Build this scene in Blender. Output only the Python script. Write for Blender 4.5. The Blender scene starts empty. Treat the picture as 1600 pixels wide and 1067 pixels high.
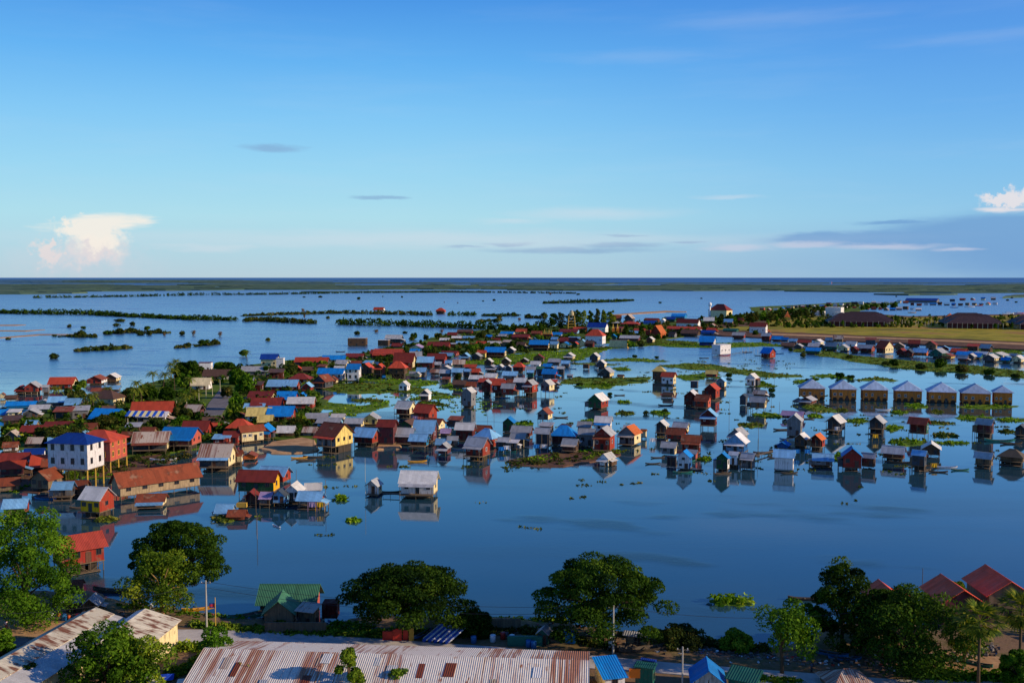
import bpy, math, random
import numpy as np
from mathutils import Vector, Matrix

# ------------------------------------------------------------------ camera
sc = bpy.context.scene
F, CX, CY, CAMH = 1556.0, 800.0, 533.5, 60.0          # photo pixels / metres
TILT = math.atan(100.5 / F)
cam_d = bpy.data.cameras.new('camera')
cam = bpy.data.objects.new('camera', cam_d)
sc.collection.objects.link(cam)
cam.location = (0, 0, CAMH)
cam.rotation_euler = (math.pi / 2 - TILT, 0, 0)
cam_d.sensor_width = 36.0
cam_d.lens = 36.0 * F / 1600.0
cam_d.clip_start = 1.0
cam_d.clip_end = 200000.0
sc.camera = cam
sc.render.resolution_x, sc.render.resolution_y = 1024, 682
sc.view_settings.view_transform = 'Standard'
sc.view_settings.look = 'None'
sc.view_settings.exposure = 0.0
sc.view_settings.gamma = 1.0
sc.cycles.max_bounces = 6
sc.cycles.transparent_max_bounces = 4
sc.cycles.use_denoising = True

def lin(c):
    out = []
    for v in c[:3]:
        v = v / 255.0
        out.append(v / 12.92 if v <= 0.04045 else ((v + 0.055) / 1.055) ** 2.4)
    return tuple(out)

def ray(px, py):
    a, b = (px - CX) / F, -(py - CY) / F
    ct, st = math.cos(TILT), math.sin(TILT)
    return Vector((a, ct + b * st, -st + b * ct))

def at(px, py, z=0.0):
    d = ray(px, py)
    t = (z - CAMH) / d.z
    return Vector((d.x * t, d.y * t, z))

def scale_at(px, py, z=0.0):
    d = ray(px, py)
    return ((z - CAMH) / d.z) / F

# ------------------------------------------------------------------ sun + sky
SUN_EL, SUN_AZ = 21.0, 101.0            # azimuth clockwise from +Y (view direction)
sd = bpy.data.lights.new('sun', 'SUN')
sd.energy = 5.0
sd.angle = math.radians(0.6)
sd.color = (1.0, 0.80, 0.56)
so = bpy.data.objects.new('sun', sd)
sc.collection.objects.link(so)
sdir = Vector((math.sin(math.radians(SUN_AZ)) * math.cos(math.radians(SUN_EL)),
               math.cos(math.radians(SUN_AZ)) * math.cos(math.radians(SUN_EL)),
               math.sin(math.radians(SUN_EL))))
so.rotation_euler = sdir.to_track_quat('Z', 'Y').to_euler()
so.location = sdir * 300

world = bpy.data.worlds.new("World")
sc.world = world
world.use_nodes = True
WT = world.node_tree
WT.nodes.clear()

class NB:
    """tiny node-building helper"""
    def __init__(s, tree): s.t = tree
    def n(s, kind, **kw):
        nd = s.t.nodes.new(kind)
        for k, v in kw.items(): setattr(nd, k, v)
        return nd
    def put(s, sock, v):
        if isinstance(v, bpy.types.NodeSocket): s.t.links.new(v, sock)
        elif v is not None: sock.default_value = v
    def math(s, op, a, b=None, c=None, clamp=False):
        nd = s.n('ShaderNodeMath', operation=op, use_clamp=clamp)
        for i, v in enumerate((a, b, c)):
            if v is not None: s.put(nd.inputs[i], v)
        return nd.outputs[0]
    def vmath(s, op, a, b=None):
        nd = s.n('ShaderNodeVectorMath', operation=op)
        s.put(nd.inputs[0], a)
        if b is not None: s.put(nd.inputs[1], b)
        return nd.outputs['Value'] if op in ('LENGTH', 'DOT_PRODUCT') else nd.outputs[0]
    def mix(s, f, a, b, mode='MIX'):
        nd = s.n('ShaderNodeMix', data_type='RGBA', blend_type=mode)
        s.put(nd.inputs[0], f)
        s.put(nd.inputs[6], a if isinstance(a, bpy.types.NodeSocket) else (tuple(a) + (1,))[:4])
        s.put(nd.inputs[7], b if isinstance(b, bpy.types.NodeSocket) else (tuple(b) + (1,))[:4])
        return nd.outputs[2]
    def mapr(s, v, a, b, c=0.0, d=1.0, smooth=False):
        nd = s.n('ShaderNodeMapRange', interpolation_type='SMOOTHSTEP' if smooth else 'LINEAR')
        s.put(nd.inputs[0], v)
        for i, q in enumerate((a, b, c, d)): nd.inputs[i + 1].default_value = q
        return nd.outputs[0]
    def noise(s, vec, scale, detail=3.0, rough=0.55):
        nd = s.n('ShaderNodeTexNoise')
        s.put(nd.inputs['Vector'], vec)
        nd.inputs['Scale'].default_value = scale
        nd.inputs['Detail'].default_value = detail
        nd.inputs['Roughness'].default_value = rough
        return nd
    def xyz(s, x=0.0, y=0.0, z=0.0):
        nd = s.n('ShaderNodeCombineXYZ')
        for i, v in enumerate((x, y, z)): s.put(nd.inputs[i], v)
        return nd.outputs[0]
    def sep(s, v):
        nd = s.n('ShaderNodeSeparateXYZ'); s.put(nd.inputs[0], v)
        return nd.outputs
    def ramp(s, f, stops, interp='LINEAR'):
        nd = s.n('ShaderNodeValToRGB')
        cr = nd.color_ramp
        cr.interpolation = interp
        while len(cr.elements) < len(stops): cr.elements.new(0.5)
        for e, (p, c) in zip(cr.elements, stops):
            e.position = p
            e.color = (tuple(c) + (1,))[:4]
        s.put(nd.inputs[0], f)
        return nd.outputs[0]

W = NB(WT)
tc = W.n('ShaderNodeTexCoord').outputs['Generated']
wx, wy, wz = W.sep(tc)
hyp = W.math('MAXIMUM', W.math('SQRT', W.math('ADD', W.math('MULTIPLY', wx, wx), W.math('MULTIPLY', wy, wy))), 0.02)
V = W.math('DIVIDE', wz, hyp)                    # tangent of the elevation
U = W.math('ARCTAN2', wx, wy)                    # azimuth
def uv_of(px, py):
    d = ray(px, py)
    return math.atan2(d.x, d.y), d.z / math.hypot(d.x, d.y)
Vr = W.math('MULTIPLY', V, 1.0, clamp=True)
def vpos(y): return uv_of(800, y)[1]
left = [(0.0, lin((186, 211, 224))), (vpos(400), lin((180, 216, 231))), (vpos(340), lin((174, 224, 240))), (vpos(270), lin((154, 216, 246))),
        (vpos(190), lin((130, 202, 249))), (vpos(100), lin((98, 180, 246))), (vpos(0), lin((72, 152, 234))),
        (0.36, lin((50, 124, 206))), (0.5, lin((42, 108, 190))), (1.0, lin((32, 82, 162)))]
right = [(0.0, lin((150, 190, 222))), (vpos(400), lin((152, 196, 228))), (vpos(340), lin((142, 200, 236))), (vpos(270), lin((126, 192, 240))),
         (vpos(190), lin((104, 176, 240))), (vpos(100), lin((88, 160, 236))), (vpos(0), lin((72, 142, 228))),
         (0.36, lin((48, 114, 198))), (0.5, lin((40, 100, 183))), (1.0, lin((32, 80, 158)))]
sky = W.mix(W.mapr(U, -0.15, 0.52, 0, 1, True), W.ramp(Vr, left), W.ramp(Vr, right))

stv = W.xyz(W.math('MULTIPLY', U, 6.0), W.math('MULTIPLY', V, 60.0), 0.0)
veil = W.noise(W.xyz(W.math('MULTIPLY', U, 3.0), W.math('MULTIPLY', V, 22.0), 3.3), 1.6, 5, 0.6).outputs[0]
veilm = W.math('MULTIPLY', W.mapr(veil, 0.45, 0.75, 0, 0.11, True), W.mapr(V, 0.0, 0.22, 1.0, 0.45))
sky = W.mix(veilm, sky, lin((205, 222, 240)))

def distorted(sx, sy, amp_u, amp_v, scale, seed):
    nz = W.noise(W.xyz(W.math('MULTIPLY', U, sx), W.math('MULTIPLY', V, sy), seed), scale, 5, 0.62)
    c = W.vmath('SUBTRACT', nz.outputs['Color'], (0.5, 0.5, 0.5))
    o = W.vmath('MULTIPLY', c, (amp_u, amp_v, 0.0))
    return W.vmath('ADD', W.xyz(U, V, 0.0), o)
puffy = distorted(1, 1, 0.042, 0.042, 85.0, 1.7)
streaky = distorted(1, 7, 0.16, 0.018, 9.0, 4.1)
def blob(coord, px, py, rx, ry, soft):
    u, v = uv_of(px, py)
    d = W.vmath('SUBTRACT', coord, (u, v, 0.0))
    d = W.vmath('MULTIPLY', d, (F / rx, F / ry, 0.0))
    return W.mapr(W.vmath('LENGTH', d), 1 + soft, 1 - soft, 0, 1, True)
def union(ms):
    o = ms[0]
    for m in ms[1:]: o = W.math('MAXIMUM', o, m)
    return o
# bank of grey-blue cloud low on the right
thin = distorted(1, 5, 0.05, 0.010, 16.0, 9.1)
lowb = blob(thin, 1520, 404, 340, 38, 0.8)
sky = W.mix(W.math('MULTIPLY', lowb, 0.4), sky, lin((122, 170, 218)))
bank = union([blob(thin, 1640, 360, 210, 26, 0.3), blob(thin, 1440, 372, 190, 13, 0.4), blob(thin, 1290, 372, 72, 9, 0.4), blob(thin, 1400, 348, 50, 3, 0.6),
              blob(thin, 1750, 380, 260, 50, 0.4)])
sky = W.mix(W.math('MULTIPLY', bank, 0.85), sky, lin((108, 160, 214)))
dark = union([blob(thin, 965, 383, 56, 5, 0.5), blob(thin, 795, 382, 30, 2.5, 0.7), blob(thin, 890, 391, 110, 4, 0.7), blob(thin, 725, 386, 26, 2, 0.7), blob(thin, 1075, 378, 26, 1.6, .7), blob(thin, 985, 368, 30, 1.5, .7),
              blob(thin, 420, 231, 38, 5, 0.6), blob(thin, 594, 309, 34, 3, 0.5)])
sky = W.mix(W.math('MULTIPLY', dark, 0.6), sky, lin((128, 165, 208)))
pale = union([blob(thin, 930, 334, 100, 7, 0.9), blob(thin, 1132, 308, 42, 3, 0.8), blob(streaky, 330, 385, 60, 5, 0.9),
              blob(streaky, 700, 375, 420, 10, 1.0),
              blob(streaky, 820, 345, 60, 5, 1.0)])
high = union([blob(streaky, 1000, 88, 90, 9, 1.0), blob(streaky, 1560, 55, 90, 8, 1.0), blob(streaky, 1200, 30, 120, 9, 1.0)])
sky = W.mix(W.math('MULTIPLY', high, 0.10), sky, lin((222, 226, 236)))
sky = W.mix(W.math('MULTIPLY', pale, 0.36), sky, lin((222, 226, 236)))
pink = union([blob(thin, 1150, 388, 50, 5, 0.7), blob(thin, 1385, 385, 70, 3.5, 0.8), blob(thin, 1270, 383, 46, 4, 0.7),
              blob(thin, 1500, 390, 24, 2.5, 0.8)])
sky = W.mix(W.math('MULTIPLY', pink, 0.55), sky, lin((214, 214, 232)))
anv = union([blob(streaky, 142, 349, 52, 9, 0.5), blob(puffy, 140, 358, 44, 14, 0.35), blob(puffy, 150, 372, 34, 17, 0.4)])
anv2 = union([blob(puffy, 76, 396, 16, 16, 0.4), blob(puffy, 82, 384, 9, 10, .4), blob(puffy, 145, 394, 36, 16, 0.7)])
sky = W.mix(W.math('MULTIPLY', anv2, 0.75), sky, lin((244, 226, 222)))
sky = W.mix(W.math('MULTIPLY', blob(puffy, 125, 408, 70, 20, 1.0), 0.35), sky, lin((222, 216, 226)))
sky = W.mix(W.math('MULTIPLY', anv, 0.88), sky, lin((252, 243, 232)))
rc = union([blob(puffy, 1570, 313, 32, 11, 0.35), blob(streaky, 1550, 327, 42, 4, 0.7), blob(puffy, 1600, 309, 26, 13, 0.5)])
sky = W.mix(W.math('MULTIPLY', rc, 0.85), sky, lin((240, 232, 234)))
# below the horizon: a dim sea-blue
sky = W.mix(W.mapr(V, -0.02, 0.0, 1, 0), sky, lin((60, 105, 150)))

nish = W.n('ShaderNodeTexSky', sky_type='NISHITA')
nish.sun_disc = False
nish.sun_elevation = math.radians(SUN_EL)
nish.sun_rotation = math.radians(SUN_AZ)
nish.altitude = 60
skyx = W.vmath('MULTIPLY', sky, (10.0, 10.0, 10.0))
bg = W.n('ShaderNodeBackground')
bg.inputs['Strength'].default_value = 0.1
W.put(bg.inputs['Color'], W.mix(0.93, nish.outputs[0], skyx))
wo = W.n('ShaderNodeOutputWorld')
WT.links.new(bg.outputs[0], wo.inputs['Surface'])
# ------------------------------------------------------------------ materials
MATS = {}
def new_mat(name):
    m = bpy.data.materials.new(name)
    m.use_nodes = True
    m.node_tree.nodes.clear()
    b = NB(m.node_tree)
    out = b.n('ShaderNodeOutputMaterial')
    p = b.n('ShaderNodeBsdfPrincipled')
    m.node_tree.links.new(p.outputs[0], out.inputs['Surface'])
    return m, b, p, out

COL = dict(gy=(170,171,174), lg=(212,209,204), wh=(230,226,226), lb=(122,176,216), bl=(10,128,208), nb=(6,60,146),
           rd=(188,72,46), dr=(126,46,36), ru=(136,68,42), rr=(148,92,70), br=(96,70,56), gn=(62,116,86), yl=(214,188,110),
           pk=(166,140,176), th=(112,96,76), bk=(58,44,52), cr=(226,208,164), sg=(70,80,92), bw=(146,126,102), oc=(208,122,50),
           rw=(158,56,40), pn=(186,88,74), tl=(28,96,84), vio=(104,64,72), cy=(20,130,180), ye=(228,172,20))
COL['or'] = (204, 104, 44)
COL.update(rr2=(222,214,202), rk=(158,62,48), rv=(228,86,52), tan=(196,172,132), lv=(166,186,212), plk=(168,146,116), cm=(214,204,180), ru2=(168,120,88), mk=(66,48,54)); 
RUST = {'gy': .35, 'lg': .3, 'wh': .12, 'lb': .12, 'bl': .04, 'nb': .03, 'rd': .12, 'dr': .15, 'ru': .8, 'rr': .9, 'br': .3, 'gn': .1, 'yl': .3,
        'or': .4, 'pk': .2, 'th': .0, 'bk': .1, 'oc': .2, 'bw': .3, 'tl': .1, 'cr': .25}

RUST.update(rr2=.9, cm=1.0, ru2=.9, mk=.05, lv=.02)

def tin(code):
    """corrugated sheet roofing laid out along the roof's own UV (metres)"""
    k = 'tin_' + code
    if k in MATS: return MATS[k]
    m, b, p, out = new_mat(k)
    col = lin(COL[code]); ru = RUST.get(code, .2)
    uv = b.n('ShaderNodeTexCoord').outputs['UV']
    oi = b.n('ShaderNodeObjectInfo').outputs['Random']
    u, v, _ = b.sep(uv)
    uvo = b.vmath('ADD', uv, b.xyz(b.math('MULTIPLY', oi, 91.0), b.math('MULTIPLY', oi, 47.0), 0.0))
    uo, vo, _ = b.sep(uvo)
    # each sheet its own tone
    cell = b.xyz(b.math('FLOOR', b.math('DIVIDE', uo, 0.85)), b.math('FLOOR', b.math('DIVIDE', vo, 2.6)), 0.0)
    wn = b.n('ShaderNodeTexWhiteNoise'); b.put(wn.inputs['Vector'], cell)
    tone = b.mapr(wn.outputs['Value'], 0, 1, 0.84, 1.13)
    tone2 = b.mapr(oi, 0, 1, 0.78, 1.15)
    c = b.mix(1.0, col, b.xyz(tone, tone, tone), 'MULTIPLY')
    c = b.mix(1.0, c, b.xyz(tone2, tone2, tone2), 'MULTIPLY')
    st = b.noise(b.vmath('MULTIPLY', uvo, (1.6, 0.28, 1.0)), 1.0, 5, 0.6).outputs[0]
    big = b.noise(uvo, 0.33, 3, 0.5).outputs[0]
    rm = b.math('ADD', b.math('MULTIPLY', st, 0.6), b.math('MULTIPLY', big, 0.5))
    if code in ('rr', 'rr2'):
        wide = b.noise(b.vmath('MULTIPLY', uvo, (0.16, 0.03, 1.0)), 1.0, 2, 0.5).outputs[0]
        fine = b.noise(b.vmath('MULTIPLY', uvo, (1.5, 0.035, 1.0)), 1.0, 4, 0.8).outputs[0]
        sh = b.mapr(b.math('ADD', b.math('MULTIPLY', wide, 0.55), b.math('MULTIPLY', fine, 0.6)), 0.585, 0.65, 0, 1)
        rmask = b.math('MAXIMUM', b.mapr(rm, 0.62, 0.72, 0, 1, True), b.math('MULTIPLY', sh, 0.9))
        c = b.mix(rmask, lin((224, 214, 200)) if code == 'rr2' else lin((190, 174, 158)), lin((158, 94, 60)) if code == 'rr2' else lin((128, 70, 48)))
    else:
        lo = 0.74 - 0.22 * ru
        rmask = b.math('MULTIPLY', b.mapr(rm, lo, lo + 0.12, 0, 1, True), min(1, 0.45 + ru * 0.5))
        rc_ = lin((112, 60, 38)) if code != 'ru' else lin((96, 52, 38))
        c = b.mix(rmask, c, rc_)
        if code in ('ru', 'or'):
            c = b.mix(b.mapr(big, 0.56, 0.7, 0, 0.5, True), c, lin((170, 138, 112)))
    dirt = b.noise(uvo, 2.4, 4, 0.7).outputs[0]
    c = b.mix(b.mapr(dirt, 0.45, 0.8, 0, 0.3), c, lin((70, 62, 56)))
    b.put(p.inputs['Base Color'], c)
    b.put(p.inputs['Roughness'], b.mapr(rm, 0.4, 0.7, 0.42, 0.85))
    p.inputs['Specular IOR Level'].default_value = 0.22
    wv = b.math('SINE', b.math('MULTIPLY', uo, 2 * math.pi / 0.30))
    bp = b.n('ShaderNodeBump'); bp.inputs['Strength'].default_value = 0.55; bp.inputs['Distance'].default_value = 0.05
    b.put(bp.inputs['Height'], b.math('ADD', wv, b.math('MULTIPLY', dirt, 0.7)))
    b.put(p.inputs['Normal'], bp.outputs[0])
    MATS[k] = m
    return m

WCOL = dict(rd=(140,44,36), rw=(146,52,38), dr=(92,30,28), gy=(118,120,124), br=(86,64,48), sg=(64,72,82), gn=(34,84,52), bw=(124,106,84), vio=(92,48,54), pn=(176,84,68), cr=(222,204,156), bl=(22,96,160))
def wallm(code):
    """painted or bare plank wall, boards upright, dirt from wear"""
    k = 'wall_' + code
    if k in MATS: return MATS[k]
    m, b, p, out = new_mat(k)
    col = lin(WCOL.get(code, COL[code]))
    uv = b.n('ShaderNodeTexCoord').outputs['UV']
    oi = b.n('ShaderNodeObjectInfo').outputs['Random']
    uvo = b.vmath('ADD', uv, b.xyz(b.math('MULTIPLY', oi, 61.0), 0.0, 0.0))
    u, v, _ = b.sep(uvo)
    wn = b.n('ShaderNodeTexWhiteNoise'); b.put(wn.inputs['Vector'], b.xyz(b.math('FLOOR', b.math('DIVIDE', u, 0.28)), 0.0, 0.0))
    amt = 0.05 if code in ('wh', 'cr', 'nb') else 0.16
    t = b.mapr(wn.outputs['Value'], 0, 1, 1 - amt, 1 + amt)
    t = b.math('MULTIPLY', t, b.mapr(oi, 0, 1, 0.85, 1.12))
    c = b.mix(1.0, col, b.xyz(t, t, t), 'MULTIPLY')
    st = b.noise(b.vmath('MULTIPLY', uvo, (2.2, 0.4, 1.0)), 1.2, 5, 0.65).outputs[0]
    c = b.mix(b.mapr(st, 0.46, 0.72, 0, 0.6, True), c, lin((84, 70, 60)))
    pt = b.noise(b.vmath('MULTIPLY', uvo, (0.9, 0.7, 1.0)), 0.8, 3, 0.5).outputs[0]
    c = b.mix(b.mapr(pt, 0.56, 0.62, 0, 0.35 if code not in ('wh', 'nb') else 0.12), c, lin((118, 104, 90)))
    c = b.mix(b.mapr(st, 0.18, 0.42, 0.22, 0, True), c, lin((196, 186, 172)))
    b.put(p.inputs['Base Color'], c)
    p.inputs['Roughness'].default_value = 0.85
    p.inputs['Specular IOR Level'].default_value = 0.15
    fr = b.math('FRACT', b.math('DIVIDE', u, 0.28))
    gr = b.math('LESS_THAN', fr, 0.1)
    bp = b.n('ShaderNodeBump'); bp.inputs['Strength'].default_value = 0.6; bp.inputs['Distance'].default_value = 0.04
    b.put(bp.inputs['Height'], b.math('SUBTRACT', 1.0, gr))
    b.put(p.inputs['Normal'], bp.outputs[0])
    MATS[k] = m
    return m

def plain(name, c, rough=0.8, var=0.25, nscale=3.0, c2=None, metal=0.0, bump=0.0, coord='Object'):
    if name in MATS: return MATS[name]
    m, b, p, out = new_mat(name)
    co = b.n('ShaderNodeTexCoord').outputs[coord]
    oi = b.n('ShaderNodeObjectInfo').outputs['Random']
    nz = b.noise(co, nscale, 4, 0.6).outputs[0]
    c2 = lin(c2) if c2 else tuple(v * (1 - var) for v in lin(c))
    cc = b.mix(b.mapr(nz, 0.35, 0.7), lin(c), c2)
    t = b.mapr(oi, 0, 1, 1 - var * 0.6, 1 + var * 0.6)
    cc = b.mix(1.0, cc, b.xyz(t, t, t), 'MULTIPLY')
    b.put(p.inputs['Base Color'], cc)
    p.inputs['Roughness'].default_value = rough
    p.inputs['Metallic'].default_value = metal
    if bump:
        bp = b.n('ShaderNodeBump'); bp.inputs['Strength'].default_value = 0.6; bp.inputs['Distance'].default_value = bump
        b.put(bp.inputs['Height'], nz); b.put(p.inputs['Normal'], bp.outputs[0])
    MATS[name] = m
    return m

def leafm(name, c1, c2, c3=None, trans=0.25):
    """foliage: every clump its own natural tint (attribute), light passes a little"""
    if name in MATS: return MATS[name]
    m, b, p, out = new_mat(name)
    at_ = b.n('ShaderNodeAttribute', attribute_name='tint')
    oi = b.n('ShaderNodeObjectInfo').outputs['Random']
    f = at_.outputs['Fac']
    c = b.ramp(f, [(0.0, lin(c1)), (0.6, lin(c2)), (1.0, lin(c3 or c2))])
    t = b.mapr(oi, 0, 1, 0.8, 1.2)
    c = b.mix(1.0, c, b.xyz(t, t, b.math('MULTIPLY', t, 0.95)), 'MULTIPLY')
    b.put(p.inputs['Base Color'], c)
    p.inputs['Roughness'].default_value = 0.75
    p.inputs['Specular IOR Level'].default_value = 0.06
    tr = b.n('ShaderNodeBsdfTranslucent')
    b.put(tr.inputs['Color'], b.mix(1.0, c, (1.5, 1.35, 0.5), 'MULTIPLY'))
    mx = b.n('ShaderNodeMixShader'); mx.inputs[0].default_value = trans
    m.node_tree.links.new(p.outputs[0], mx.inputs[1]); m.node_tree.links.new(tr.outputs[0], mx.inputs[2])
    m.node_tree.links.new(mx.outputs[0], out.inputs['Surface'])
    MATS[name] = m
    return m

L_DARK = leafm('leaf_dark', (22, 44, 10), (50, 78, 18), (86, 110, 28))
L_MID = leafm('leaf_mid', (40, 72, 14), (80, 118, 26), (116, 148, 36))
L_YEL = leafm('leaf_yellowish', (48, 74, 16), (104, 130, 34), (150, 158, 44))
L_BUSH = leafm('leaf_bush', (34, 46, 22), (66, 82, 30), (104, 92, 44))
L_HYA = leafm('leaf_hyacinth', (56, 96, 14), (106, 144, 26), (154, 172, 40), 0.2)
L_HYB = leafm('leaf_hyacinth_brown', (56, 66, 24), (96, 108, 34), (128, 116, 54), 0.15)
L_PALM = leafm('leaf_palm', (30, 60, 18), (92, 112, 34), (158, 150, 56), 0.3)
WOODP = plain('post_wood', (112, 96, 76), 0.9, 0.4, 1.5)
PALEP = plain('pale_post', (196, 186, 158), 0.85, 0.2, 1.5)
YELP = plain('ochre_post', (200, 160, 60), 0.8, 0.2, 1.5)
BARK = plain('bark', (86, 66, 46), 0.95, 0.4, 2.0, bump=0.1)
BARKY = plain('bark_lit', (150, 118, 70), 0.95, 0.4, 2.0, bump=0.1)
GLASS = plain('dark_pane', (26, 32, 44), 0.25, 0.2, 1.0)
FRAMEW = plain('white_frame', (214, 214, 214), 0.6, 0.1)
FRAMED = plain('dark_frame', (70, 52, 44), 0.7, 0.2)
DOORM = plain('door_wood', (92, 56, 38), 0.7, 0.3)
VOIDM = plain('painted_shade', (58, 48, 40), 0.95, 0.4, 1.5)  # dark tone standing in for shade under floors and in arch openings
DECK = plain('deck_wood', (120, 100, 78), 0.9, 0.4, 2.0)
CONC = plain('concrete', (176, 172, 164), 0.9, 0.2, 0.6)
BOATW = plain('boat_wood', (92, 78, 62), 0.75, 0.5, 1.2)
BOATB = plain('boat_blue', (30, 110, 170), 0.5, 0.3, 1.2)
BOATG = plain('boat_green', (40, 130, 110), 0.5, 0.3, 1.2)
BOATY = plain('boat_ochre', (206, 150, 40), 0.5, 0.3, 1.2)
BOATR = plain('boat_red', (190, 44, 34), 0.5, 0.3, 1.2)
WHITEP = plain('white_paint', (228, 228, 228), 0.45, 0.1)
SKIN = plain('skin', (120, 80, 58), 0.6, 0.15)

# ------------------------------------------------------------------ mesh helpers
ROOT = sc.collection
def link(o): ROOT.objects.link(o); return o

class MB:
    def __init__(s): s.v = []; s.f = []; s.m = []; s.uv = []
    def quad(s, pts, m=0, uv=None):
        i = len(s.v); s.v += [tuple(p) for p in pts]; s.f.append(tuple(range(i, i + len(pts)))); s.m.append(m)
        if uv is None:
            p0 = Vector(pts[0]); a = (Vector(pts[1]) - p0)
            n = a.cross(Vector(pts[-1]) - p0)
            if n.length < 1e-9: n = Vector((0, 0, 1))
            n.normalize()
            if abs(n.z) > 0.7: ex, ey = Vector((1, 0, 0)), Vector((0, 1, 0))
            else:
                ex = Vector((0, 0, 1)).cross(n).normalized(); ey = Vector((0, 0, 1))
            uv = [(Vector(p).dot(ex), Vector(p).dot(ey)) for p in pts]
        s.uv += uv
    def box(s, a, b, m=0, skip=()):
        (x0, y0, z0), (x1, y1, z1) = a, b
        fs = {'-y': [(x0,y0,z0),(x1,y0,z0),(x1,y0,z1),(x0,y0,z1)], '+x': [(x1,y0,z0),(x1,y1,z0),(x1,y1,z1),(x1,y0,z1)],
              '+y': [(x1,y1,z0),(x0,y1,z0),(x0,y1,z1),(x1,y1,z1)], '-x': [(x0,y1,z0),(x0,y0,z0),(x0,y0,z1),(x0,y1,z1)],
              '+z': [(x0,y0,z1),(x1,y0,z1),(x1,y1,z1),(x0,y1,z1)], '-z': [(x0,y1,z0),(x1,y1,z0),(x1,y0,z0),(x0,y0,z0)]}
        for k, q in fs.items():
            if k not in skip: s.quad(q, m)
    def slab(s, p, th, m=0, uv=None):
        """sloped four-cornered sheet with thickness, p counter-clockwise from above"""
        q = [Vector(a) - Vector((0, 0, th)) for a in p]
        s.quad(p, m, uv)
        s.quad([q[3], q[2], q[1], q[0]] if len(p) == 4 else list(reversed(q)), m, list(reversed(uv)) if uv else None)
        n = len(p)
        for i in range(n):
            j = (i + 1) % n
            s.quad([q[i], q[j], p[j], p[i]], m)
    def tube(s, pts, rad, n=6, m=0, cap=True):
        rings = []
        for i, p in enumerate(pts):
            p = Vector(p)
            d = (Vector(pts[min(i + 1, len(pts) - 1)]) - Vector(pts[max(i - 1, 0)]))
            if d.length < 1e-6: d = Vector((0, 0, 1))
            d.normalize()
            ref = Vector((1, 0, 0)) if abs(d.x) < 0.9 else Vector((0, 1, 0))
            a = d.cross(ref).normalized(); c = d.cross(a)
            r = rad[i] if isinstance(rad, (list, tuple)) else rad
            base = len(s.v)
            for k in range(n):
                t = 2 * math.pi * k / n
                s.v.append(tuple(p + a * (math.cos(t) * r) + c * (math.sin(t) * r)))
            rings.append(base)
        for i in range(len(rings) - 1):
            for k in range(n):
                k2 = (k + 1) % n
                s.f.append((rings[i] + k, rings[i + 1] + k, rings[i + 1] + k2, rings[i] + k2)); s.m.append(m)
                s.uv += [(k / n, 0), (k / n, 1), (k2 / n, 1), (k2 / n, 0)]
        if cap:
            s.f.append(tuple(rings[-1] + k for k in reversed(range(n)))); s.m.append(m); s.uv += [(0, 0)] * n
            s.f.append(tuple(rings[0] + k for k in range(n))); s.m.append(m); s.uv += [(0, 0)] * n
    def mesh(s, name, mats, smooth=False):
        me = bpy.data.meshes.new(name)
        me.from_pydata(s.v, [], s.f)
        for x in (mats if isinstance(mats, (list, tuple)) else [mats]): me.materials.append(x)
        me.polygons.foreach_set('material_index', s.m)
        ul = me.uv_layers.new(name='UVMap')
        ul.data.foreach_set('uv', [c for p in s.uv for c in p])
        if smooth: me.polygons.foreach_set('use_smooth', [True] * len(s.f))
        me.update()
        return me
    def build(s, name, mats, parent=None, smooth=False):
        o = bpy.data.objects.new(name, s.mesh(name, mats, smooth))
        if parent: o.parent = parent
        return link(o)

def inst(name, me, parent=None, loc=(0, 0, 0), rot=(0, 0, 0), sca=(1, 1, 1)):
    o = bpy.data.objects.new(name, me)
    o.location = loc; o.rotation_euler = rot; o.scale = sca
    if parent: o.parent = parent
    return link(o)

def empty(name, loc=(0, 0, 0), rz=0.0):
    o = bpy.data.objects.new(name, None)
    o.location = loc; o.rotation_euler = (0, 0, rz)
    o.empty_display_size = 0.5
    return link(o)

def tag(o, label=None, cat=None, group=None, kind=None):
    if label: o['label'] = label
    if cat: o['category'] = cat
    if group: o['group'] = group
    if kind: o['kind'] = kind
    return o

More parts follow.
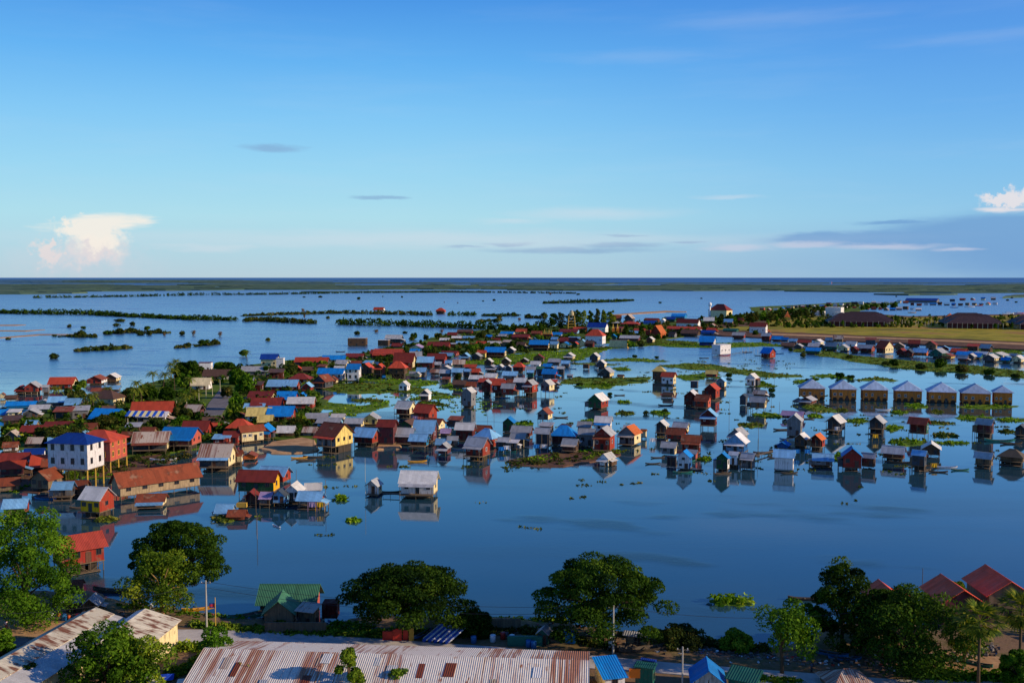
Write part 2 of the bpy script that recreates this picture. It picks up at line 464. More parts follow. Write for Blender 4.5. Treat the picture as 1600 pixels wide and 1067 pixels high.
# things whose label is completed from what stands near them in the photograph
ANCH = []      # (px, py, phrase)
PEND = []      # (obj, description, px, py)
def pend(o, desc, px, py, cat, group=None):
    o['category'] = cat
    if group: o['group'] = group
    PEND.append((o, desc, px, py))
def finish_labels():
    used = {}
    for o in bpy.data.objects:
        if 'label' in o: used[o['label']] = 1
    rows = []
    for o, desc, px, py in PEND:
        best = None
        for ax, ay, ph in ANCH:
            dx, dy = px - ax, (py - ay) * 2.6
            d = math.hypot(dx, dy)
            if d < 6: continue
            if best is None or d < best[0]: best = (d, ax, ay, ph, dx, dy)
        d, ax, ay, ph, dx, dy = best
        if abs(dx) > 1.6 * abs(dy): rel = 'right of' if dx > 0 else 'left of'
        elif abs(dy) > 1.6 * abs(dx): rel = 'in front of' if dy > 0 else 'beyond'
        else: rel = ('right of and ' if dx > 0 else 'left of and ') + ('before' if dy > 0 else 'beyond')
        rows.append((desc + '|' + rel + '|' + ph, d, o, desc, rel, ph))
    by = {}
    for r in rows: by.setdefault(r[0], []).append(r)
    ordn = ['nearest', 'second', 'third', 'fourth', 'fifth', 'sixth', 'seventh', 'eighth', 'ninth', 'tenth', 'eleventh', 'twelfth', 'thirteenth',
            'fourteenth', 'fifteenth', 'sixteenth', 'seventeenth', 'eighteenth', 'nineteenth', 'twentieth']
    for k, rs in by.items():
        rs.sort(key=lambda r: r[1])
        for i, (kk, d, o, desc, rel, ph) in enumerate(rs):
            if len(rs) == 1: lab = '%s %s %s' % (desc, rel, ph)
            elif i < len(ordn): lab = '%s %s %s %s' % (ordn[i], desc, rel, ph)
            else: lab = 'farthest %s %s %s' % (desc, rel, ph)
            o['label'] = lab
# ------------------------------------------------------------------ houses
R = random.Random(7)
def unit_box_mesh(name, mats, m_of=None):
    mb = MB(); mb.box((-.5, -.5, 0), (.5, .5, 1)); return mb.mesh(name, mats)
def window_mesh(name, frame, pane):
    mb = MB()                                     # faces -Y, 1 x 1, real frame depth
    w = 0.09
    mb.box((-.5, -.05, 0), (.5, .0, w), 0); mb.box((-.5, -.05, 1 - w), (.5, .0, 1), 0)
    mb.box((-.5, -.05, w), (-.5 + w, .0, 1 - w), 0); mb.box((.5 - w, -.05, w), (.5, .0, 1 - w), 0)
    mb.box((-.03, -.045, w), (.03, .0, 1 - w), 0)
    mb.box((-.5 + w, -.02, w), (-.03, 0, 1 - w), 1); mb.box((.03, -.02, w), (.5 - w, 0, 1 - w), 1)
    return mb.mesh(name, [frame, pane])
WIN_W = window_mesh('window_white', FRAMEW, GLASS)
WIN_D = window_mesh('window_dark', FRAMED, GLASS)
WIN_B = window_mesh('window_blue', plain('blue_frame', (60, 150, 210), 0.6, 0.1), GLASS)
WIN_Y = window_mesh('window_ochre', plain('ochre_frame', (220, 170, 50), 0.6, 0.1), GLASS)
def door_mesh(name, mat):
    mb = MB()
    mb.box((-.5, -.05, 0), (-.42, 0, 1), 1); mb.box((.42, -.05, 0), (.5, 0, 1), 1); mb.box((-.42, -.05, .93), (.42, 0, 1), 1)
    mb.box((-.42, -.03, 0), (-.01, 0, .93), 0); mb.box((.01, -.03, 0), (.42, 0, .93), 0)
    return mb.mesh(name, [mat, FRAMED])
DOOR_M = door_mesh('door_brown', DOORM)
DOOR_G = door_mesh('door_dark', GLASS)
def post_mesh(mat, name):
    mb = MB(); mb.tube([(0, 0, 0), (0, 0, .5), (0, 0, 1)], [1, .93, .88], 6); return mb.mesh(name, mat)
POST = {'w': post_mesh(WOODP, 'stilt_wood'), 'p': post_mesh(PALEP, 'stilt_pale'), 'y': post_mesh(YELP, 'stilt_ochre')}

WORD = dict(gy='grey', lg='pale grey', wh='white', lb='light blue', bl='blue', nb='navy blue', rd='red', dr='dark red', ru='rusty', rr='rust striped',
            br='brown', gn='green', yl='cream yellow', pk='mauve', th='thatched', bk='dark', cr='cream', sg='slate', bw='weathered wood',
            oc='ochre', rw='red', pn='salmon', tl='teal', vio='maroon', cy='cyan', ye='yellow')
WORD['or'] = 'orange'; WORD['tan'] = 'tan'; WORD['rv'] = 'bright red'; WORD['plk'] = 'plank'

def gable_roof(mb, w, D, z0, rh, o, along, th=0.1, hipl=0.0, hipr=0.0):
    """roof sheets over a w x D plan; along 'x' or 'y' = ridge direction; hipl/hipr pull the ridge ends in"""
    if along == 'x': L, S = w, D; fx = lambda a, b, z: (a, b, z)
    else: L, S = D, w; fx = lambda a, b, z: (-b, a, z)
    hl, hs = L / 2 + o, S / 2 + o
    sl = rh / (S / 2); ze = z0 - sl * o; zr = z0 + rh
    rl, rr_ = -hl + hipl, hl - hipr
    sw = math.hypot(hs, zr - ze)
    P = lambda pts: [fx(*q) for q in pts]
    mb.slab(P([(-hl, -hs, ze), (hl, -hs, ze), (rr_, 0, zr), (rl, 0, zr)]), th, 0, [(0, 0), (2 * hl, 0), (hl + rr_, sw), (hl + rl, sw)])
    mb.slab(P([(hl, hs, ze), (-hl, hs, ze), (rl, 0, zr), (rr_, 0, zr)]), th, 0, [(0, 0), (2 * hl, 0), (hl - rl, sw), (hl - rr_, sw)])
    if hipl: mb.slab(P([(-hl, hs, ze), (-hl, -hs, ze), (rl, 0, zr)]), th, 0, [(0, 0), (2 * hs, 0), (hs, sw)])
    if hipr: mb.slab(P([(hl, -hs, ze), (hl, hs, ze), (rr_, 0, zr)]), th, 0, [(0, 0), (2 * hs, 0), (hs, sw)])
    if L > 3:                                             # ridge cap
        c = 0.16
        a, b_ = (rl, rr_)
        mb.slab(P([(a, -c, zr - .03), (b_, -c, zr - .03), (b_, 0, zr + .06), (a, 0, zr + .06)]), .04, 1 if False else 0)
        mb.slab(P([(b_, c, zr - .03), (a, c, zr - .03), (a, 0, zr + .06), (b_, 0, zr + .06)]), .04, 0)

def build_body(root, w, D, zt, kind, rcode, wfront, wside, opt, px_w, off=(0, 0), rot=0.0, landz=0.0):
    """floor, walls, roof, stilts, openings of one volume, all children of root"""
    k = opt.get('k', 0.27)
    Hs = k * zt
    if 'S' in opt: Hs = min(Hs, opt['S'])
    span = w if kind in 'fF' else D
    if kind in 'fFsShp': rh = min(0.42 * span, 0.47 * (zt - Hs)) * opt.get('q', 1.0)
    elif kind == 'd': rh = min(0.22 * D, 0.35 * (zt - Hs))
    else: rh = 0.0
    zw = zt - rh - (0.15 if kind in 'tT' else 0.0)          # eave height
    hold = root
    if off != (0, 0) or rot:
        T = Matrix.Translation((off[0], off[1], 0)) @ Matrix.Rotation(rot, 4, 'Z')
    else: T = Matrix.Identity(4)
    made = []
    def B(mb, name, mats):
        o = mb.build(name, mats, root); o.matrix_local = T; made.append(o); return o
    def I(name, me, loc, rz=0, sca=(1, 1, 1)):
        o = inst(name, me, root); o.matrix_local = T @ Matrix.Translation(loc) @ Matrix.Rotation(rz, 4, 'Z') @ Matrix.Diagonal((*sca, 1)); made.append(o); return o
    o_ = min(0.75, 0.08 * w + 0.15)
    x0, x1, y0, y1 = -w / 2, w / 2, -D / 2, D / 2
    # walls
    open_ = opt.get('O', 0)
    mb = MB()
    yb = y0 + (D * 0.35 if open_ else 0)
    if kind in 'sS' or kind == 'h':
        mb.quad([(x0, yb, Hs), (x1, yb, Hs), (x1, yb, zw), (x0, yb, zw)], 0)
        mb.quad([(x1, y1, Hs), (x0, y1, Hs), (x0, y1, zw), (x1, y1, zw)], 0)
        g = rh if kind != 'h' else 0
        for sx, s_ in ((x1, 1), (x0, -1)):
            if g and not open_: q = [(sx, y0, Hs), (sx, y1, Hs), (sx, y1, zw), (sx, 0, zw + g * .97), (sx, y0, zw)]
            else: q = [(sx, yb, Hs), (sx, y1, Hs), (sx, y1, zw), (sx, yb, zw)]
            mb.quad(q if s_ > 0 else q[::-1], 1)
    elif kind in 'fF':
        for sy, s_ in ((yb, 1), (y1, -1)):
            q = [(x0, sy, Hs), (x1, sy, Hs), (x1, sy, zw), (0, sy, zw + rh * .97), (x0, sy, zw)]
            mb.quad(q if s_ > 0 else q[::-1], 0)
        mb.quad([(x1, yb, Hs), (x1, y1, Hs), (x1, y1, zw), (x1, yb, zw)], 1)
        mb.quad([(x0, y1, Hs), (x0, yb, Hs), (x0, yb, zw), (x0, y1, zw)], 1)
    elif kind == 'd':
        mb.quad([(x0, yb, Hs), (x1, yb, Hs), (x1, yb, zw), (x0, yb, zw)], 0)
        mb.quad([(x1, y1, Hs), (x0, y1, Hs), (x0, y1, zt - .05), (x1, y1, zt - .05)], 0)
        mb.quad([(x1, yb, Hs), (x1, y1, Hs), (x1, y1, zt - .05), (x1, yb, zw)], 1)
        mb.quad([(x0, y1, Hs), (x0, yb, Hs), (x0, yb, zw), (x0, y1, zt - .05)], 1)
    else:
        mb.quad([(x0, yb, Hs), (x1, yb, Hs), (x1, yb, zw), (x0, yb, zw)], 0)
        mb.quad([(x1, y1, Hs), (x0, y1, Hs), (x0, y1, zw), (x1, y1, zw)], 0)
        mb.quad([(x1, yb, Hs), (x1, y1, Hs), (x1, y1, zw), (x1, yb, zw)], 1)
        mb.quad([(x0, y1, Hs), (x0, yb, Hs), (x0, yb, zw), (x0, y1, zw)], 1)
    B(mb, 'wall', [wallm(wfront), wallm(wside)])
    # floor deck
    if Hs > 0.5:
        mb = MB(); e = 0.12
        ex = opt.get('V', 0)
        mb.box((x0 - e, y0 - e - ex, Hs - 0.2), (x1 + e, y1 + e, Hs - 0.004))
        B(mb, 'floor', DECK)
    # roof
    mb = MB()
    if kind in 'sS': gable_roof(mb, w, D, zw, rh, o_, 'x')
    elif kind in 'fF': gable_roof(mb, w, D, zw, rh, o_, 'y')
    elif kind == 'h':
        hp = min(w, D) / 2 * 0.9 + o_
        gable_roof(mb, w, D, zw, rh, o_, 'x' if w >= D else 'y', hipl=hp, hipr=hp)
    elif kind == 'p':
        hp = D / 2 * 0.75
        gable_roof(mb, w, D, zw, rh, o_, 'y', hipl=hp, hipr=hp * .9)
    elif kind == 'd':
        sl = rh / D
        ze, zr = zw - sl * o_, zt + sl * o_
        mb.slab([(x0 - o_, y0 - o_, ze + .05), (x1 + o_, y0 - o_, ze + .05), (x1 + o_, y1 + o_, zr + .05), (x0 - o_, y1 + o_, zr + .05)], .1, 0,
                [(0, 0), (w, 0), (w, D), (0, D)])
    elif kind == 't':
        mb.box((x0 - .25, y0 - .25, zw), (x1 + .25, y1 + .25, zt))
    B(mb, 'roof', tin(rcode))
    if px_w < 15 and not opt.get('L'): 
        nst = 2
    else: nst = max(3, min(7, int(w / 1.7)))
    # stilts
    pm = POST[opt.get('st', 'w')]
    pr = opt.get('pr', 0.11)
    top = Hs - 0.2
    if Hs > 0.5:
        nx = nst; ny = 2 if (px_w < 26 or D < 5) else 3
        for i in range(nx):
            for j in range(ny):
                if ny == 3 and j == 1 and 0 < i < nx - 1: continue
                if j == ny - 1 and 0 < i < nx - 1: continue
                x = x0 + .15 + (w - .3) * i / (nx - 1); y = y0 + .15 + (D - .3) * j / (ny - 1)
                I('stilt', pm, (x + R.uniform(-.1, .1), y, -0.7), 0, (pr, pr, top + .7))
    if open_:
        for i in range(nst):
            x = x0 + .2 + (w - .4) * i / (nst - 1)
            I('post', pm, (x, y0 + .15, Hs), 0, (pr * .8, pr * .8, zw - Hs))
        if px_w > 18:
            mb = MB(); mb.box((x0, y0, Hs + .8), (x1, y0 + .06, Hs + .88)); mb.box((x0, y0, Hs + .4), (x1, y0 + .06, Hs + .46)); B(mb, 'railing', WOODP)
    # landing, plus dark boards added to stand in for shade under the floor
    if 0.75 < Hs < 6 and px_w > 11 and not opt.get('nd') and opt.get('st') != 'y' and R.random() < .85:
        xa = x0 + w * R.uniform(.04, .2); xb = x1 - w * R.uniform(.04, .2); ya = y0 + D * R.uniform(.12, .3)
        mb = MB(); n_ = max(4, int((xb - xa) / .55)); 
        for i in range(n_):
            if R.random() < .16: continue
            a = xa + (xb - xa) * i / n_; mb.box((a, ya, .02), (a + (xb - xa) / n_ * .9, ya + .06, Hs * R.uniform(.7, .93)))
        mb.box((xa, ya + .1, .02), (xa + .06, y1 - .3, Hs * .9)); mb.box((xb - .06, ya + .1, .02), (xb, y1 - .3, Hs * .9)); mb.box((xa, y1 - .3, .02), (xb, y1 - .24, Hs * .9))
        B(mb, 'shade_boards', VOIDM)
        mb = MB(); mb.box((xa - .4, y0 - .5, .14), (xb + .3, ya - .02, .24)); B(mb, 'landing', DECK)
    # cross braces between the front stilts
    if Hs > 0.9 and px_w > 15 and R.random() < .6:
        mb = MB()
        for i in range(max(1, nst - 1)):
            xa = x0 + .15 + (w - .3) * i / (nst - 1); xb = x0 + .15 + (w - .3) * (i + 1) / (nst - 1)
            za, zb_ = (0.1, Hs - .3) if i % 2 == 0 else (Hs - .3, .1)
            mb.tube([(xa, y0 - .02, za), (xb, y0 - .02, zb_)], .05, 4)
        B(mb, 'brace', WOODP)
    # lean-to on one side
    if opt.get('X') or (not opt.get('N') and 'nd' not in opt and kind in 'sfd' and px_w > 15 and not opt.get('L') and R.random() < .42):
        sd = -1 if R.random() < .65 else 1
        aw = w * R.uniform(.22, .38); ad = D * R.uniform(.45, .8); ah = zw - (zw - Hs) * R.uniform(.12, .3); yc = y0 + ad / 2 + R.uniform(0, D - ad)
        xa, xb = (x0 - aw, x0 - .02) if sd < 0 else (x1 + .02, x1 + aw)
        cc = R.choice([rcode, 'gy', 'ru', 'lg', 'rr', 'lb'] if rcode != 'th' else ['th']); wc = R.choice([wfront, 'bw', 'gy', 'br', 'sg'])
        lo = ah - .35 * aw - .1
        mb = MB(); mb.box((xa, yc - ad / 2, Hs - .05), (xb, yc + ad / 2, lo)); B(mb, 'annex_wall', wallm(wc))
        mb = MB()
        if sd < 0: q = [(xa - .35, yc - ad / 2 - .3, lo), (xb, yc - ad / 2 - .3, ah), (xb, yc + ad / 2 + .3, ah), (xa - .35, yc + ad / 2 + .3, lo)]
        else: q = [(xa, yc - ad / 2 - .3, ah), (xb + .35, yc - ad / 2 - .3, lo), (xb + .35, yc + ad / 2 + .3, lo), (xa, yc + ad / 2 + .3, ah)]
        mb.slab(q, .07, 0, [(0, 0), (0, aw), (ad, aw), (ad, 0)]); B(mb, 'annex_roof', tin(cc))
        if Hs > .5:
            for yy in (yc - ad / 2 + .1, yc + ad / 2 - .1): I('stilt', pm, (xa + .1 if sd < 0 else xb - .1, yy, -.7), 0, (pr, pr, Hs + .65))
    # openings
    hh = zw - Hs; wvar = (R.uniform(.75, 1.2), R.uniform(.75, 1.25))
    sto = opt.get('N', 1)
    nwf = opt.get('n'); nws = opt.get('m')
    if nwf is None: nwf = (0 if px_w < 20 else (1 if px_w < 34 else 2)) if not open_ else 0
    if nws is None: nws = 0 if px_w < 20 else (1 if D < 7 else 2)
    WM = {'w': WIN_W, 'd': WIN_D, 'b': WIN_B, 'y': WIN_Y}[opt.get('wm', 'w' if wfront in ('rd', 'rw', 'cr', 'bl', 'dr') and R.random() < .45 else 'd')]
    dmesh = DOOR_M if R.random() < .5 else DOOR_G
    for f in range(sto):
        zb = Hs + hh * f / sto; sh = hh / sto
        wh_ = (min(1.25, sh * .45) if sto == 1 else min(1.7, sh * .5)) * wvar[0]; ww = wvar[1] * min(1.15, w / (nwf + 2.2) if nwf else 1)
        if hh > 1.4:
            slots = nwf + (1 if (f == 0 and not opt.get('nd')) else 0)
            dpos = slots // 2 if slots > 1 else 0
            for i in range(slots):
                x = x0 + w * (i + .5) / slots
                if f == 0 and not opt.get('nd') and i == dpos: 
                    if px_w > 12: I('door', dmesh, (x, yb - .005, zb + .02), 0, (min(1.1, w * .3), 1, min(2.1, sh * .82)))
                else: I('window', WM, (x, yb - .005, zb + sh * .36), 0, (ww, 1, wh_))
            for i in range(nws):
                y = (yb if open_ else y0) + (y1 - yb) * (i + .5) / nws
                I('window', WM, (x1 + .005, y, zb + sh * .36), math.pi / 2, (min(1.1, D / (nws + 1.4)), 1, wh_))
    # porch roof skirt
    if opt.get('P') or (kind in 'sf' and not open_ and not opt.get('N') and 'nd' not in opt and px_w > 17 and not opt.get('L') and R.random() < .3):
        pd = min(2.4, 0.35 * D + .6); c = opt.get('pc', rcode)
        mb = MB()
        zp = zw - .12 * hh
        mb.slab([(x0 - .3, y0 - pd, zp - .3 * pd), (x1 + .3, y0 - pd, zp - .3 * pd), (x1 + .3, y0 + .05, zp), (x0 - .3, y0 + .05, zp)], .08, 0,
                [(0, 0), (w, 0), (w, pd), (0, pd)])
        B(mb, 'porch_roof', tin(c))
        if Hs > .5:
            mb = MB(); mb.box((x0, y0 - pd + .2, Hs - .2), (x1, y0 - .13, Hs - .01)); B(mb, 'porch_floor', DECK)
        for i in (0, 1) if w < 7 else (0, 1, 2):
            n_ = 1 if w < 7 else 2
            x = x0 + .15 + (w - .3) * i / n_
            I('post', pm, (x, y0 - pd + .3, -0.7), 0, (pr * .8, pr * .8, zp - .3 * pd + .75))
    return dict(Hs=Hs, zw=zw, rh=rh)

HOUSES = []
def solve_box(x0, x1, yt, yb, rel, r, yaw=None, z0=0.0):
    cx = (x0 + x1) / 2
    s = scale_at(cx, yb, z0)
    az = math.atan((cx - CX) / F)
    if yaw is not None: rel = yaw + az
    else: yaw = rel - az
    Wt = (x1 - x0) * s
    Wt = max(Wt - 0.14 * Wt, 1.5)                      # eaves
    w = Wt / (abs(math.cos(rel)) + r * abs(math.sin(rel)))
    D = w * r
    g = at(cx, yb, z0)
    hd = Vector((g.x, g.y, 0)).normalized()
    for _ in range(5):
        half = (w * abs(math.sin(rel)) + D * abs(math.cos(rel))) / 2
        c = g + hd * half
        d = ray(cx, yt)
        ztop = CAMH + d.z / math.hypot(d.x, d.y) * math.hypot(c.x, c.y) - z0
        lim = 2.4 if (x1 - x0) > 14 else 2.0
        if ztop < lim: D *= 0.72; 
        else: break
    ztop = max(ztop, 2.0)
    return c, yaw, w, D, ztop

def parse_opts(toks):
    o = {}
    for t in toks:
        if t in ('P', 'O', 'nd', 'L'): o[t] = 1
        elif t.startswith('pc'): o['pc'] = t[2:]
        elif t.startswith('st'): o['st'] = t[2:]
        elif t.startswith('wm'): o['wm'] = t[2:]
        elif t.startswith('pr'): o['pr'] = float(t[2:])
        elif t[0] in 'neyrkqNmVSz':
            v = float(t[1:]); o[t[0]] = int(v) if t[0] in 'nNm' else v
        else: raise ValueError(t)
    return o

def houses(text, defrel, name='stilt_house', group='houses of the flooded village', z0=0.0, cat='house'):
    last = None
    for line in text.strip().splitlines():
        line = line.strip()
        if not line or line[0] == '#': continue
        body, *rest = [q.strip() for q in line.split('|')]
        tk = body.split()
        join = tk[0] == '+'
        if join: tk = tk[1:]
        x0, x1, yt, yb = map(float, tk[:4])
        kind, rc, wc = tk[4:7]
        opt = parse_opts(tk[7:])
        wf, ws = wc.split('/') if '/' in wc else (wc, wc)  # front/side colours; the grey-and-yellow pair puts the front's shade into paint
        r = opt.get('r', {'s': .72, 'f': 1.25, 'h': .8, 'd': .7, 't': .7, 'p': 1.0}[kind])
        z = opt.get('z', z0)
        k_ = opt.get('k', .27)
        if k_ >= .12 and opt.get('st') != 'y' and z < .5:     # the water line lies part-way down to the mirrored floor
            yb = yb - 0.72 * k_ * (yb - yt); opt['k'] = k_ * 0.8
        elif k_ > .1 and opt.get('st') != 'y' and z < .5 and (yb - yt) > 12: opt['k'] = k_ * .8
        yaw = math.radians(opt['y']) if 'y' in opt else None
        rel = math.radians(opt.get('e', defrel + R.uniform(-5, 5)))
        c, yaw, w, D, zt = solve_box(x0, x1, yt, yb, rel, r, yaw, z)
        if join:
            root, (lc, lyaw) = last
            v = Matrix.Rotation(-lyaw, 3, 'Z') @ (c - lc)
            build_body(root, w, D, zt, kind, rc, wf, ws, opt, x1 - x0, (v.x, v.y), yaw - lyaw)
            continue
        root = empty(name, (c.x, c.y, z), yaw)
        build_body(root, w, D, zt, kind, rc, wf, ws, opt, x1 - x0)
        last = (root, (c, yaw))
        cxp, cyp = (x0 + x1) / 2, (yt + yb) / 2
        HOUSES.append((x0, x1, yt, yb, root))
        if rest:
            tag(root, rest[0], cat)
            if len(rest) > 1: ANCH.append((cxp, cyp, rest[1]))
        else:
            wpx = x1 - x0
            size = '' 
            sc_ = (wpx) / max(1, (cyp - 433)) 
            if sc_ < .075: size = 'tiny '
            elif sc_ < .12: size = 'small '
            elif sc_ > .3: size = 'long '
            rw_ = WORD[rc] + ('-roofed' if rc != 'th' else '')
            word = 'hut' if size.strip() in ('tiny', 'small') else 'house'
            wallw = WORD[wf]
            if opt.get('O'): wallw = 'open'
            pend(root, '%s%s %s %s' % (size, rw_.replace(' ', '-'), wallw.replace(' ', '-'), word), cxp, cyp, cat, group)

# ---- tables: x0 x1 y_top y_base roofkind roof wall options, in photo pixels
houses('''
24 44 602 620 f dr dr k.3
38 67 596 622 f gy rd stp k.3 | dark red barn house with grey roof and pale legs, far left by open water | the far left pale-legged barn
66 78 601 619 s gy gy
75 123 589 616 s rd rd/cr n3 k.2 | red-tiled house with white-framed windows and cream gable end by the open lake | the red-tiled far left house
135 169 586 606 f ru rd/wh
163 190 583 602 f lg br/cr
159 190 602 612 s lb gy
143 173 606 618 s ru cr
138 200 609 635 h br cr k.05 n2 e-35 | broad house with brown hipped roof and cream walls among palms | the brown-hipped cream house
0 9 613 627 f ru cr
8 29 617 629 s br br
9 60 627 640 s bl cy k.15 | low long blue-tarpaulin roofed house on the left channel | the blue tarpaulin house
0 22 639 656 s bl gy/cr
12 35 640 657 d lg cr
35 64 638 658 f gy sg
46 81 632 649 s gy tl
75 106 619 638 s lb sg k.15
102 131 622 639 s lb sg k.15
58 80 624 637 f gy cr
108 136 615 625 s rd dr
140 201 638 666 s bl dr k.12 y-12 | dark red house with bright blue tin roof, palms just behind it | the blue-roofed dark red house
203 277 627 659 s rd dr k.1 r.5 | long house under a red tile roof behind a striped awning | the long red-tiled roof
212 268 643 664 s wh gy/wh k.1 q.7 | grey shed fronting the red-tiled house | 
68 119 658 674 s dr rd k.1
32 86 664 688 s dr dr r.6 k.2
5 30 690 712 s ru lg
38 72 700 716 s nb wh k.1
0 50 707 738 s dr dr k.2
49 97 710 742 s rd vio/cr k.15
0 42 719 760 s rd vio r.6 k.35
66 101 716 748 s ru bw/cr k.2 O
48 100 732 780 f ru bw/bw k.28 e-38 r1.1 | weathered grey plank house with rust roof, standing over dark water at left | the weathered plank house
82 119 752 792 s lb gy/sg k.3 O
103 141 750 786 s ru br k.3
73 168 676 765 h nb wh N2 n4 m2 k.36 e-35 r.62 q.62 sty pr.22 wmd nd V1.2 | white two-storey house with navy blue hipped roof, on tall ochre concrete posts | the white navy-roofed building
110 204 671 741 h rd pn q.6 N2 n2 m3 k.3 e-30 r.8 sty pr.22 wmy | salmon brick two-storey house with red hipped roof behind the white navy-roofed one | the salmon brick house
125 181 760 826 s lg ye/rw k.3 e-38 r1.0 L | small house with yellow front and red side wall, on very tall thin stilts | the yellow-fronted stilt house
168 322 730 788 s ru plk/plk k.22 q1.1 y42 r.28 n5 m2 L nd | very long rust-roofed plank house on stilts running away from the near water | the very long plank house
213 263 771 800 s ru rr/cr k.25 P pclb
5 47 779 810 s lb bw/rw k.12 | small grey-roofed hut with an orange doorway beside the left feathery tree | the hut by the feathery tree
249 319 667 722 s bl vio/pn k.38 P e-25 r.7 L | maroon plank house with bright blue roof on crooked stilts | the maroon blue-roofed house
206 271 674 722 s rr sg/cr k.32 P pcru r.7 | slate-walled house with rust-streaked roof and pale cream gable porch | the rust-streaked slate house
283 333 657 684 s dr rd k.1
316 351 651 668 s br br k.05
328 350 660 680 s rd dr
353 398 654 680 h rd sg k.1
332 363 680 702 d lb dr k.25
348 378 673 700 s dr rd k.2
370 415 664 699 s ru cr/cr y38 r.4 k.2 n3 | cream long-walled house with rust and tin roof above the inner channel | the cream channel-side house
401 431 662 694 f bl pn k.25
432 464 665 684 s lg br O k.1
309 372 693 748 s rr sg/cr k.26 P pclb r.8 L | slate blue stilt house with striped rusty roof and pale tin skirt, cream right gable | the striped-roof slate house
355 381 703 738 s ru cr k.35 O
379 404 706 724 f ru or k.3
380 418 630 645 s lb cr k.05
384 429 636 662 s yl wh/gy k.1
402 429 648 668 s yl rw/gn k.1
386 434 611 626 s dr cr k.05
431 468 611 630 s bl rd k.05
414 473 593 614 s lb rw k.1 n3 | brick red house with wide light blue roof at the edge of the green field | the wide light-blue-roofed brick house
390 448 621 644 s dr rd k.05
447 496 620 652 s lg rw k.35
416 465 634 668 s bl rd k.25
449 491 583 600 h dr dr k.05
471 491 597 618 f lb rd
464 481 613 628 f bl rd
488 523 585 611 f ru sg k.15 e-30
511 531 587 604 f ru cr
444 446 1 1 s gy gy
'''.replace('444 446 1 1 s gy gy', ''), -14)
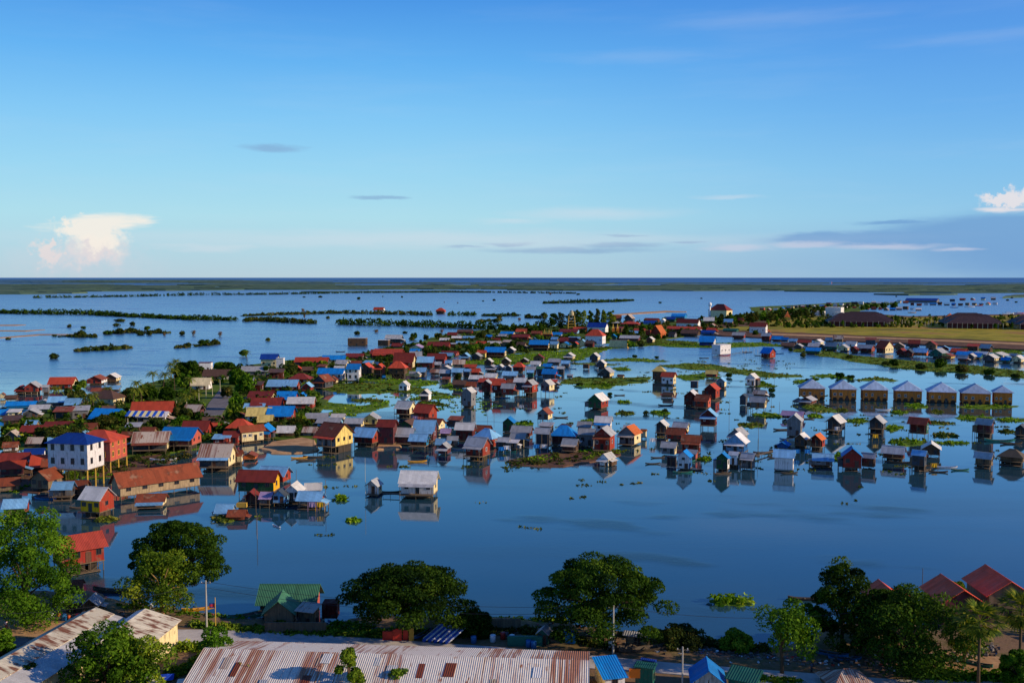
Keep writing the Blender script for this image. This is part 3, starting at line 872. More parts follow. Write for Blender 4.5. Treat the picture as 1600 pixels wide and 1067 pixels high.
houses('''
494 543 575 601 s bl wh k.2 n4 nd r.4 V0 stp | white school with long blue roof and a two-storey block at its right end | the white blue-roofed school
+ 541 566 568 606 s bl wh/wh N2 n2 k.22 nd r.9 stp
406 438 553 576 s nb cr n2 k.1 r.6 | cream villa with navy roof and white balconies at the far waterfront | the cream navy-roofed villa
+ 431 446 559 577 t wh wh k.1
315 366 577 594 s br wh/bl k.05 r.5
309 334 566 581 t dr wh k.1 n1
298 333 590 610 s cr wh k.1 n1
375 424 572 588 s gy gy/gy r.35 k.1
457 519 558 573 s rd sg k.1 r.4
501 544 555 568 s bl cr k.1 r.5
524 546 562 577 s gy cr
538 572 552 565 s dr dr
576 617 546 559 s dr dr k.1
579 636 545 562 s rd dr k.1
541 577 528 541 t gy br k.05 | moored houseboat with a long cabin on the open water | the moored houseboat
589 611 531 541 t lg br k.1
600 632 523 541 s lg sg O r.5 | grey two-deck floating restaurant at the waterfront | the two-deck floating restaurant
611 633 536 546 s dr bl
638 666 538 554 f pk cr
640 658 545 554 s bl cy
561 586 567 603 f rd br k.45 L
585 603 568 603 f rd br/pn k.42
605 639 564 606 h rd br k.42 L | dark brown house with crimson hipped roof on a forest of tall stilts | the crimson-roofed tall house
613 652 551 583 s dr rd/cr k.2 q1.3 | steep brown-roofed house with red and white trimmed gable end | the trimmed gable house
650 681 557 577 s lb dr k.1
650 668 574 591 s lb sg k.2
639 651 580 593 s gy cr
647 659 581 593 f gy cr
673 691 565 577 s gy sg
665 701 552 570 s dr vio/rw k.1
684 711 551 564 s lb tl
686 720 548 560 s dr rd
695 708 563 575 s lb wh
688 707 571 584 f lg gy
686 706 577 595 s gy sg
705 725 575 596 s lb gy
723 737 576 593 s lb sg
731 752 575 592 s rd rw
719 737 551 568 f lb sg
735 755 551 567 f gy sg
745 761 547 565 s rd yl
725 746 569 580 s rd br
758 780 570 584 f gy sg
775 790 569 584 f lg gy
789 801 570 584 f lg sg
800 822 566 587 h rd dr
784 811 580 597 s lb gy
732 758 586 602 s lg gy
757 779 583 597 s lg cr
755 794 542 564 s bl dr/cr O k.25 r.5 | long blue-roofed hall with white edge standing on posts by the green mat | the blue-roofed posts hall
790 807 542 556 f lg sg
665 707 534 546 s dr rd k.05 r.5
686 704 528 537 s lg br
698 717 519 529 s dr br
713 741 515 524 s br rd r.4
705 723 525 533 s lg rd
722 744 525 533 s lb gy
711 734 533 543 s lb cy
743 761 533 543 s rd rd
703 713 536 546 d gy rd
733 745 536 547 s ru br
760 785 533 541 s lg gy
759 770 523 532 s bl dr
770 783 528 537 s dr br
775 794 522 531 s gy dr
780 807 518 528 s bl cr
797 821 524 534 s dr dr
805 822 515 524 s rd cr
806 825 513 524 s ru dr
798 831 522 535 s dr rd
829 849 517 528 s ru ru
830 842 527 536 f lb gy
825 861 531 555 s bl dr/cr O k.35 r.5 | blue-roofed maroon house on tall pale stilts beside the big green mat | the blue-roofed maroon pile house
857 874 533 551 s lb cr
872 905 527 542 s dr dr
873 894 534 548 f bl cr
887 909 526 534 s lb gy
894 905 534 545 f rd gn
905 916 530 547 f lb cr
914 930 532 547 s br dr
872 908 514 525 s dr lb
894 918 511 522 s rd rd
862 880 519 530 s bl wh
912 949 514 540 h rd wh n3 k.1 | white villa with orange-red hipped roof above the green bank | the white red-hipped villa
915 953 504 521 s nb wh N1 n4 k.1 r.5 nd | long white building with navy roof and row of dark windows beside the tall grove | the long white navy-roofed building
950 985 531 543 t br cr/ye k.02 r.4 nd n0 | flat-roofed yellow ochre building at the water's edge, its wall mirrored | the yellow waterside box
952 966 522 534 f bl tl
966 1003 524 537 s gy vio
981 1004 517 526 s lb tl
989 1011 513 522 s rd rd
967 1003 502 514 h rd dr
1004 1033 497 507 s dr dr
1004 1028 501 511 s nb lb
1036 1059 495 506 s nb tl
1047 1075 490 501 s bl cy
1031 1042 498 511 f wh wh
1008 1018 516 529 t rd rw
1009 1024 526 539 f lg vio/cr
1062 1096 515 529 s br sg/br r.5
1038 1101 510 522 s rd dr r.3
1054 1097 498 514 s dr wh n5 r.4 k.05 nd | white school house with a wide dark red roof behind the temple | the white red-roofed school house
1015 1042 508 530 f or rw/or e-30 q1.5 k.1 r.9 | small temple with steep orange-gold gable roof near the water's edge | the orange-gold temple
1094 1120 516 526 s nb bl
1103 1121 512 522 s rd dr
1091 1120 525 541 s bl nb/wh k.1 | low blue house with white gable end, by the pond bank | the low blue white-gabled house
1128 1156 513 522 s tl tl
1143 1166 519 533 s gy dr/rw
1169 1201 504 522 s dr wh n3 k.05 nd r.5 | white two-storey house with crimson roof on the dry bank | the white crimson-roofed bank house
1184 1202 514 523 s rd wh
1189 1206 520 536 s gy dr/rw k.2
1205 1225 525 536 s bl rd
1110 1144 538 559 t wh wh/wh e-38 r1.6 n1 m3 k.18 nd | white flat-roofed box house with round windows floating alone on the pond | the white floating box house
1188 1213 543 562 s bl dr/rw e-35 r.9 k.12 | lone orange-walled house with bright blue roof on the pond | the lone orange-walled pond house
1266 1294 486 495 t wh wh k.0 n3
1288 1320 480 497 t wh wh k0 n3 nd | bright white modern stepped building behind the dark sheds | the bright white stepped building
+ 1303 1320 488 498 t wh wh k0
1104 1147 475 496 h dr cr/cr n5 N1 k0 e-25 r.7 nd | big cream hall with dark maroon roof beside the white water tower | the big cream hall
''', -14, z0=0.0)
houses('''
588 623 655 697 s dr vio k.1 r.8
620 658 655 678 f br gn/cr e-25
659 698 653 680 s ru cr/cr e-30
617 651 626 664 s lg dr/cr k.35 e-30
644 686 631 664 s rd rd/rw k.12 e-32 r.9 | orange-red house with pale skirt beside the purple laundry | the orange-red house with skirt
618 651 668 698 s gy vio k.12
644 686 656 700 s lb dr/vio k.2 P r1.0 | two-tiered light blue roofed maroon house with white arched windows | the two-tiered light blue house
638 672 678 716 s lb dr/cy O k.4 V1.5
680 708 685 702 s lb gy
683 706 691 711 f gy vio k.1
688 706 669 684 s pk br
698 717 681 702 s gy sg
710 745 660 694 s lg dr k.15
742 770 664 684 s ru dr
737 785 669 704 h lb rd/rw k.12 e-32
725 769 682 734 s gy rd/rw k.32 e-28 r.85 P L | brick red stilt house mirrored in the water, lean-to grey front roof | the mirrored brick red house
784 807 651 682 f bl gn/gn k.2 | small green hut with bright blue gable roof | the green hut with blue gable
838 865 637 672 f ru gy/cr k.38 e-18 | lone small grey hut with rust orange roof on thin stilts in open channel | the lone rust-roofed channel hut
797 835 665 690 s gy dr
796 825 676 700 s gy br/cr k.1
777 798 683 708 s gy sg O
791 812 688 708 d wh gy O
834 863 668 706 s gy sg O k.15
858 904 664 704 h bl vio/vio k.15 O | maroon house with broad bright blue hipped roof by the muddy bank | the broad blue-hipped house
903 931 669 704 s gy gy k.15
928 958 650 678 s lg wh P pcbl k.05
926 963 666 707 f gy rd/rw P pcru k.1
965 1004 664 700 f or gy/cr P pcrr k.12 e-22 r1.1 | grey plank house with faded orange roof at the row's right end | the faded orange-roofed plank house
1001 1011 670 690 s or cr
877 906 685 716 s gy vio/br k.3 P pcrr
896 914 679 704 f lg gn/gn
935 963 707 729 f lg wh/cr k.05 e-30 r1.4 n1 | small white shed with tin roof floating alone before the muddy bank | the small white floating shed
917 953 614 646 f lg gn/rd k.2 e-25 r1.2 | dark green gable house with pale tin roof and orange side, alone in open water | the lone dark green house
1032 1058 581 605 s rd wh/cr k.15 n2
1018 1041 572 601 h yl br k.2
1035 1053 613 625 s br bw O k.3
1022 1046 656 690 f lg sg/cr k.3 O
1050 1078 659 684 s gy rw/cr
1040 1074 668 696 s ru rd
1064 1097 679 712 s ru dr k.12
1032 1059 690 714 s gy gy/cr k.12 | squat grey tin shed on the water in front of the dark red cluster | the squat grey tin shed
1040 1058 713 734 t bk bk k.2 O
1057 1083 703 738 f bl wh/bl k.12 r1.1 N2 | narrow white and blue two-level hut with bright blue gable roof | the narrow white and blue hut
1072 1091 702 724 s gy gy/pn
1093 1122 638 680 f lb dr/dr k.28 e-8 r.9 P | crimson hut with pale blue gable roof standing alone mid-channel | the lone crimson gable hut
1067 1094 609 642 f wh dr k.22
1085 1112 616 644 s ru rw/pn k.2
1099 1126 599 630 f rd dr/rw k.2
1118 1136 589 612 f lb gy/cr k.25
1102 1122 578 594 s yl rd
1078 1092 595 608 t gy sg k.1
1165 1186 583 604 f lg wh/wh k.1 e-20 | small white hut with grey gable roof beside a leafy mat | the small white mat-side hut
1155 1169 615 634 f sg sg k.1
1176 1199 609 626 s rr br
1170 1199 619 656 s gy gy/cr k.4 O
1137 1170 668 700 f gy gy
1132 1171 676 712 f wh lb/bl k.12 P r.9 | pale tin gable house with blue front panels, central in the right cluster | the pale tin house with blue front
1118 1141 706 746 f bl gn/wh k.25 r.8
1138 1155 705 740 s wh wh/lb k.3
1157 1181 707 738 s gy gy k.18
1208 1242 702 740 s lb wh k.12 nd n0 e-4 | bright corrugated white shed mirrored in the calm water | the bright corrugated shed
1213 1236 689 706 f bl bl
1228 1255 646 690 f gy gy/gy e-6 k.15 r1.3 | tall grey corrugated gable house in the right cluster | the tall grey gable house
1220 1258 642 660 s pk dr
1240 1259 620 634 f lb gy
1249 1277 619 636 f gy dr
1240 1265 676 712 f lg br/br k.35
1264 1290 677 716 f or dr/rd k.35 O
1269 1302 708 736 s lb gy e2
1314 1347 698 744 f bl rd/rd k.22 r.9 e4 | plank red hut with vivid blue gable roof, nearest of the right cluster | the vivid blue-roofed red hut
1345 1369 707 732 s gy br k.1
1288 1322 648 688 f lg sg/sg O k.3 V1.5
1355 1385 649 692 f gy sg O k.4
1418 1452 652 694 s rd dr/tl O k.3 | red-roofed open stilt house standing alone at right | the red-roofed open stilt house
1377 1415 696 732 s gy dr O k.35
1424 1448 703 748 s lb sg k.35
1440 1469 690 722 f lg br/br k.3 e0
1524 1553 654 696 s gy vio O k.35 | grey-roofed open house on stilts near the right edge | the grey-roofed open house far right
1522 1552 706 740 s gy bw O k.3
1560 1602 701 738 h th th O k.35 | skeletal thatched pavilion of bare poles at the right edge | the thatched pole pavilion
1585 1606 662 692 f sg sg O k.3
721 745 605 642 f lg gy/gy k.15 r1.3 e-22 | lone grey plank gable hut at the channel mouth with a yellow drum | the lone grey gable hut
656 675 608 627 f lg sg/wh k.1
622 642 595 613 f lg wh/wh k.12
728 746 596 610 s ru dr
745 792 591 607 s rd dr
752 770 593 628 f gy dr k.35
768 793 594 630 s rd dr k.35
782 807 599 632 s gy rd k.35
802 825 590 622 s lg sg k.3
817 841 593 630 f gy rw/rw k.35 e-25 | orange-red stilt house at the right end of the mid-water row | the orange-red mid-water house
843 868 593 628 f lg gy/cr k.4 e-25
821 839 572 592 s gy br
828 846 564 580 s lg wh
838 851 572 592 s gn sg
848 864 568 586 s bl gn
846 873 576 600 s bl sg/rw
858 873 571 583 s lb gy
870 883 572 588 s lg sg
856 878 560 574 s gy sg
876 892 563 577 s lb gy
880 900 551 566 f lg gy/cr
920 939 551 569 f lg sg/cr
931 949 562 580 f lg sg/cr
936 961 574 596 f gy sg/cr
910 922 569 579 t ru br
964 976 585 593 s br cr
885 896 585 593 d gy gy
823 835 578 596 s lb tl
476 516 645 666 s gy br
493 539 652 674 s gy lb
538 571 653 674 s gy sg/cr
565 596 645 672 f gy yl/cr
517 541 646 660 s lg cr
491 556 660 726 s ru gy/yl k.34 e-40 r1.1 m3 L P pcrd | yellow-walled stilt house with rust gable roof, grey shaded front, mirrored below | the yellow-walled stilt house
550 596 668 708 s lb dr/rw k.3 e-28 r.75 L | crimson plank house with light blue roof on thin stilts | the crimson light-blue-roofed house
622 689 735 786 s lg wh/cr n2 k.2 r.62 e-12 P pcgy L | big white corrugated house on short stilts alone in the near water | the lone big white house
570 599 748 780 f gy wh/cr e-22 r1.2 k.15 O | small grey shed linked by a plank jetty to the big white house | the jetty shed
402 458 728 762 s lb rd/rw k.2 e-25
368 442 734 790 s dr gn/ye e-20 r.5 k.3 L | green-walled house with dark red roof and bright yellow end wall | the green and yellow house
381 407 765 798 f dr vio k.25 O
406 429 768 802 s pk gy k.35
425 453 763 806 f sg lb/lb k.38 e-16 L
442 478 754 800 f lg wh/gy k.3 e-16 r1.3
463 510 767 806 s lb gy/rw k.3 e-18 r.7 O
336 369 787 810 s lb wh/gy k.12
355 387 796 814 s ru ru k.1
''', -14)
# right-hand strip along the far canal
houses('''
1220 1233 527 538 s bl sg
1220 1244 535 546 s br br
1232 1247 529 539 s lb gy
1245 1269 531 543 s dr gn
1240 1256 537 548 f gy sg
1270 1288 530 542 f wh cr
1258 1285 543 557 s bl gn/gn | aqua and blue little house fronting the strip by a round bush | the aqua strip house
1262 1283 536 548 s gy br
1279 1293 537 550 f gy sg
1288 1311 535 552 s gy tl
1308 1328 538 553 f gy cr
1321 1340 533 546 s lg wh
1328 1342 541 555 f dr dr
1338 1368 538 555 s gy dr/rw
1368 1397 532 554 s rd dr/cr e-35 r1.3 m3 k.1 | tall house with crimson roof and cream side wall above the strip | the tall crimson-roofed strip house
1400 1419 544 561 f dr dr
1412 1429 545 562 f sg dr
1426 1451 544 562 s lb or
1452 1481 544 565 f gy tl/tl | teal-green gabled house in the strip of canal houses | the teal gabled house
1470 1493 552 564 f ru yl
1485 1513 544 556 s rd dr
1494 1521 549 560 s bl cr
1496 1513 555 568 s gy dr/rw
1510 1526 552 565 f lg sg
1513 1536 551 564 s bl tl
1524 1545 549 560 s lg gy
1535 1561 553 570 f lg sg/cr
1543 1577 550 564 f lg cr/cr
1564 1580 558 570 s bl tl
1580 1602 555 571 f lg cr/cr
1576 1590 552 562 s gy br
''', -16)
# a row of seven identical houses on stilts
for i, (x0, x1, yt, yb) in enumerate([(1245, 1291, 592, 625), (1293, 1340, 593, 626), (1342, 1389, 594, 627), (1393, 1442, 595, 628),
                                      (1445, 1496, 597, 630), (1497, 1549, 599, 632), (1549, 1582, 602, 633)]):
    c, yaw, w, D, zt = solve_box(x0, x1, yt, yb, math.radians(7), .9)
    rt = empty('stilt_house', (c.x, c.y, 0), yaw)
    build_body(rt, w, D, zt, 'p', 'lv', 'oc', 'oc', dict(k=.03, n=3, wm='w', pr=.16, q=.85), x1 - x0)
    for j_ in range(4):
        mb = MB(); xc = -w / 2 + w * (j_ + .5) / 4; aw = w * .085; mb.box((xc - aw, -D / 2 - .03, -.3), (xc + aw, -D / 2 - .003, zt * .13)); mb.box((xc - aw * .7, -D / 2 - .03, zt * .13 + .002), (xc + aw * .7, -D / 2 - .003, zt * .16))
        mb.build('arch_opening', VOIDM, rt)  # dark panel on the wall, painted as the shade inside an arch
    pos = ['first', 'second', 'third', 'fourth', 'fifth', 'sixth', 'seventh'][i]
    tag(rt, '%s from the left of seven ochre stilt houses with pale blue metal roofs' % pos, 'house', 'matching row of ochre stilt houses')
ANCH += [(1315, 612, 'the ochre house row'), (1530, 618, 'the ochre row right end'), (1418, 614, 'the ochre row middle')]
# ------------------------------------------------------------------ water
def water_mat():
    m, b, p, out = new_mat('water')
    geo = b.n('ShaderNodeNewGeometry')
    pos = geo.outputs['Position']
    x, y, z = b.sep(pos)
    # the open lake beyond the village is ruffled by wind, the sheltered channels are nearly still
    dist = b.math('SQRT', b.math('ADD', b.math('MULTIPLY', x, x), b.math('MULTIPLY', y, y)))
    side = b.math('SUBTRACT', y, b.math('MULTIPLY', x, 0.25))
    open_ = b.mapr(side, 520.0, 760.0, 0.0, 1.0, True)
    patch = b.noise(b.vmath('MULTIPLY', pos, (0.006, 0.022, 0.0)), 1.0, 4, 0.6).outputs[0]
    pt2 = b.noise(b.vmath('ADD', b.vmath('MULTIPLY', pos, (0.016, 0.030, 0.0)), b.vmath('MULTIPLY', b.xyz(y, 0.0, 0.0), (0.010, 0.0, 0.0))), 1.0, 3, 0.55).outputs[0]
    gust = b.math('ADD', b.math('MULTIPLY', b.mapr(patch, 0.46, 0.7, 0.0, 1.0, True), 0.35), b.mapr(pt2, 0.57, 0.66, 0.0, 1.0, True))
    n1 = b.noise(b.vmath('MULTIPLY', pos, (0.5, 0.9, 0.0)), 1.0, 3, 0.6).outputs[0]
    n2 = b.noise(b.vmath('MULTIPLY', pos, (0.05, 0.12, 0.0)), 1.0, 3, 0.6).outputs[0]
    n3 = b.noise(b.vmath('MULTIPLY', pos, (2.2, 2.6, 0.0)), 1.0, 2, 0.6).outputs[0]
    amp = b.math('ADD', b.math('ADD', 0.012, b.math('MULTIPLY', gust, 0.07)), b.math('MULTIPLY', open_, 0.30))
    h = b.math('ADD', b.math('ADD', b.math('MULTIPLY', n1, 0.5), b.math('MULTIPLY', n3, 0.12)), b.math('MULTIPLY', b.math('MULTIPLY', n2, open_), 1.5))
    bp = b.n('ShaderNodeBump'); bp.inputs['Strength'].default_value = 1.0; bp.inputs['Distance'].default_value = 1.0
    b.put(bp.inputs['Height'], b.math('MULTIPLY', h, amp))
    rough = b.math('ADD', b.math('ADD', 0.025, b.math('MULTIPLY', gust, 0.12)), b.math('MULTIPLY', open_, 0.20))
    far = b.mapr(dist, 1200.0, 9000.0, 0.0, 0.22)
    rough = b.math('ADD', rough, far)
    gl = b.n('ShaderNodeBsdfGlossy'); b.put(gl.inputs['Roughness'], rough); b.put(gl.inputs['Normal'], bp.outputs[0])
    gl.inputs['Color'].default_value = (0.93, 0.96, 1.0, 1)
    df = b.n('ShaderNodeBsdfDiffuse')
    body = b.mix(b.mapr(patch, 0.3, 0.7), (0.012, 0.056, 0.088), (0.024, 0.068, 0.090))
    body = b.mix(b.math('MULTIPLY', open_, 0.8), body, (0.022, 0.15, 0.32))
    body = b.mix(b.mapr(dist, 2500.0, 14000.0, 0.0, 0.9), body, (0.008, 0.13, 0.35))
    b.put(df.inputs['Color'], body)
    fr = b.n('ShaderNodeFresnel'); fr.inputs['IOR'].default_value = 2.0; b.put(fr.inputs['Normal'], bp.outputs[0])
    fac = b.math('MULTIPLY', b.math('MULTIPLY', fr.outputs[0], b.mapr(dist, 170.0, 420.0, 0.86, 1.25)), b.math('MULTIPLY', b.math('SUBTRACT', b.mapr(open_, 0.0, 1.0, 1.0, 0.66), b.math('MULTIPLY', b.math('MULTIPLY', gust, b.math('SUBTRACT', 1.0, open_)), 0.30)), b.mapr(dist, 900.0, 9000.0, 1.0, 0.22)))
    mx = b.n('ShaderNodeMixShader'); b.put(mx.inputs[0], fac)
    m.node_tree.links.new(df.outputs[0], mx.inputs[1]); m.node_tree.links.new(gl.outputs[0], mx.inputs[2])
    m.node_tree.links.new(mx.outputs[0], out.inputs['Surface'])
    return m
mb = MB()
S_ = 90000.0
xs = [-S_, -3000, -600, 600, 3000, S_]; ys = [-S_, -400, 100, 600, 2500, 12000, S_]
for i in range(5):
    for j in range(6):
        mb.quad([(xs[i], ys[j], 0), (xs[i + 1], ys[j], 0), (xs[i + 1], ys[j + 1], 0), (xs[i], ys[j + 1], 0)])
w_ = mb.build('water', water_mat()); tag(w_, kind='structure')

# ------------------------------------------------------------------ ground patches
def noisy_outline(pts, amp, step, seed=0):
    """closed outline in world metres with a ragged natural edge"""
    rr = random.Random(seed)
    out = []
    n = len(pts)
    for i in range(n):
        a, b_ = Vector(pts[i]), Vector(pts[(i + 1) % n])
        L = (b_ - a).length
        k = max(1, int(L / step))
        nrm = Vector((-(b_ - a).y, (b_ - a).x)).normalized() if L > 0 else Vector((0, 1))
        ph = rr.uniform(0, 6.28)
        for j in range(k):
            t = j / k
            p = a.lerp(b_, t)
            d = amp * (0.6 * math.sin(ph + t * L / (step * 1.9)) + rr.uniform(-.7, .7)) * (0.3 + 0.7 * math.sin(math.pi * t))
            out.append(p + nrm * d)
    return out
def outline_px(pts, z=0.0):
    return [(at(x, y, z).x, at(x, y, z).y) for x, y in pts]

def flat_patch(name, pts, z, th, mat, amp=0.0, step=8.0, seed=0, kind='structure', world_pts=False):
    w = pts if world_pts else outline_px(pts, z)
    if amp: w = noisy_outline(w, amp, step, seed)
    from mathutils.geometry import tessellate_polygon
    P = [Vector((p[0], p[1], z)) for p in w]
    tris = tessellate_polygon([P])
    area = sum(P[i].x * P[(i + 1) % len(P)].y - P[(i + 1) % len(P)].x * P[i].y for i in range(len(P)))
    if area < 0: P.reverse(); tris = tessellate_polygon([P])
    mb = MB()
    for t in tris:
        a, b_, c = (P[i] for i in t)
        if (b_ - a).cross(c - a).z < 0: b_, c = c, b_
        mb.quad([a, b_, c])
    n = len(P)
    ctr = sum(P, Vector()) / n
    for i in range(n):
        a, b_ = P[i], P[(i + 1) % n]
        oa = a + (a - ctr).normalized() * th * 1.5; ob = b_ + (b_ - ctr).normalized() * th * 1.5
        oa.z = z - th; ob.z = z - th
        mb.quad([oa, ob, b_, a])
    o = mb.build(name, mat)
    if kind: o['kind'] = kind
    return o

def ground_mat(name, stops, scale, bump=0.05, fine=1.2):
    m, b, p, out = new_mat(name)
    pos = b.n('ShaderNodeNewGeometry').outputs['Position']
    a = b.noise(pos, scale, 5, 0.6).outputs[0]
    f = b.noise(pos, fine, 5, 0.7).outputs[0]
    v = b.math('ADD', b.math('MULTIPLY', a, 0.6), b.math('MULTIPLY', f, 0.4))
    c = b.ramp(v, [(q, lin(cc)) for q, cc in stops])
    b.put(p.inputs['Base Color'], c); p.inputs['Roughness'].default_value = 0.95
    p.inputs['Specular IOR Level'].default_value = 0.1
    bp = b.n('ShaderNodeBump'); bp.inputs['Strength'].default_value = 0.8; bp.inputs['Distance'].default_value = bump
    b.put(bp.inputs['Height'], f); b.put(p.inputs['Normal'], bp.outputs[0])
    MATS[name] = m
    return m
DIRT = ground_mat('bank_earth', [(0.3, (88, 70, 54)), (0.46, (134, 106, 80)), (0.56, (106, 94, 58)), (0.7, (164, 138, 104))], 0.12, 0.1)
SAND = ground_mat('sand', [(0.35, (150, 112, 78)), (0.6, (196, 156, 112))], 0.2, 0.05)
MUDB = ground_mat('mud', [(0.3, (64, 46, 40)), (0.5, (102, 74, 58)), (0.65, (134, 100, 74))], 0.1, 0.1)
GRASS = ground_mat('grass_ground', [(0.3, (44, 66, 20)), (0.48, (78, 100, 28)), (0.6, (104, 118, 38)), (0.72, (132, 122, 58))], 0.06, 0.15, 0.8)
DRYG = ground_mat('dry_grass', [(0.36, (104, 84, 52)), (0.45, (128, 122, 36)), (0.53, (164, 148, 44)), (0.6, (152, 112, 66))], 0.012, 0.15, 0.06)
VEG = ground_mat('floating_leaves', [(0.32, (38, 62, 16)), (0.46, (78, 106, 24)), (0.58, (112, 134, 34)), (0.7, (126, 118, 52))], 0.15, 0.25, 1.4)
ROADM = ground_mat('road_concrete', [(0.35, (160, 154, 146)), (0.55, (196, 188, 178)), (0.7, (214, 206, 194))], 0.15, 0.01, 0.9)
ASPH = ground_mat('old_asphalt', [(0.35, (92, 88, 92)), (0.6, (124, 120, 120))], 0.2, 0.01)

# ------------------------------------------------------------------ leaf clouds
def leaf_mesh(name, lobes, mat, size, seed, up=0.35, flat=0.7):
    """lobes: (cx,cy,cz, rx,ry,rz, count): many small leaf-clump faces over and inside each lobe"""
    rg = np.random.default_rng(seed)
    Vs, Ts = [], []
    for (cx, cy, cz, rx, ry, rz, n) in lobes:
        n = int(n)
        d = rg.normal(size=(n, 3)); d[:, 2] += up
        d /= np.linalg.norm(d, axis=1)[:, None]
        rad = 0.62 + 0.45 * np.sqrt(rg.random(n))
        c = np.array([cx, cy, cz]) + d * rad[:, None] * np.array([rx, ry, rz])
        nr = d * np.array([1 / rx, 1 / ry, 1 / rz]); nr /= np.linalg.norm(nr, axis=1)[:, None]
        nr = nr + rg.normal(size=(n, 3)) * flat; nr /= np.linalg.norm(nr, axis=1)[:, None]
        ref = rg.normal(size=(n, 3))
        a = np.cross(nr, ref); a /= np.linalg.norm(a, axis=1)[:, None]
        b_ = np.cross(nr, a)
        s = size * (0.55 + 0.8 * rg.random(n))[:, None]
        tip = c + a * s * 1.1
        q = np.stack([c - a * s, c - b_ * s * .55, tip, c + b_ * s * .55], 1)
        Vs.append(q.reshape(-1, 3))
        t = np.clip(rg.normal(0.45, 0.22) + rg.normal(size=n) * 0.16, 0, 1)
        Ts.append(np.repeat(t, 4))
    v = np.concatenate(Vs).astype(np.float32); t = np.concatenate(Ts).astype(np.float32)
    nq = len(v) // 4
    me = bpy.data.meshes.new(name)
    me.vertices.add(len(v)); me.vertices.foreach_set('co', v.ravel())
    me.loops.add(nq * 4); me.loops.foreach_set('vertex_index', np.arange(nq * 4, dtype=np.int32))
    me.polygons.add(nq); me.polygons.foreach_set('loop_start', np.arange(0, nq * 4, 4, dtype=np.int32))
    try: me.polygons.foreach_set('loop_total', np.full(nq, 4, dtype=np.int32))
    except Exception: pass
    me.materials.append(mat)
    at_ = me.attributes.new('tint', 'FLOAT', 'POINT'); at_.data.foreach_set('value', t)
    me.update(calc_edges=True); me.validate()
    return me

# floating plant mats: a low leafy raft with a ragged outline
def mat_patch(pts, seed, amp=None, dens=0.05, leaf=L_HYA, lsz=0.55, h=0.35, name='floating_plants', base=None):
    w = outline_px(pts)
    P = [Vector(p) for p in w]
    per = sum((P[i] - P[i - 1]).length for i in range(len(P)))
    ar = abs(sum(P[i].x * P[(i + 1) % len(P)].y - P[(i + 1) % len(P)].x * P[i].y for i in range(len(P)))) / 2
    amp = amp if amp is not None else min(3.0, max(0.4, ar / per * 0.45))
    step = max(0.8, per / 90)
    wn = noisy_outline(w, amp, step, seed)
    o = flat_patch(name, wn, 0.10, 0.14, base or VEG, kind='stuff', world_pts=True)
    # leaf tufts as part of the same raft
    poly = np.array([(p[0], p[1]) for p in wn])
    rg = np.random.default_rng(seed)
    mn, mxx = poly.min(0), poly.max(0)
    n = int(min(2600, max(30, ar * dens)))
    cand = mn + rg.random((n * 4, 2)) * (mxx - mn)
    inside = np.zeros(len(cand), bool)
    j = len(poly) - 1
    for i in range(len(poly)):
        xi, yi = poly[i]; xj, yj = poly[j]
        with np.errstate(divide='ignore', invalid='ignore'):
            cond = ((yi > cand[:, 1]) != (yj > cand[:, 1])) & (cand[:, 0] < (xj - xi) * (cand[:, 1] - yi) / (yj - yi + 1e-12) + xi)
        inside ^= cond; j = i
    cand = cand[inside][:n]
    lobes = []
    for (x, y) in cand:
        r = rg.uniform(.6, 1.7) * (lsz / .55)
        nz = math.sin(x * .21 + seed) + math.sin(y * .17 + 2 * seed)
        hh = h * (0.6 + 0.5 * max(0, nz) + rg.random() * .5)
        lobes.append((x, y, .12, r, r, hh, 7))
    if lobes:
        me = leaf_mesh(name + '_leaves', lobes, leaf, lsz, seed, up=.9, flat=.5)
        l = inst('leaves', me, o); l['kind'] = 'stuff'
    return o

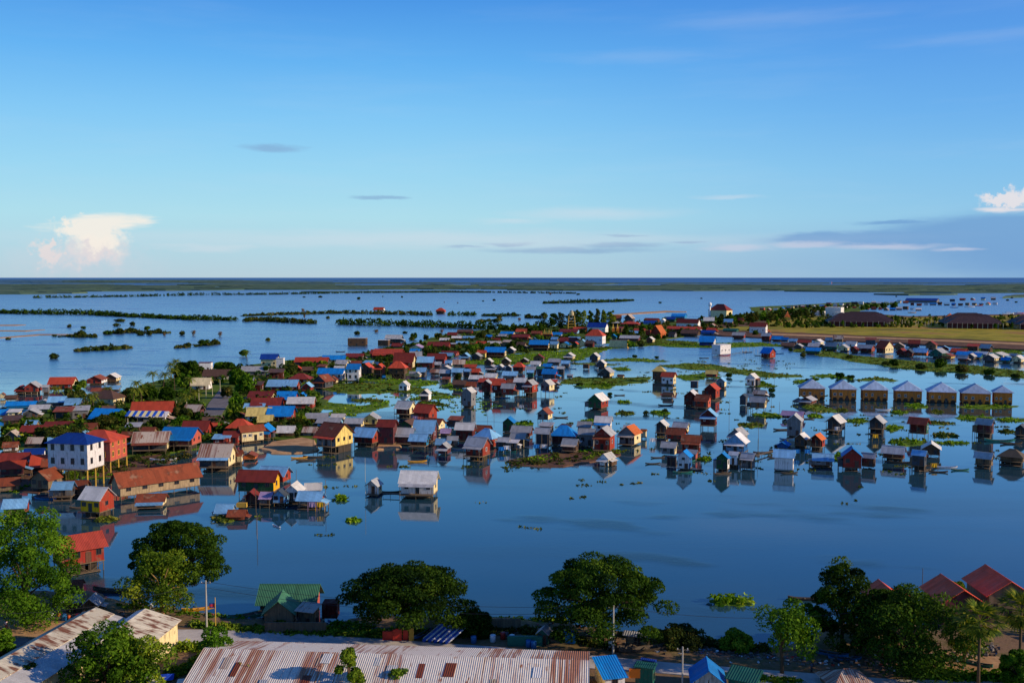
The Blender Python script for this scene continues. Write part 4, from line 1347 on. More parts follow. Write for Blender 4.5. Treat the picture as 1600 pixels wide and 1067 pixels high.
def strip(pts):
    """centre line (x, y, half height in px) -> closed outline"""
    top = [(x, y - h) for x, y, h in pts]; bot = [(x, y + h) for x, y, h in reversed(pts)]
    return top + bot
MATS_PX = [
    strip([(500, 607, 1), (520, 606, 6), (560, 607, 9), (610, 606, 7), (650, 610, 5), (700, 618, 1)]),
    strip([(496, 632, 2), (520, 636, 7), (560, 640, 6), (600, 632, 5), (606, 631, 1)]),
    strip([(500, 648, 1), (530, 646, 3), (556, 649, 1)]),
    strip([(548, 625, 1), (585, 626, 3), (600, 628, 1)]),
    strip([(560, 594, 2), (600, 596, 5), (660, 600, 6), (700, 598, 5), (690, 602, 1)]) if False else strip([(562, 593, 1), (600, 595, 4), (650, 599, 5), (684, 598, 3)]),
    strip([(645, 623, 1), (680, 621, 3), (712, 620, 1)]),
    strip([(655, 629, 1), (675, 630, 3), (700, 633, 1)]),
    strip([(690, 603, 1), (705, 604, 5), (728, 602, 1)]),
    strip([(706, 570, 2), (740, 566, 5), (800, 562, 8), (850, 560, 9), (900, 555, 9), (930, 549, 7), (950, 545, 1)]),
    strip([(870, 600, 1), (900, 594, 5), (950, 597, 6), (1000, 594, 5), (1018, 590, 2)]),
    strip([(900, 603, 1), (945, 603, 5), (960, 602, 1)]),
    strip([(940, 563, 1), (990, 562, 3), (1040, 565, 1)]),
    strip([(1035, 572, 1), (1070, 572, 5), (1110, 574, 5), (1150, 580, 4), (1200, 586, 4), (1254, 588, 1)]),
    strip([(1050, 588, 1), (1080, 590, 5), (1112, 586, 4), (1130, 592, 1)]),
    strip([(958, 576, 1), (975, 577, 3), (984, 578, 1)]),
    strip([(893, 568, 1), (925, 569, 2), (960, 570, 1)]),
    strip([(805, 661, 1), (820, 662, 4), (833, 662, 1)]),
    strip([(908, 659, 1), (920, 658, 2), (930, 658, 1)]),
    strip([(962, 646, 1), (975, 645, 3), (990, 646, 1)]),
    strip([(1016, 645, 1), (1032, 645, 4), (1048, 645, 1)]),
    strip([(966, 628, 1), (974, 628, 2), (982, 628, 1)]),
    strip([(1155, 664, 1), (1172, 664, 4), (1192, 665, 1)]),
    strip([(1175, 648, 1), (1200, 649, 4), (1220, 651, 3)]),
    strip([(1165, 600, 1), (1190, 601, 4), (1210, 603, 1)]),
    strip([(1255, 636, 1), (1275, 638, 6), (1300, 641, 3), (1308, 643, 1)]),
    strip([(1262, 650, 1), (1275, 650, 3), (1284, 651, 1)]),
    strip([(1322, 657, 1), (1340, 658, 4), (1356, 658, 1)]),
    strip([(1310, 642, 1), (1316, 641, 1.6), (1322, 642, 1)]),
    strip([(1382, 670, 1), (1395, 669, 5), (1412, 667, 1)]),
    strip([(1394, 644, 1), (1404, 644, 2.5), (1415, 645, 1)]),
    strip([(1457, 644, 1), (1464, 644, 2.5), (1472, 645, 1)]),
    strip([(1412, 633, 1), (1430, 634, 4), (1450, 636, 1)]),
    strip([(1500, 636, 1), (1540, 636, 4), (1590, 635, 1)]),
    strip([(1450, 661, 1), (1468, 661, 3), (1486, 662, 1)]),
    strip([(1493, 653, 1), (1515, 653, 4), (1550, 652, 1)]),
    strip([(1555, 655, 1), (1575, 656, 3), (1600, 657, 2)]),
    strip([(1458, 680, 1), (1475, 680, 4), (1497, 681, 1)]),
    strip([(1465, 692, 1), (1490, 692, 2.5), (1514, 692, 1)]),
    strip([(1390, 690, 1), (1415, 692, 6), (1444, 692, 2)]),
    strip([(1562, 674, 1), (1572, 674, 2.5), (1585, 675, 1)]),
    strip([(1301, 716, 1), (1310, 715, 6), (1320, 714, 1)]),
    strip([(1094, 718, 1), (1102, 718, 2.5), (1108, 718, 1)]),
    strip([(330, 811, 1), (352, 812, 4), (375, 811, 1)]),
    strip([(527, 780, 1), (532, 780, 3), (537, 780, 1)]),
    strip([(548, 814, 1), (552, 814, 1.5), (556, 814, 1)]),
    strip([(1240, 548, 2), (1270, 549, 5), (1330, 560, 5), (1400, 568, 7), (1460, 574, 7), (1530, 578, 6), (1605, 586, 6)]),
    strip([(1495, 545, 1), (1540, 546, 4), (1600, 550, 4)]),
    strip([(1270, 588, 1), (1295, 587, 3), (1330, 591, 2)]),
    strip([(1340, 594, 1), (1370, 592, 3), (1400, 595, 1)]),
    strip([(1240, 597, 1), (1252, 596, 3), (1268, 597, 1)]),
    strip([(1020, 539, 1), (1060, 540, 3), (1130, 540, 4), (1190, 538, 3), (1225, 541, 1)]),
    strip([(930, 546, 1), (970, 540, 4), (1030, 535, 4), (1090, 536, 2)]),
    strip([(100, 744, 1), (150, 745, 4), (185, 743, 1)]),
    strip([(0, 764, 3), (24, 764, 6), (50, 762, 1)]),
    strip([(245, 706, 1), (262, 706, 4), (276, 706, 1)]),
    strip([(800, 724, 2), (840, 718, 4), (876, 716, 2)]),
    strip([(895, 706, 1), (930, 706, 3), (966, 706, 1)]),
    strip([(152, 813, 1), (165, 812, 3), (180, 812, 1)]),
    strip([(1110, 940, 1), (1128, 942, 5), (1150, 940, 7), (1172, 941, 6), (1178, 940, 1)]),
]
for i, p in enumerate(MATS_PX):
    near = i in (58,)
    mat_patch(p, i + 1, leaf=L_HYA if i % 3 else L_HYB, lsz=0.5 if near else 0.6, dens=0.35 if near else 0.07, h=1.3 if i == len(MATS_PX) - 1 else 0.45)

# ------------------------------------------------------------------ village land
flat_patch('land', [(0, 655), (90, 640), (190, 612), (300, 582), (420, 566), (560, 552), (660, 533), (700, 520), (800, 512), (900, 508),
                    (960, 512), (950, 524), (900, 545), (830, 551), (700, 555), (640, 585), (560, 592), (500, 600), (496, 660), (540, 690), (470, 690),
                    (420, 684), (340, 690), (270, 705), (200, 715), (160, 700), (0, 700)], 0.35, 0.5, GRASS, 4.0, 9, 3)
flat_patch('mud_bank', [(425, 690), (470, 683), (492, 687), (495, 703), (470, 706), (425, 706), (405, 700)], 0.5, 0.6, SAND, .8, 3, 4)
flat_patch('mud_bank', [(590, 688), (622, 688), (624, 700), (590, 701)], 0.5, 0.6, SAND, .5, 3, 5)
flat_patch('mud_bank', [(795, 718), (850, 708), (905, 706), (965, 702), (968, 710), (930, 720), (880, 728), (800, 726)], 0.3, 0.5, MUDB, 1, 4, 6)
flat_patch('mud_bank', [(0, 760), (60, 770), (200, 700), (280, 715), (260, 730), (180, 745), (60, 745), (0, 735)], 0.25, 0.5, MUDB, 1.5, 4, 7)
flat_patch('road', [(346, 605), (363, 605), (360, 625), (346, 648), (316, 650), (326, 630)], 0.50, 0.08, ASPH)
# dry bank and raised field on the right
flat_patch('bank', [(1095, 520), (1110, 507), (1180, 503), (1240, 489), (1330, 488), (1420, 494), (1620, 490), (1640, 548), (1600, 546), (1400, 535),
                    (1200, 527), (1130, 524)], 1.2, 1.9, MUDB, 3.0, 14, 8)
flat_patch('dry_field', [(1100, 514), (1180, 508), (1240, 491), (1330, 490), (1420, 496), (1620, 492), (1640, 536), (1600, 534), (1400, 526), (1200, 518)],
           1.45, 0.25, DRYG, 3.0, 14, 9)
flat_patch('field_track', [(1190, 520), (1400, 528), (1600, 536), (1640, 538), (1640, 542), (1600, 539), (1400, 530), (1190, 523)], 1.5, 0.3, SAND, .6, 14, 10)
flat_patch('land', [(870, 512), (960, 508), (1100, 500), (1180, 488), (1170, 480), (1250, 476), (1330, 472), (1400, 474), (1330, 488), (1240, 492), (1180, 505), (1100, 520),
                    (1040, 530), (960, 535), (900, 540)], 0.4, 0.6, GRASS, 6.0, 20, 11)
flat_patch('sand_spit', strip([(958, 492, .6), (1000, 489, 1.2), (1040, 486.6, 1.2), (1072, 487, .5)]), 0.5, 0.7, SAND, 1, 20, 12)
for k_, (a, b_, c) in enumerate([((0, 530), (60, 523), (135, 522)), ((0, 516.5), (40, 517), (70, 515)), ((0, 508.5), (25, 508), (40, 507.5))]):
    flat_patch('sand_bar', strip([(a[0] - 30, a[1], .6), (b_[0], b_[1], .9), (c[0], c[1], .3)]), 0.2, 0.4, SAND, .6, 15, 20 + k_)

# ------------------------------------------------------------------ flooded forest toward the horizon
FOR1 = ground_mat('far_forest', [(0.3, (54, 80, 76)), (0.5, (74, 98, 80)), (0.65, (104, 116, 90))], 0.004, 2.0, 0.03)  # blue-grey stops put the distance haze into the canopy colour
def forest_edge(x):
    """lower edge of the drowned forest, in photo pixels"""
    P = [(-80, 458.4), (90, 458), (150, 455), (300, 452.8), (520, 452.2), (640, 451.2), (760, 451), (900, 453.2), (1100, 453), (1300, 454), (1480, 456.4), (1680, 456)]
    for (a, ya), (c, yc) in zip(P[:-1], P[1:]):
        if a <= x <= c: return ya + (yc - ya) * (x - a) / (c - a)
    return 455
rfo = random.Random(5)
segs = []
yy = 443.8
while yy < 458.5:
    xx = -120 + rfo.uniform(0, 60)
    while xx < 1700:
        ln_ = rfo.uniform(60, 420) * (1.4 if 446 < yy < 452 else .8); e_ = forest_edge(min(1680, xx + ln_ / 2))
        if yy < e_ and not (yy < 446 and rfo.random() < .35):
            segs.append([(xx, yy, .12), (xx + ln_ * .25, yy + rfo.uniform(-.25, .25), rfo.uniform(.3, .6)), (xx + ln_ * .7, yy + rfo.uniform(-.25, .25), rfo.uniform(.3, .62)), (xx + ln_, yy, .12)])
        xx += ln_ + (rfo.uniform(-60, 40) if 446 < yy < 451 else rfo.uniform(-20, 130))
    yy += .62
for y0, hh, xa, xb in ((441.6, .35, -80, 700), (442.4, .5, 300, 1700), (440.4, .35, -80, 520), (438.6, .3, -80, 600), (439.6, .3, 100, 420), (437.6, .25, -80, 380)):
    segs.append([(xa, y0, .1), (xa + (xb - xa) * .3, y0 + .1, hh), (xa + (xb - xa) * .7, y0 - .1, hh), (xb, y0, .1)])
for q in ([(1365, 458.8, .4), (1420, 459.3, 1.0), (1490, 459, .5)], [(1568, 464, .5), (1610, 461, 2.2), (1660, 460, 2)], [(600, 455.6, .3), (700, 455.2, .7), (760, 456, .4)], [(470, 455, .2), (520, 455.4, .5), (600, 455, .2)]):
    segs.append(q)
from mathutils.geometry import tessellate_polygon
mb = MB()
for si, q in enumerate(segs):
    dz = 3.2 if q[0][1] > 444 else 2.0
    w = noisy_outline(outline_px(strip(q), dz), 18 if q[0][1] > 446 else 30, 70, 300 + si)
    P = [Vector((p[0], p[1], dz + rfo.uniform(-1.6, 2.2))) for p in w]
    if sum(P[i].x * P[(i + 1) % len(P)].y - P[(i + 1) % len(P)].x * P[i].y for i in range(len(P))) < 0: P.reverse()
    for t in tessellate_polygon([P]):
        a, b_, c = (P[i] for i in t)
        if (b_ - a).cross(c - a).z < 0: b_, c = c, b_
        mb.quad([a, b_, c])
    for i in range(len(P)):
        a, b_ = P[i], P[(i + 1) % len(P)]
        mb.quad([(a.x, a.y, -.5), (b_.x, b_.y, -.5), b_, a])
o = mb.build('flooded_forest', FOR1); o['kind'] = 'stuff'
# inlets of open water inside the forest
WATP = MATS.get('x') 
def inlet(px_pts, z): pass

def weed_bits(pts, seed, n):
    rg = np.random.default_rng(seed); pp = np.array(pts, float); mn, mx_ = pp.min(0), pp.max(0); c = mn + rg.random((n * 3, 2)) * (mx_ - mn)
    ins = np.zeros(len(c), bool); j = len(pp) - 1
    for i in range(len(pp)):
        xi, yi = pp[i]; xj, yj = pp[j]
        ins ^= ((yi > c[:, 1]) != (yj > c[:, 1])) & (c[:, 0] < (xj - xi) * (c[:, 1] - yi) / (yj - yi + 1e-9) + xi); j = i
    lobes = []
    for x, y in c[ins][:n]:
        g = at(x, y); k = rg.integers(1, 5)
        for _ in range(k):
            r = rg.uniform(.3, 1.2); lobes.append((g.x + rg.normal() * 2.2, g.y + rg.normal() * 1.5, .04, r * 1.5, r, .16, 9))
    o = inst('floating_weed', leaf_mesh('floating_weed', lobes, L_HYB if seed % 2 else L_HYA, .45, seed)); o['kind'] = 'stuff'
weed_bits([(600, 610), (900, 600), (1000, 600), (1250, 600), (1590, 650), (1590, 740), (1300, 745), (1000, 740), (860, 660), (640, 650)], 1, 110)
weed_bits([(560, 600), (760, 600), (780, 650), (600, 640)], 2, 70)
weed_bits([(940, 560), (1240, 560), (1260, 600), (1000, 600)], 3, 60)
weed_bits([(200, 790), (600, 720), (1200, 750), (1600, 750), (1600, 800), (700, 830), (200, 850)], 5, 14)
weed_bits([(500, 690), (800, 700), (960, 720), (980, 735), (500, 735)], 7, 18)
# ------------------------------------------------------------------ bushes and trees
def bush_mesh(name, mat, seed, h=2.4, w=4.0, n=420, size=.45):
    rr = random.Random(seed)
    lobes = []
    for i in range(7):
        a = rr.uniform(0, 6.28); d = rr.uniform(0, .32) * w
        r = rr.uniform(.2, .34) * w
        lobes.append((math.cos(a) * d, math.sin(a) * d * .7, h * rr.uniform(.32, .62), r, r, h * rr.uniform(.3, .45), n // 7))
    return leaf_mesh(name, lobes, mat, size, seed)
BUSH = [bush_mesh('bush_a', L_BUSH, 1), bush_mesh('bush_b', L_BUSH, 2, 3.0, 4.4), bush_mesh('bush_c', L_DARK, 3, 2.6, 4.6), bush_mesh('bush_d', L_MID, 4, 2.2, 4.0)]
BROWNB = bush_mesh('bush_bare', leafm('leaf_bare', (84, 66, 50), (118, 92, 66), (140, 110, 74)), 5, 3.2, 3.6, 300, .3)
def bush_word(me): return {'bush_a': 'olive', 'bush_b': 'olive', 'bush_c': 'dark green', 'bush_d': 'bright green', 'bush_bare': 'brownish bare'}[me.name]
def add_bush(px, py, wpx, me, ratio=1.0, desc=None, z0=0.0):
    g = at(px, py, z0); s = scale_at(px, py, z0)
    k = wpx * s / 4.4
    o = inst('bush', me, None, (g.x, g.y + .3 * 4 * k, z0 - .1), (0, 0, R.uniform(0, 6.28)), (k * R.uniform(.8, 1.2), k * R.uniform(.8, 1.3), k * ratio * R.uniform(.7, 1.15)))
    size = 'large' if wpx > 17 else ('small' if wpx < 9 else 'rounded')
    pend(o, desc or '%s %s flooded bush' % (size, bush_word(me)), px, py, 'bush', 'bushes standing in the flood water')
    return o
for x, y, w in [(125, 527, 16), (147, 527, 10), (168, 523, 14), (185, 522, 18), (203, 520, 16), (218, 524, 14), (232, 524, 12), (228, 516, 10), (247, 518, 12), (256, 525, 7),
                (284, 524, 10), (302, 524, 9), (343, 526, 11), (117, 527, 9), (84, 526, 8), (108, 512, 8), (181, 510, 12), (206, 509, 12), (186, 503, 16), (130, 514, 8),
                (132, 549, 14), (150, 548, 12), (162, 546, 16), (178, 546, 15), (194, 544, 12), (82, 561, 16), (282, 543, 10), (293, 542, 12), (318, 540, 16), (335, 538, 14),
                (558, 523, 11), (588, 520, 10), (632, 521, 11), (690, 520, 10), (643, 532, 13), (664, 531, 11), (11, 531, 9), (418, 533, 10),
                (752, 501, 6), (764, 501, 6), (775, 504, 12), (781, 498, 10), (812, 501, 9), (826, 497, 12), (838, 497, 10), (850, 498, 14), (866, 497, 14),
                (803, 494, 12), (473, 488, 7), (512, 498, 8), (475, 497, 7), (1032, 474, 5), (1096, 467, 4), (1401, 464, 5), (1575, 470, 6), (1582, 466, 6), (1588, 473, 5),
                (903, 461, 6), (860, 461, 5), (560, 468, 7), (598, 464, 3), (628, 465, 4), (694, 473, 3), (715, 474, 3), (755, 471, 4), (772, 470, 5), (500, 465, 8), (475, 465, 5)]:
    me = R.choice([BUSH[0], BUSH[1], BUSH[0], BROWNB, BUSH[2]])
    add_bush(x, y, w, me, R.uniform(.8, 1.2))
for x, y, w, me in [(1258, 624, 10, 0), (1274, 596, 12, 3), (1313, 591, 16, 2), (1330, 592, 12, 2), (1262, 596, 10, 0), (1010, 648, 12, 0), (1040, 646, 14, 0), (953, 618, 9, 2),
                    (907, 603, 14, 0), (948, 604, 12, 3), (660, 620, 10, 2), (992, 559, 8, 2), (1027, 560, 7, 2), (1190, 600, 12, 3), (1206, 614, 14, 2), (1140, 590, 12, 2),
                    (1256, 558, 14, 1), (1236, 549, 9, 2), (1328, 560, 10, 0), (1400, 572, 18, 2), (1440, 577, 20, 0), (1470, 575, 22, 2), (1505, 582, 20, 1), (1548, 586, 18, 2),
                    (1385, 570, 14, 0), (1530, 543, 9, 2), (1590, 590, 16, 0), (1358, 692, 1, 0)][:-1]:
    add_bush(x, y, w, BUSH[me], 1.0, '%s %s raft bush' % ('large' if w > 13 else 'small', bush_word(BUSH[me])))

def hedge(pts, seed, gap=.12, h=3.0, mat=L_BUSH):
    """a line of flooded scrub that reads as one mass"""
    rr = random.Random(seed)
    lobes = []
    for (x0, y0, s0), (x1, y1, s1) in zip(pts[:-1], pts[1:]):
        A, B_ = at(x0, y0), at(x1, y1)
        L = (B_ - A).length; k = max(2, int(L / 3.2))
        for i in range(k):
            t = i / k
            if rr.random() < gap: continue
            p = A.lerp(B_, t); s = s0 + (s1 - s0) * t
            for q in range(2):
                hh = h * s * rr.uniform(.6, 1.5)
                lobes.append((p.x + rr.uniform(-2, 2), p.y + rr.uniform(-8, 16) * s, hh * .4, rr.uniform(2, 3.8), rr.uniform(3, 6), hh * .7, 26))
    me = leaf_mesh('flooded_undergrowth', lobes, mat, 1.5, seed)
    o = inst('flooded_undergrowth', me); o['kind'] = 'stuff'
    return o
hedge([(-30, 488, 1), (10, 490, 1), (60, 491, 1.4), (140, 492, 1.3), (215, 496, 1.0)], 11, .02, 4.2, L_DARK)
hedge([(221, 496, 1.1), (260, 498, 1), (300, 500, 1.2), (370, 501, .9)], 12, .05, 4.0, L_DARK)
hedge([(380, 503, 1), (400, 501, 1), (430, 503, 1.2), (492, 506, 1)], 13, .08, 4.0, L_BUSH)
hedge([(528, 507, 1), (560, 508, 1.2), (620, 509, 1.2), (700, 512, 1.2), (780, 515, 1.3), (800, 517, .6)], 14, .03, 4.6, L_DARK)
hedge([(380, 494, .5), (440, 492, .8), (520, 490, .9), (600, 491, 1), (676, 493, 1)], 15, .12, 4.0, L_BUSH)
hedge([(702, 493, 1), (740, 493, 1), (742, 493, .4)], 16, .1, 4.0, L_DARK)
hedge([(756, 494, .6), (800, 494, .9), (812, 494, .6)], 17, .1, 4, L_DARK)
hedge([(52, 466, 1), (130, 465, .8), (200, 464, .8), (290, 462, 1.2), (420, 460.6, .9), (560, 458, .8), (720, 457, .8), (900, 459, .7)], 18, .35, 6, L_DARK)
for k_, q_ in enumerate([[(163, 522, .5), (200, 520, .7), (262, 521, .5)], [(122, 549, .5), (165, 547, .8), (200, 545, .6)], [(308, 541, .5), (344, 538, .7)], [(100, 526, .4), (150, 528, .5)], [(275, 544, .4), (298, 543, .5)],
                          [(745, 503, .5), (785, 501, .6)], [(820, 497, .7), (868, 498, .9)]]):
    hedge(q_, 60 + k_, .25, 3.4, L_BUSH)
hedge([(850, 474.5, .8), (900, 473.5, 1.2), (960, 472, 1), (990, 470, .5)], 19, .05, 5, L_DARK)
hedge([(800, 515, 1), (860, 513, 1.5)], 20, .05, 4.5, L_DARK)

def trunk_mb(mb, h, r, lean=(0, 0), limbs=(), seed=0):
    rr = random.Random(seed)
    pts = [(0, 0, -.4)]; rad = [r * 1.25]
    for i in range(1, 6):
        t = i / 5
        pts.append((lean[0] * t * t + rr.uniform(-.1, .1) * r * 2, lean[1] * t * t, h * t)); rad.append(r * (1 - .45 * t))
    mb.tube(pts, rad, 8)
    for (tx, ty, tz, sr) in limbs:
        s = Vector(pts[3 + rr.randint(0, 1)])
        e = Vector((tx, ty, tz)); m_ = s.lerp(e, .45) + Vector((0, 0, (e.z - s.z) * .18))
        mb.tube([s, m_, e], [sr, sr * .7, sr * .3], 6)

def tree(px, py, wpx, hpx, style, leaf, label=None, z0=1.8, seed=0, group='trees', desc=None, trunk_frac=.35, dens=1.0, bark=None, leafsz=None):
    g = at(px, py, z0); s = scale_at(px, py, z0)
    Wd = wpx * s; th = math.atan(60 / math.hypot(g.x, g.y))
    Ht = hpx * s / math.cos(th) * .97
    root = empty('tree', (g.x, g.y, z0), 0)
    rr = random.Random(seed + 100)
    lobes = []; limbs = []
    base = Ht * trunk_frac
    lsz = leafsz or max(.24, min(.6, 1.6 * s))
    if style == 'umbrella':
        nl = 74
        for i in range(nl):
            a = i * 2.39996 + rr.uniform(-.25, .25); q = math.sqrt((i + .5) / nl)
            rx = Wd * .44 * q * rr.uniform(.82, 1.14)
            dome = max(0, 1 - q * q) ** .5
            low = i % 3 == 0
            z = base + (Ht - base) * ((.05 + .25 * rr.random()) if low else (.14 + .78 * dome * rr.uniform(.82, 1.0)))
            rd = Wd * rr.uniform(.065, .105)
            lobes.append((math.cos(a) * rx, math.sin(a) * rx, z, rd, rd, rd * .5, 235 * dens))
        for i in range(26):
            a = i * 2.1 + rr.uniform(-.3, .3); q = math.sqrt((i + .5) / 26) * .8
            rd = Wd * rr.uniform(.08, .12)
            lobes.append((math.cos(a) * Wd * .44 * q, math.sin(a) * Wd * .44 * q, base + (Ht - base) * rr.uniform(.3, .62), rd, rd, rd * .55, 200 * dens))
        for i in range(9):
            a = i * .7; limbs.append((math.cos(a) * Wd * .3, math.sin(a) * Wd * .3, base + (Ht - base) * .45, .28))
    elif style == 'feathery':
        for i in range(56):
            a = rr.uniform(0, 6.283); q = math.sqrt(rr.random()); t = (i + .5) / 56
            prof = math.sin(math.pi * min(1, .20 + .74 * t)) ** .55
            rx = Wd * .43 * q * prof
            z = base * .7 + (Ht - base * .7) * t * .93
            rd = Wd * rr.uniform(.08, .15)
            lobes.append((math.cos(a) * rx, math.sin(a) * rx, z, rd, rd, rd * .8, 170 * dens))
        for i in range(7):
            a = i * .9; limbs.append((math.cos(a) * Wd * .22, math.sin(a) * Wd * .22, base + (Ht - base) * (.3 + .08 * i), .2))
    elif style == 'clumps':
        for i in range(12):
            a = rr.uniform(0, 6.28); q = math.sqrt(rr.random())
            rx = Wd * .34 * q; z = base + (Ht - base) * rr.uniform(.15, .85)
            rd = Wd * rr.uniform(.12, .2)
            lobes.append((math.cos(a) * rx, math.sin(a) * rx, z, rd, rd, rd * .95, 330 * dens))
            if i < 7: limbs.append((math.cos(a) * rx, math.sin(a) * rx, z, .14))
    elif style == 'slender':
        for i in range(14):
            t = i / 13; rd = Wd * .42 * (math.sin(math.pi * (.15 + .8 * t)) ** .7)
            lobes.append((rr.uniform(-.15, .15) * Wd, rr.uniform(-.15, .15) * Wd, base + (Ht - base) * t * .95, rd * .7, rd * .7, Ht * .06, 42 * dens))
    lean = (rr.uniform(-.5, .5), 0)
    mb = MB(); trunk_mb(mb, base + (Ht - base) * .35, max(.12, Wd * .028), lean, limbs, seed)
    mb.build('trunk', bark or BARK, root, True)
    me = leaf_mesh('crown', lobes, leaf, lsz, seed + 5)
    inst('crown', me, root)
    if label:
        tag(root, label, 'tree')
    else:
        pend(root, desc or 'green tree', px, py - hpx / 2, 'tree', group)
    return root
# ------------------------------------------------------------------ trees of the near shore
Z1 = 1.8
tree(938, 994, 214, 130, 'umbrella', L_DARK, 'broad dark umbrella-crowned rain tree at centre right with a pale pole before it', Z1, 1, trunk_frac=.1, dens=1.5)
tree(636, 985, 216, 98, 'umbrella', L_DARK, 'wide flat-topped rain tree behind the row of upturned blue boats', Z1, 2, trunk_frac=.27, dens=1.3)
tree(280, 930, 160, 124, 'umbrella', L_DARK, 'dark round-crowned rain tree at left, rising behind a paler feathery tree', Z1, 3, trunk_frac=.14, dens=1.3)
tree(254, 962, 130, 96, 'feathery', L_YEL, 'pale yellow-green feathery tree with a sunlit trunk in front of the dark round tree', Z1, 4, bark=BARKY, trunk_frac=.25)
tree(44, 975, 176, 172, 'feathery', L_MID, 'huge feathery green tree filling the left edge of the shore', Z1, 5, dens=2.6, trunk_frac=.12)
tree(1315, 1010, 120, 130, 'feathery', L_DARK, 'tall dark feathery tree with wispy top at right, beside the hidden red roof', Z1, 6, dens=1.3, trunk_frac=.1)
tree(1425, 1045, 200, 112, 'feathery', L_DARK, 'large spreading dark tree between the brown roof and the fan palm', Z1, 7, dens=1.5, trunk_frac=.08)
tree(1385, 1005, 120, 85, 'umbrella', L_DARK, 'dark tree mass just in front of the half-hidden red gable', Z1, 77, trunk_frac=.1)
tree(1222, 1052, 112, 112, 'clumps', L_MID, 'clumpy light green tree with separate leaf balls, standing on the road edge', Z1, 8, trunk_frac=.2)
tree(1256, 1020, 56, 78, 'clumps', L_MID, 'slim green tree just behind the clumpy roadside tree', Z1, 9, trunk_frac=.15)
tree(168, 1090, 150, 106, 'feathery', L_MID, 'bushy green tree in front of the second rusty-topped cream building', Z1, 10, dens=1.3, trunk_frac=.05)
tree(230, 1085, 110, 96, 'clumps', L_YEL, 'yellowish leafy tree in front of the grey-white gable wall', Z1, 11, trunk_frac=.05)
tree(345, 1060, 78, 76, 'clumps', L_MID, 'leafy sapling rising over the left end of the great rusty roof', Z1, 12, trunk_frac=.1)
tree(385, 1085, 50, 50, 'clumps', L_YEL, 'small yellow-green sapling before the striped rusty roof', Z1, 13, trunk_frac=.1)
tree(548, 1105, 52, 90, 'clumps', L_YEL, 'thin sparse tree in front of the middle of the great roof', Z1, 14, trunk_frac=.3, dens=.5)
tree(620, 1092, 64, 50, 'clumps', L_YEL, 'low bright green tree top at the bottom edge before the great roof', Z1, 15, trunk_frac=.1)
tree(40, 1090, 70, 50, 'feathery', L_DARK, 'low dark bush at the bottom left before the long pale tin roof', Z1, 16, trunk_frac=.05)
tree(2, 1050, 50, 66, 'feathery', L_MID, 'green tree cut by the left edge of the frame above the long tin roof', Z1, 17, trunk_frac=.1)
tree(740, 990, 70, 32, 'feathery', L_DARK, 'low dark thicket to the right of the blue boats', Z1, 18, trunk_frac=.05)
tree(1590, 1075, 60, 56, 'feathery', L_MID, 'bright leafy tree in the bottom right corner', Z1, 19, trunk_frac=.1)
tree(1496, 935, 38, 24, 'clumps', L_YEL, 'small light green tree behind the ridge of the purple-walled red house', 0.5, 20, trunk_frac=.1)
tree(1150, 1018, 60, 30, 'feathery', L_YEL, 'low yellow-green waterside bush left of the clumpy roadside tree', 1.0, 21, trunk_frac=.05)
tree(1060, 1010, 90, 26, 'feathery', L_BUSH, 'low dry brown-green scrub along the bank right of the rain tree', 1.0, 22, trunk_frac=.05)
ANCH += [(938, 930, 'the big centre rain tree'), (636, 930, 'the rain tree by the boats'), (278, 860, 'the dark round tree'), (52, 880, 'the huge left feathery tree'),
         (1315, 930, 'the tall dark right tree'), (1222, 1000, 'the clumpy roadside tree'), (600, 1045, 'the great rusty roof')]

# far grove and hill trees
for i, (x, y, w, h, l) in enumerate([(875, 512, 26, 24, L_BUSH), (893, 512, 30, 26, L_BUSH), (910, 513, 24, 28, L_YEL), (923, 512, 16, 27, L_DARK), (933, 511, 14, 29, L_BUSH), (944, 511, 16, 27, L_YEL),
                                     (955, 510, 20, 25, L_YEL), (902, 506, 16, 22, L_DARK), (862, 510, 16, 14, L_DARK)]):
    tree(x, y, w, h, 'slender', l, z0=.4, seed=30 + i, desc='tall hazy grove tree', group='grove behind the tower', trunk_frac=.12, dens=1.6, leafsz=1.0)
for i in range(30):
    x = 1122 + i * 5.6 + R.uniform(-3, 3); y = 506 - (i * .42) + R.uniform(-2, 2)
    if 1286 < x < 1300: continue
    tree(x, y, R.uniform(11, 17), R.uniform(11, 17), 'slender', R.choice([L_DARK, L_MID, L_BUSH]), z0=1.0, seed=50 + i, desc='round hill tree', group='trees on the right bank', trunk_frac=.08, dens=1.0, leafsz=1.0)
for i in range(26):
    x = R.uniform(1150, 1600); y = R.uniform(505, 516) if x > 1200 else R.uniform(507, 511)
    tree(x, y, R.uniform(5, 8), R.uniform(8, 14), 'slender', R.choice([L_DARK, L_MID]), z0=1.4, seed=90 + i, desc='slim field tree', group='young trees on the dry field', trunk_frac=.3, dens=.5, leafsz=.8)
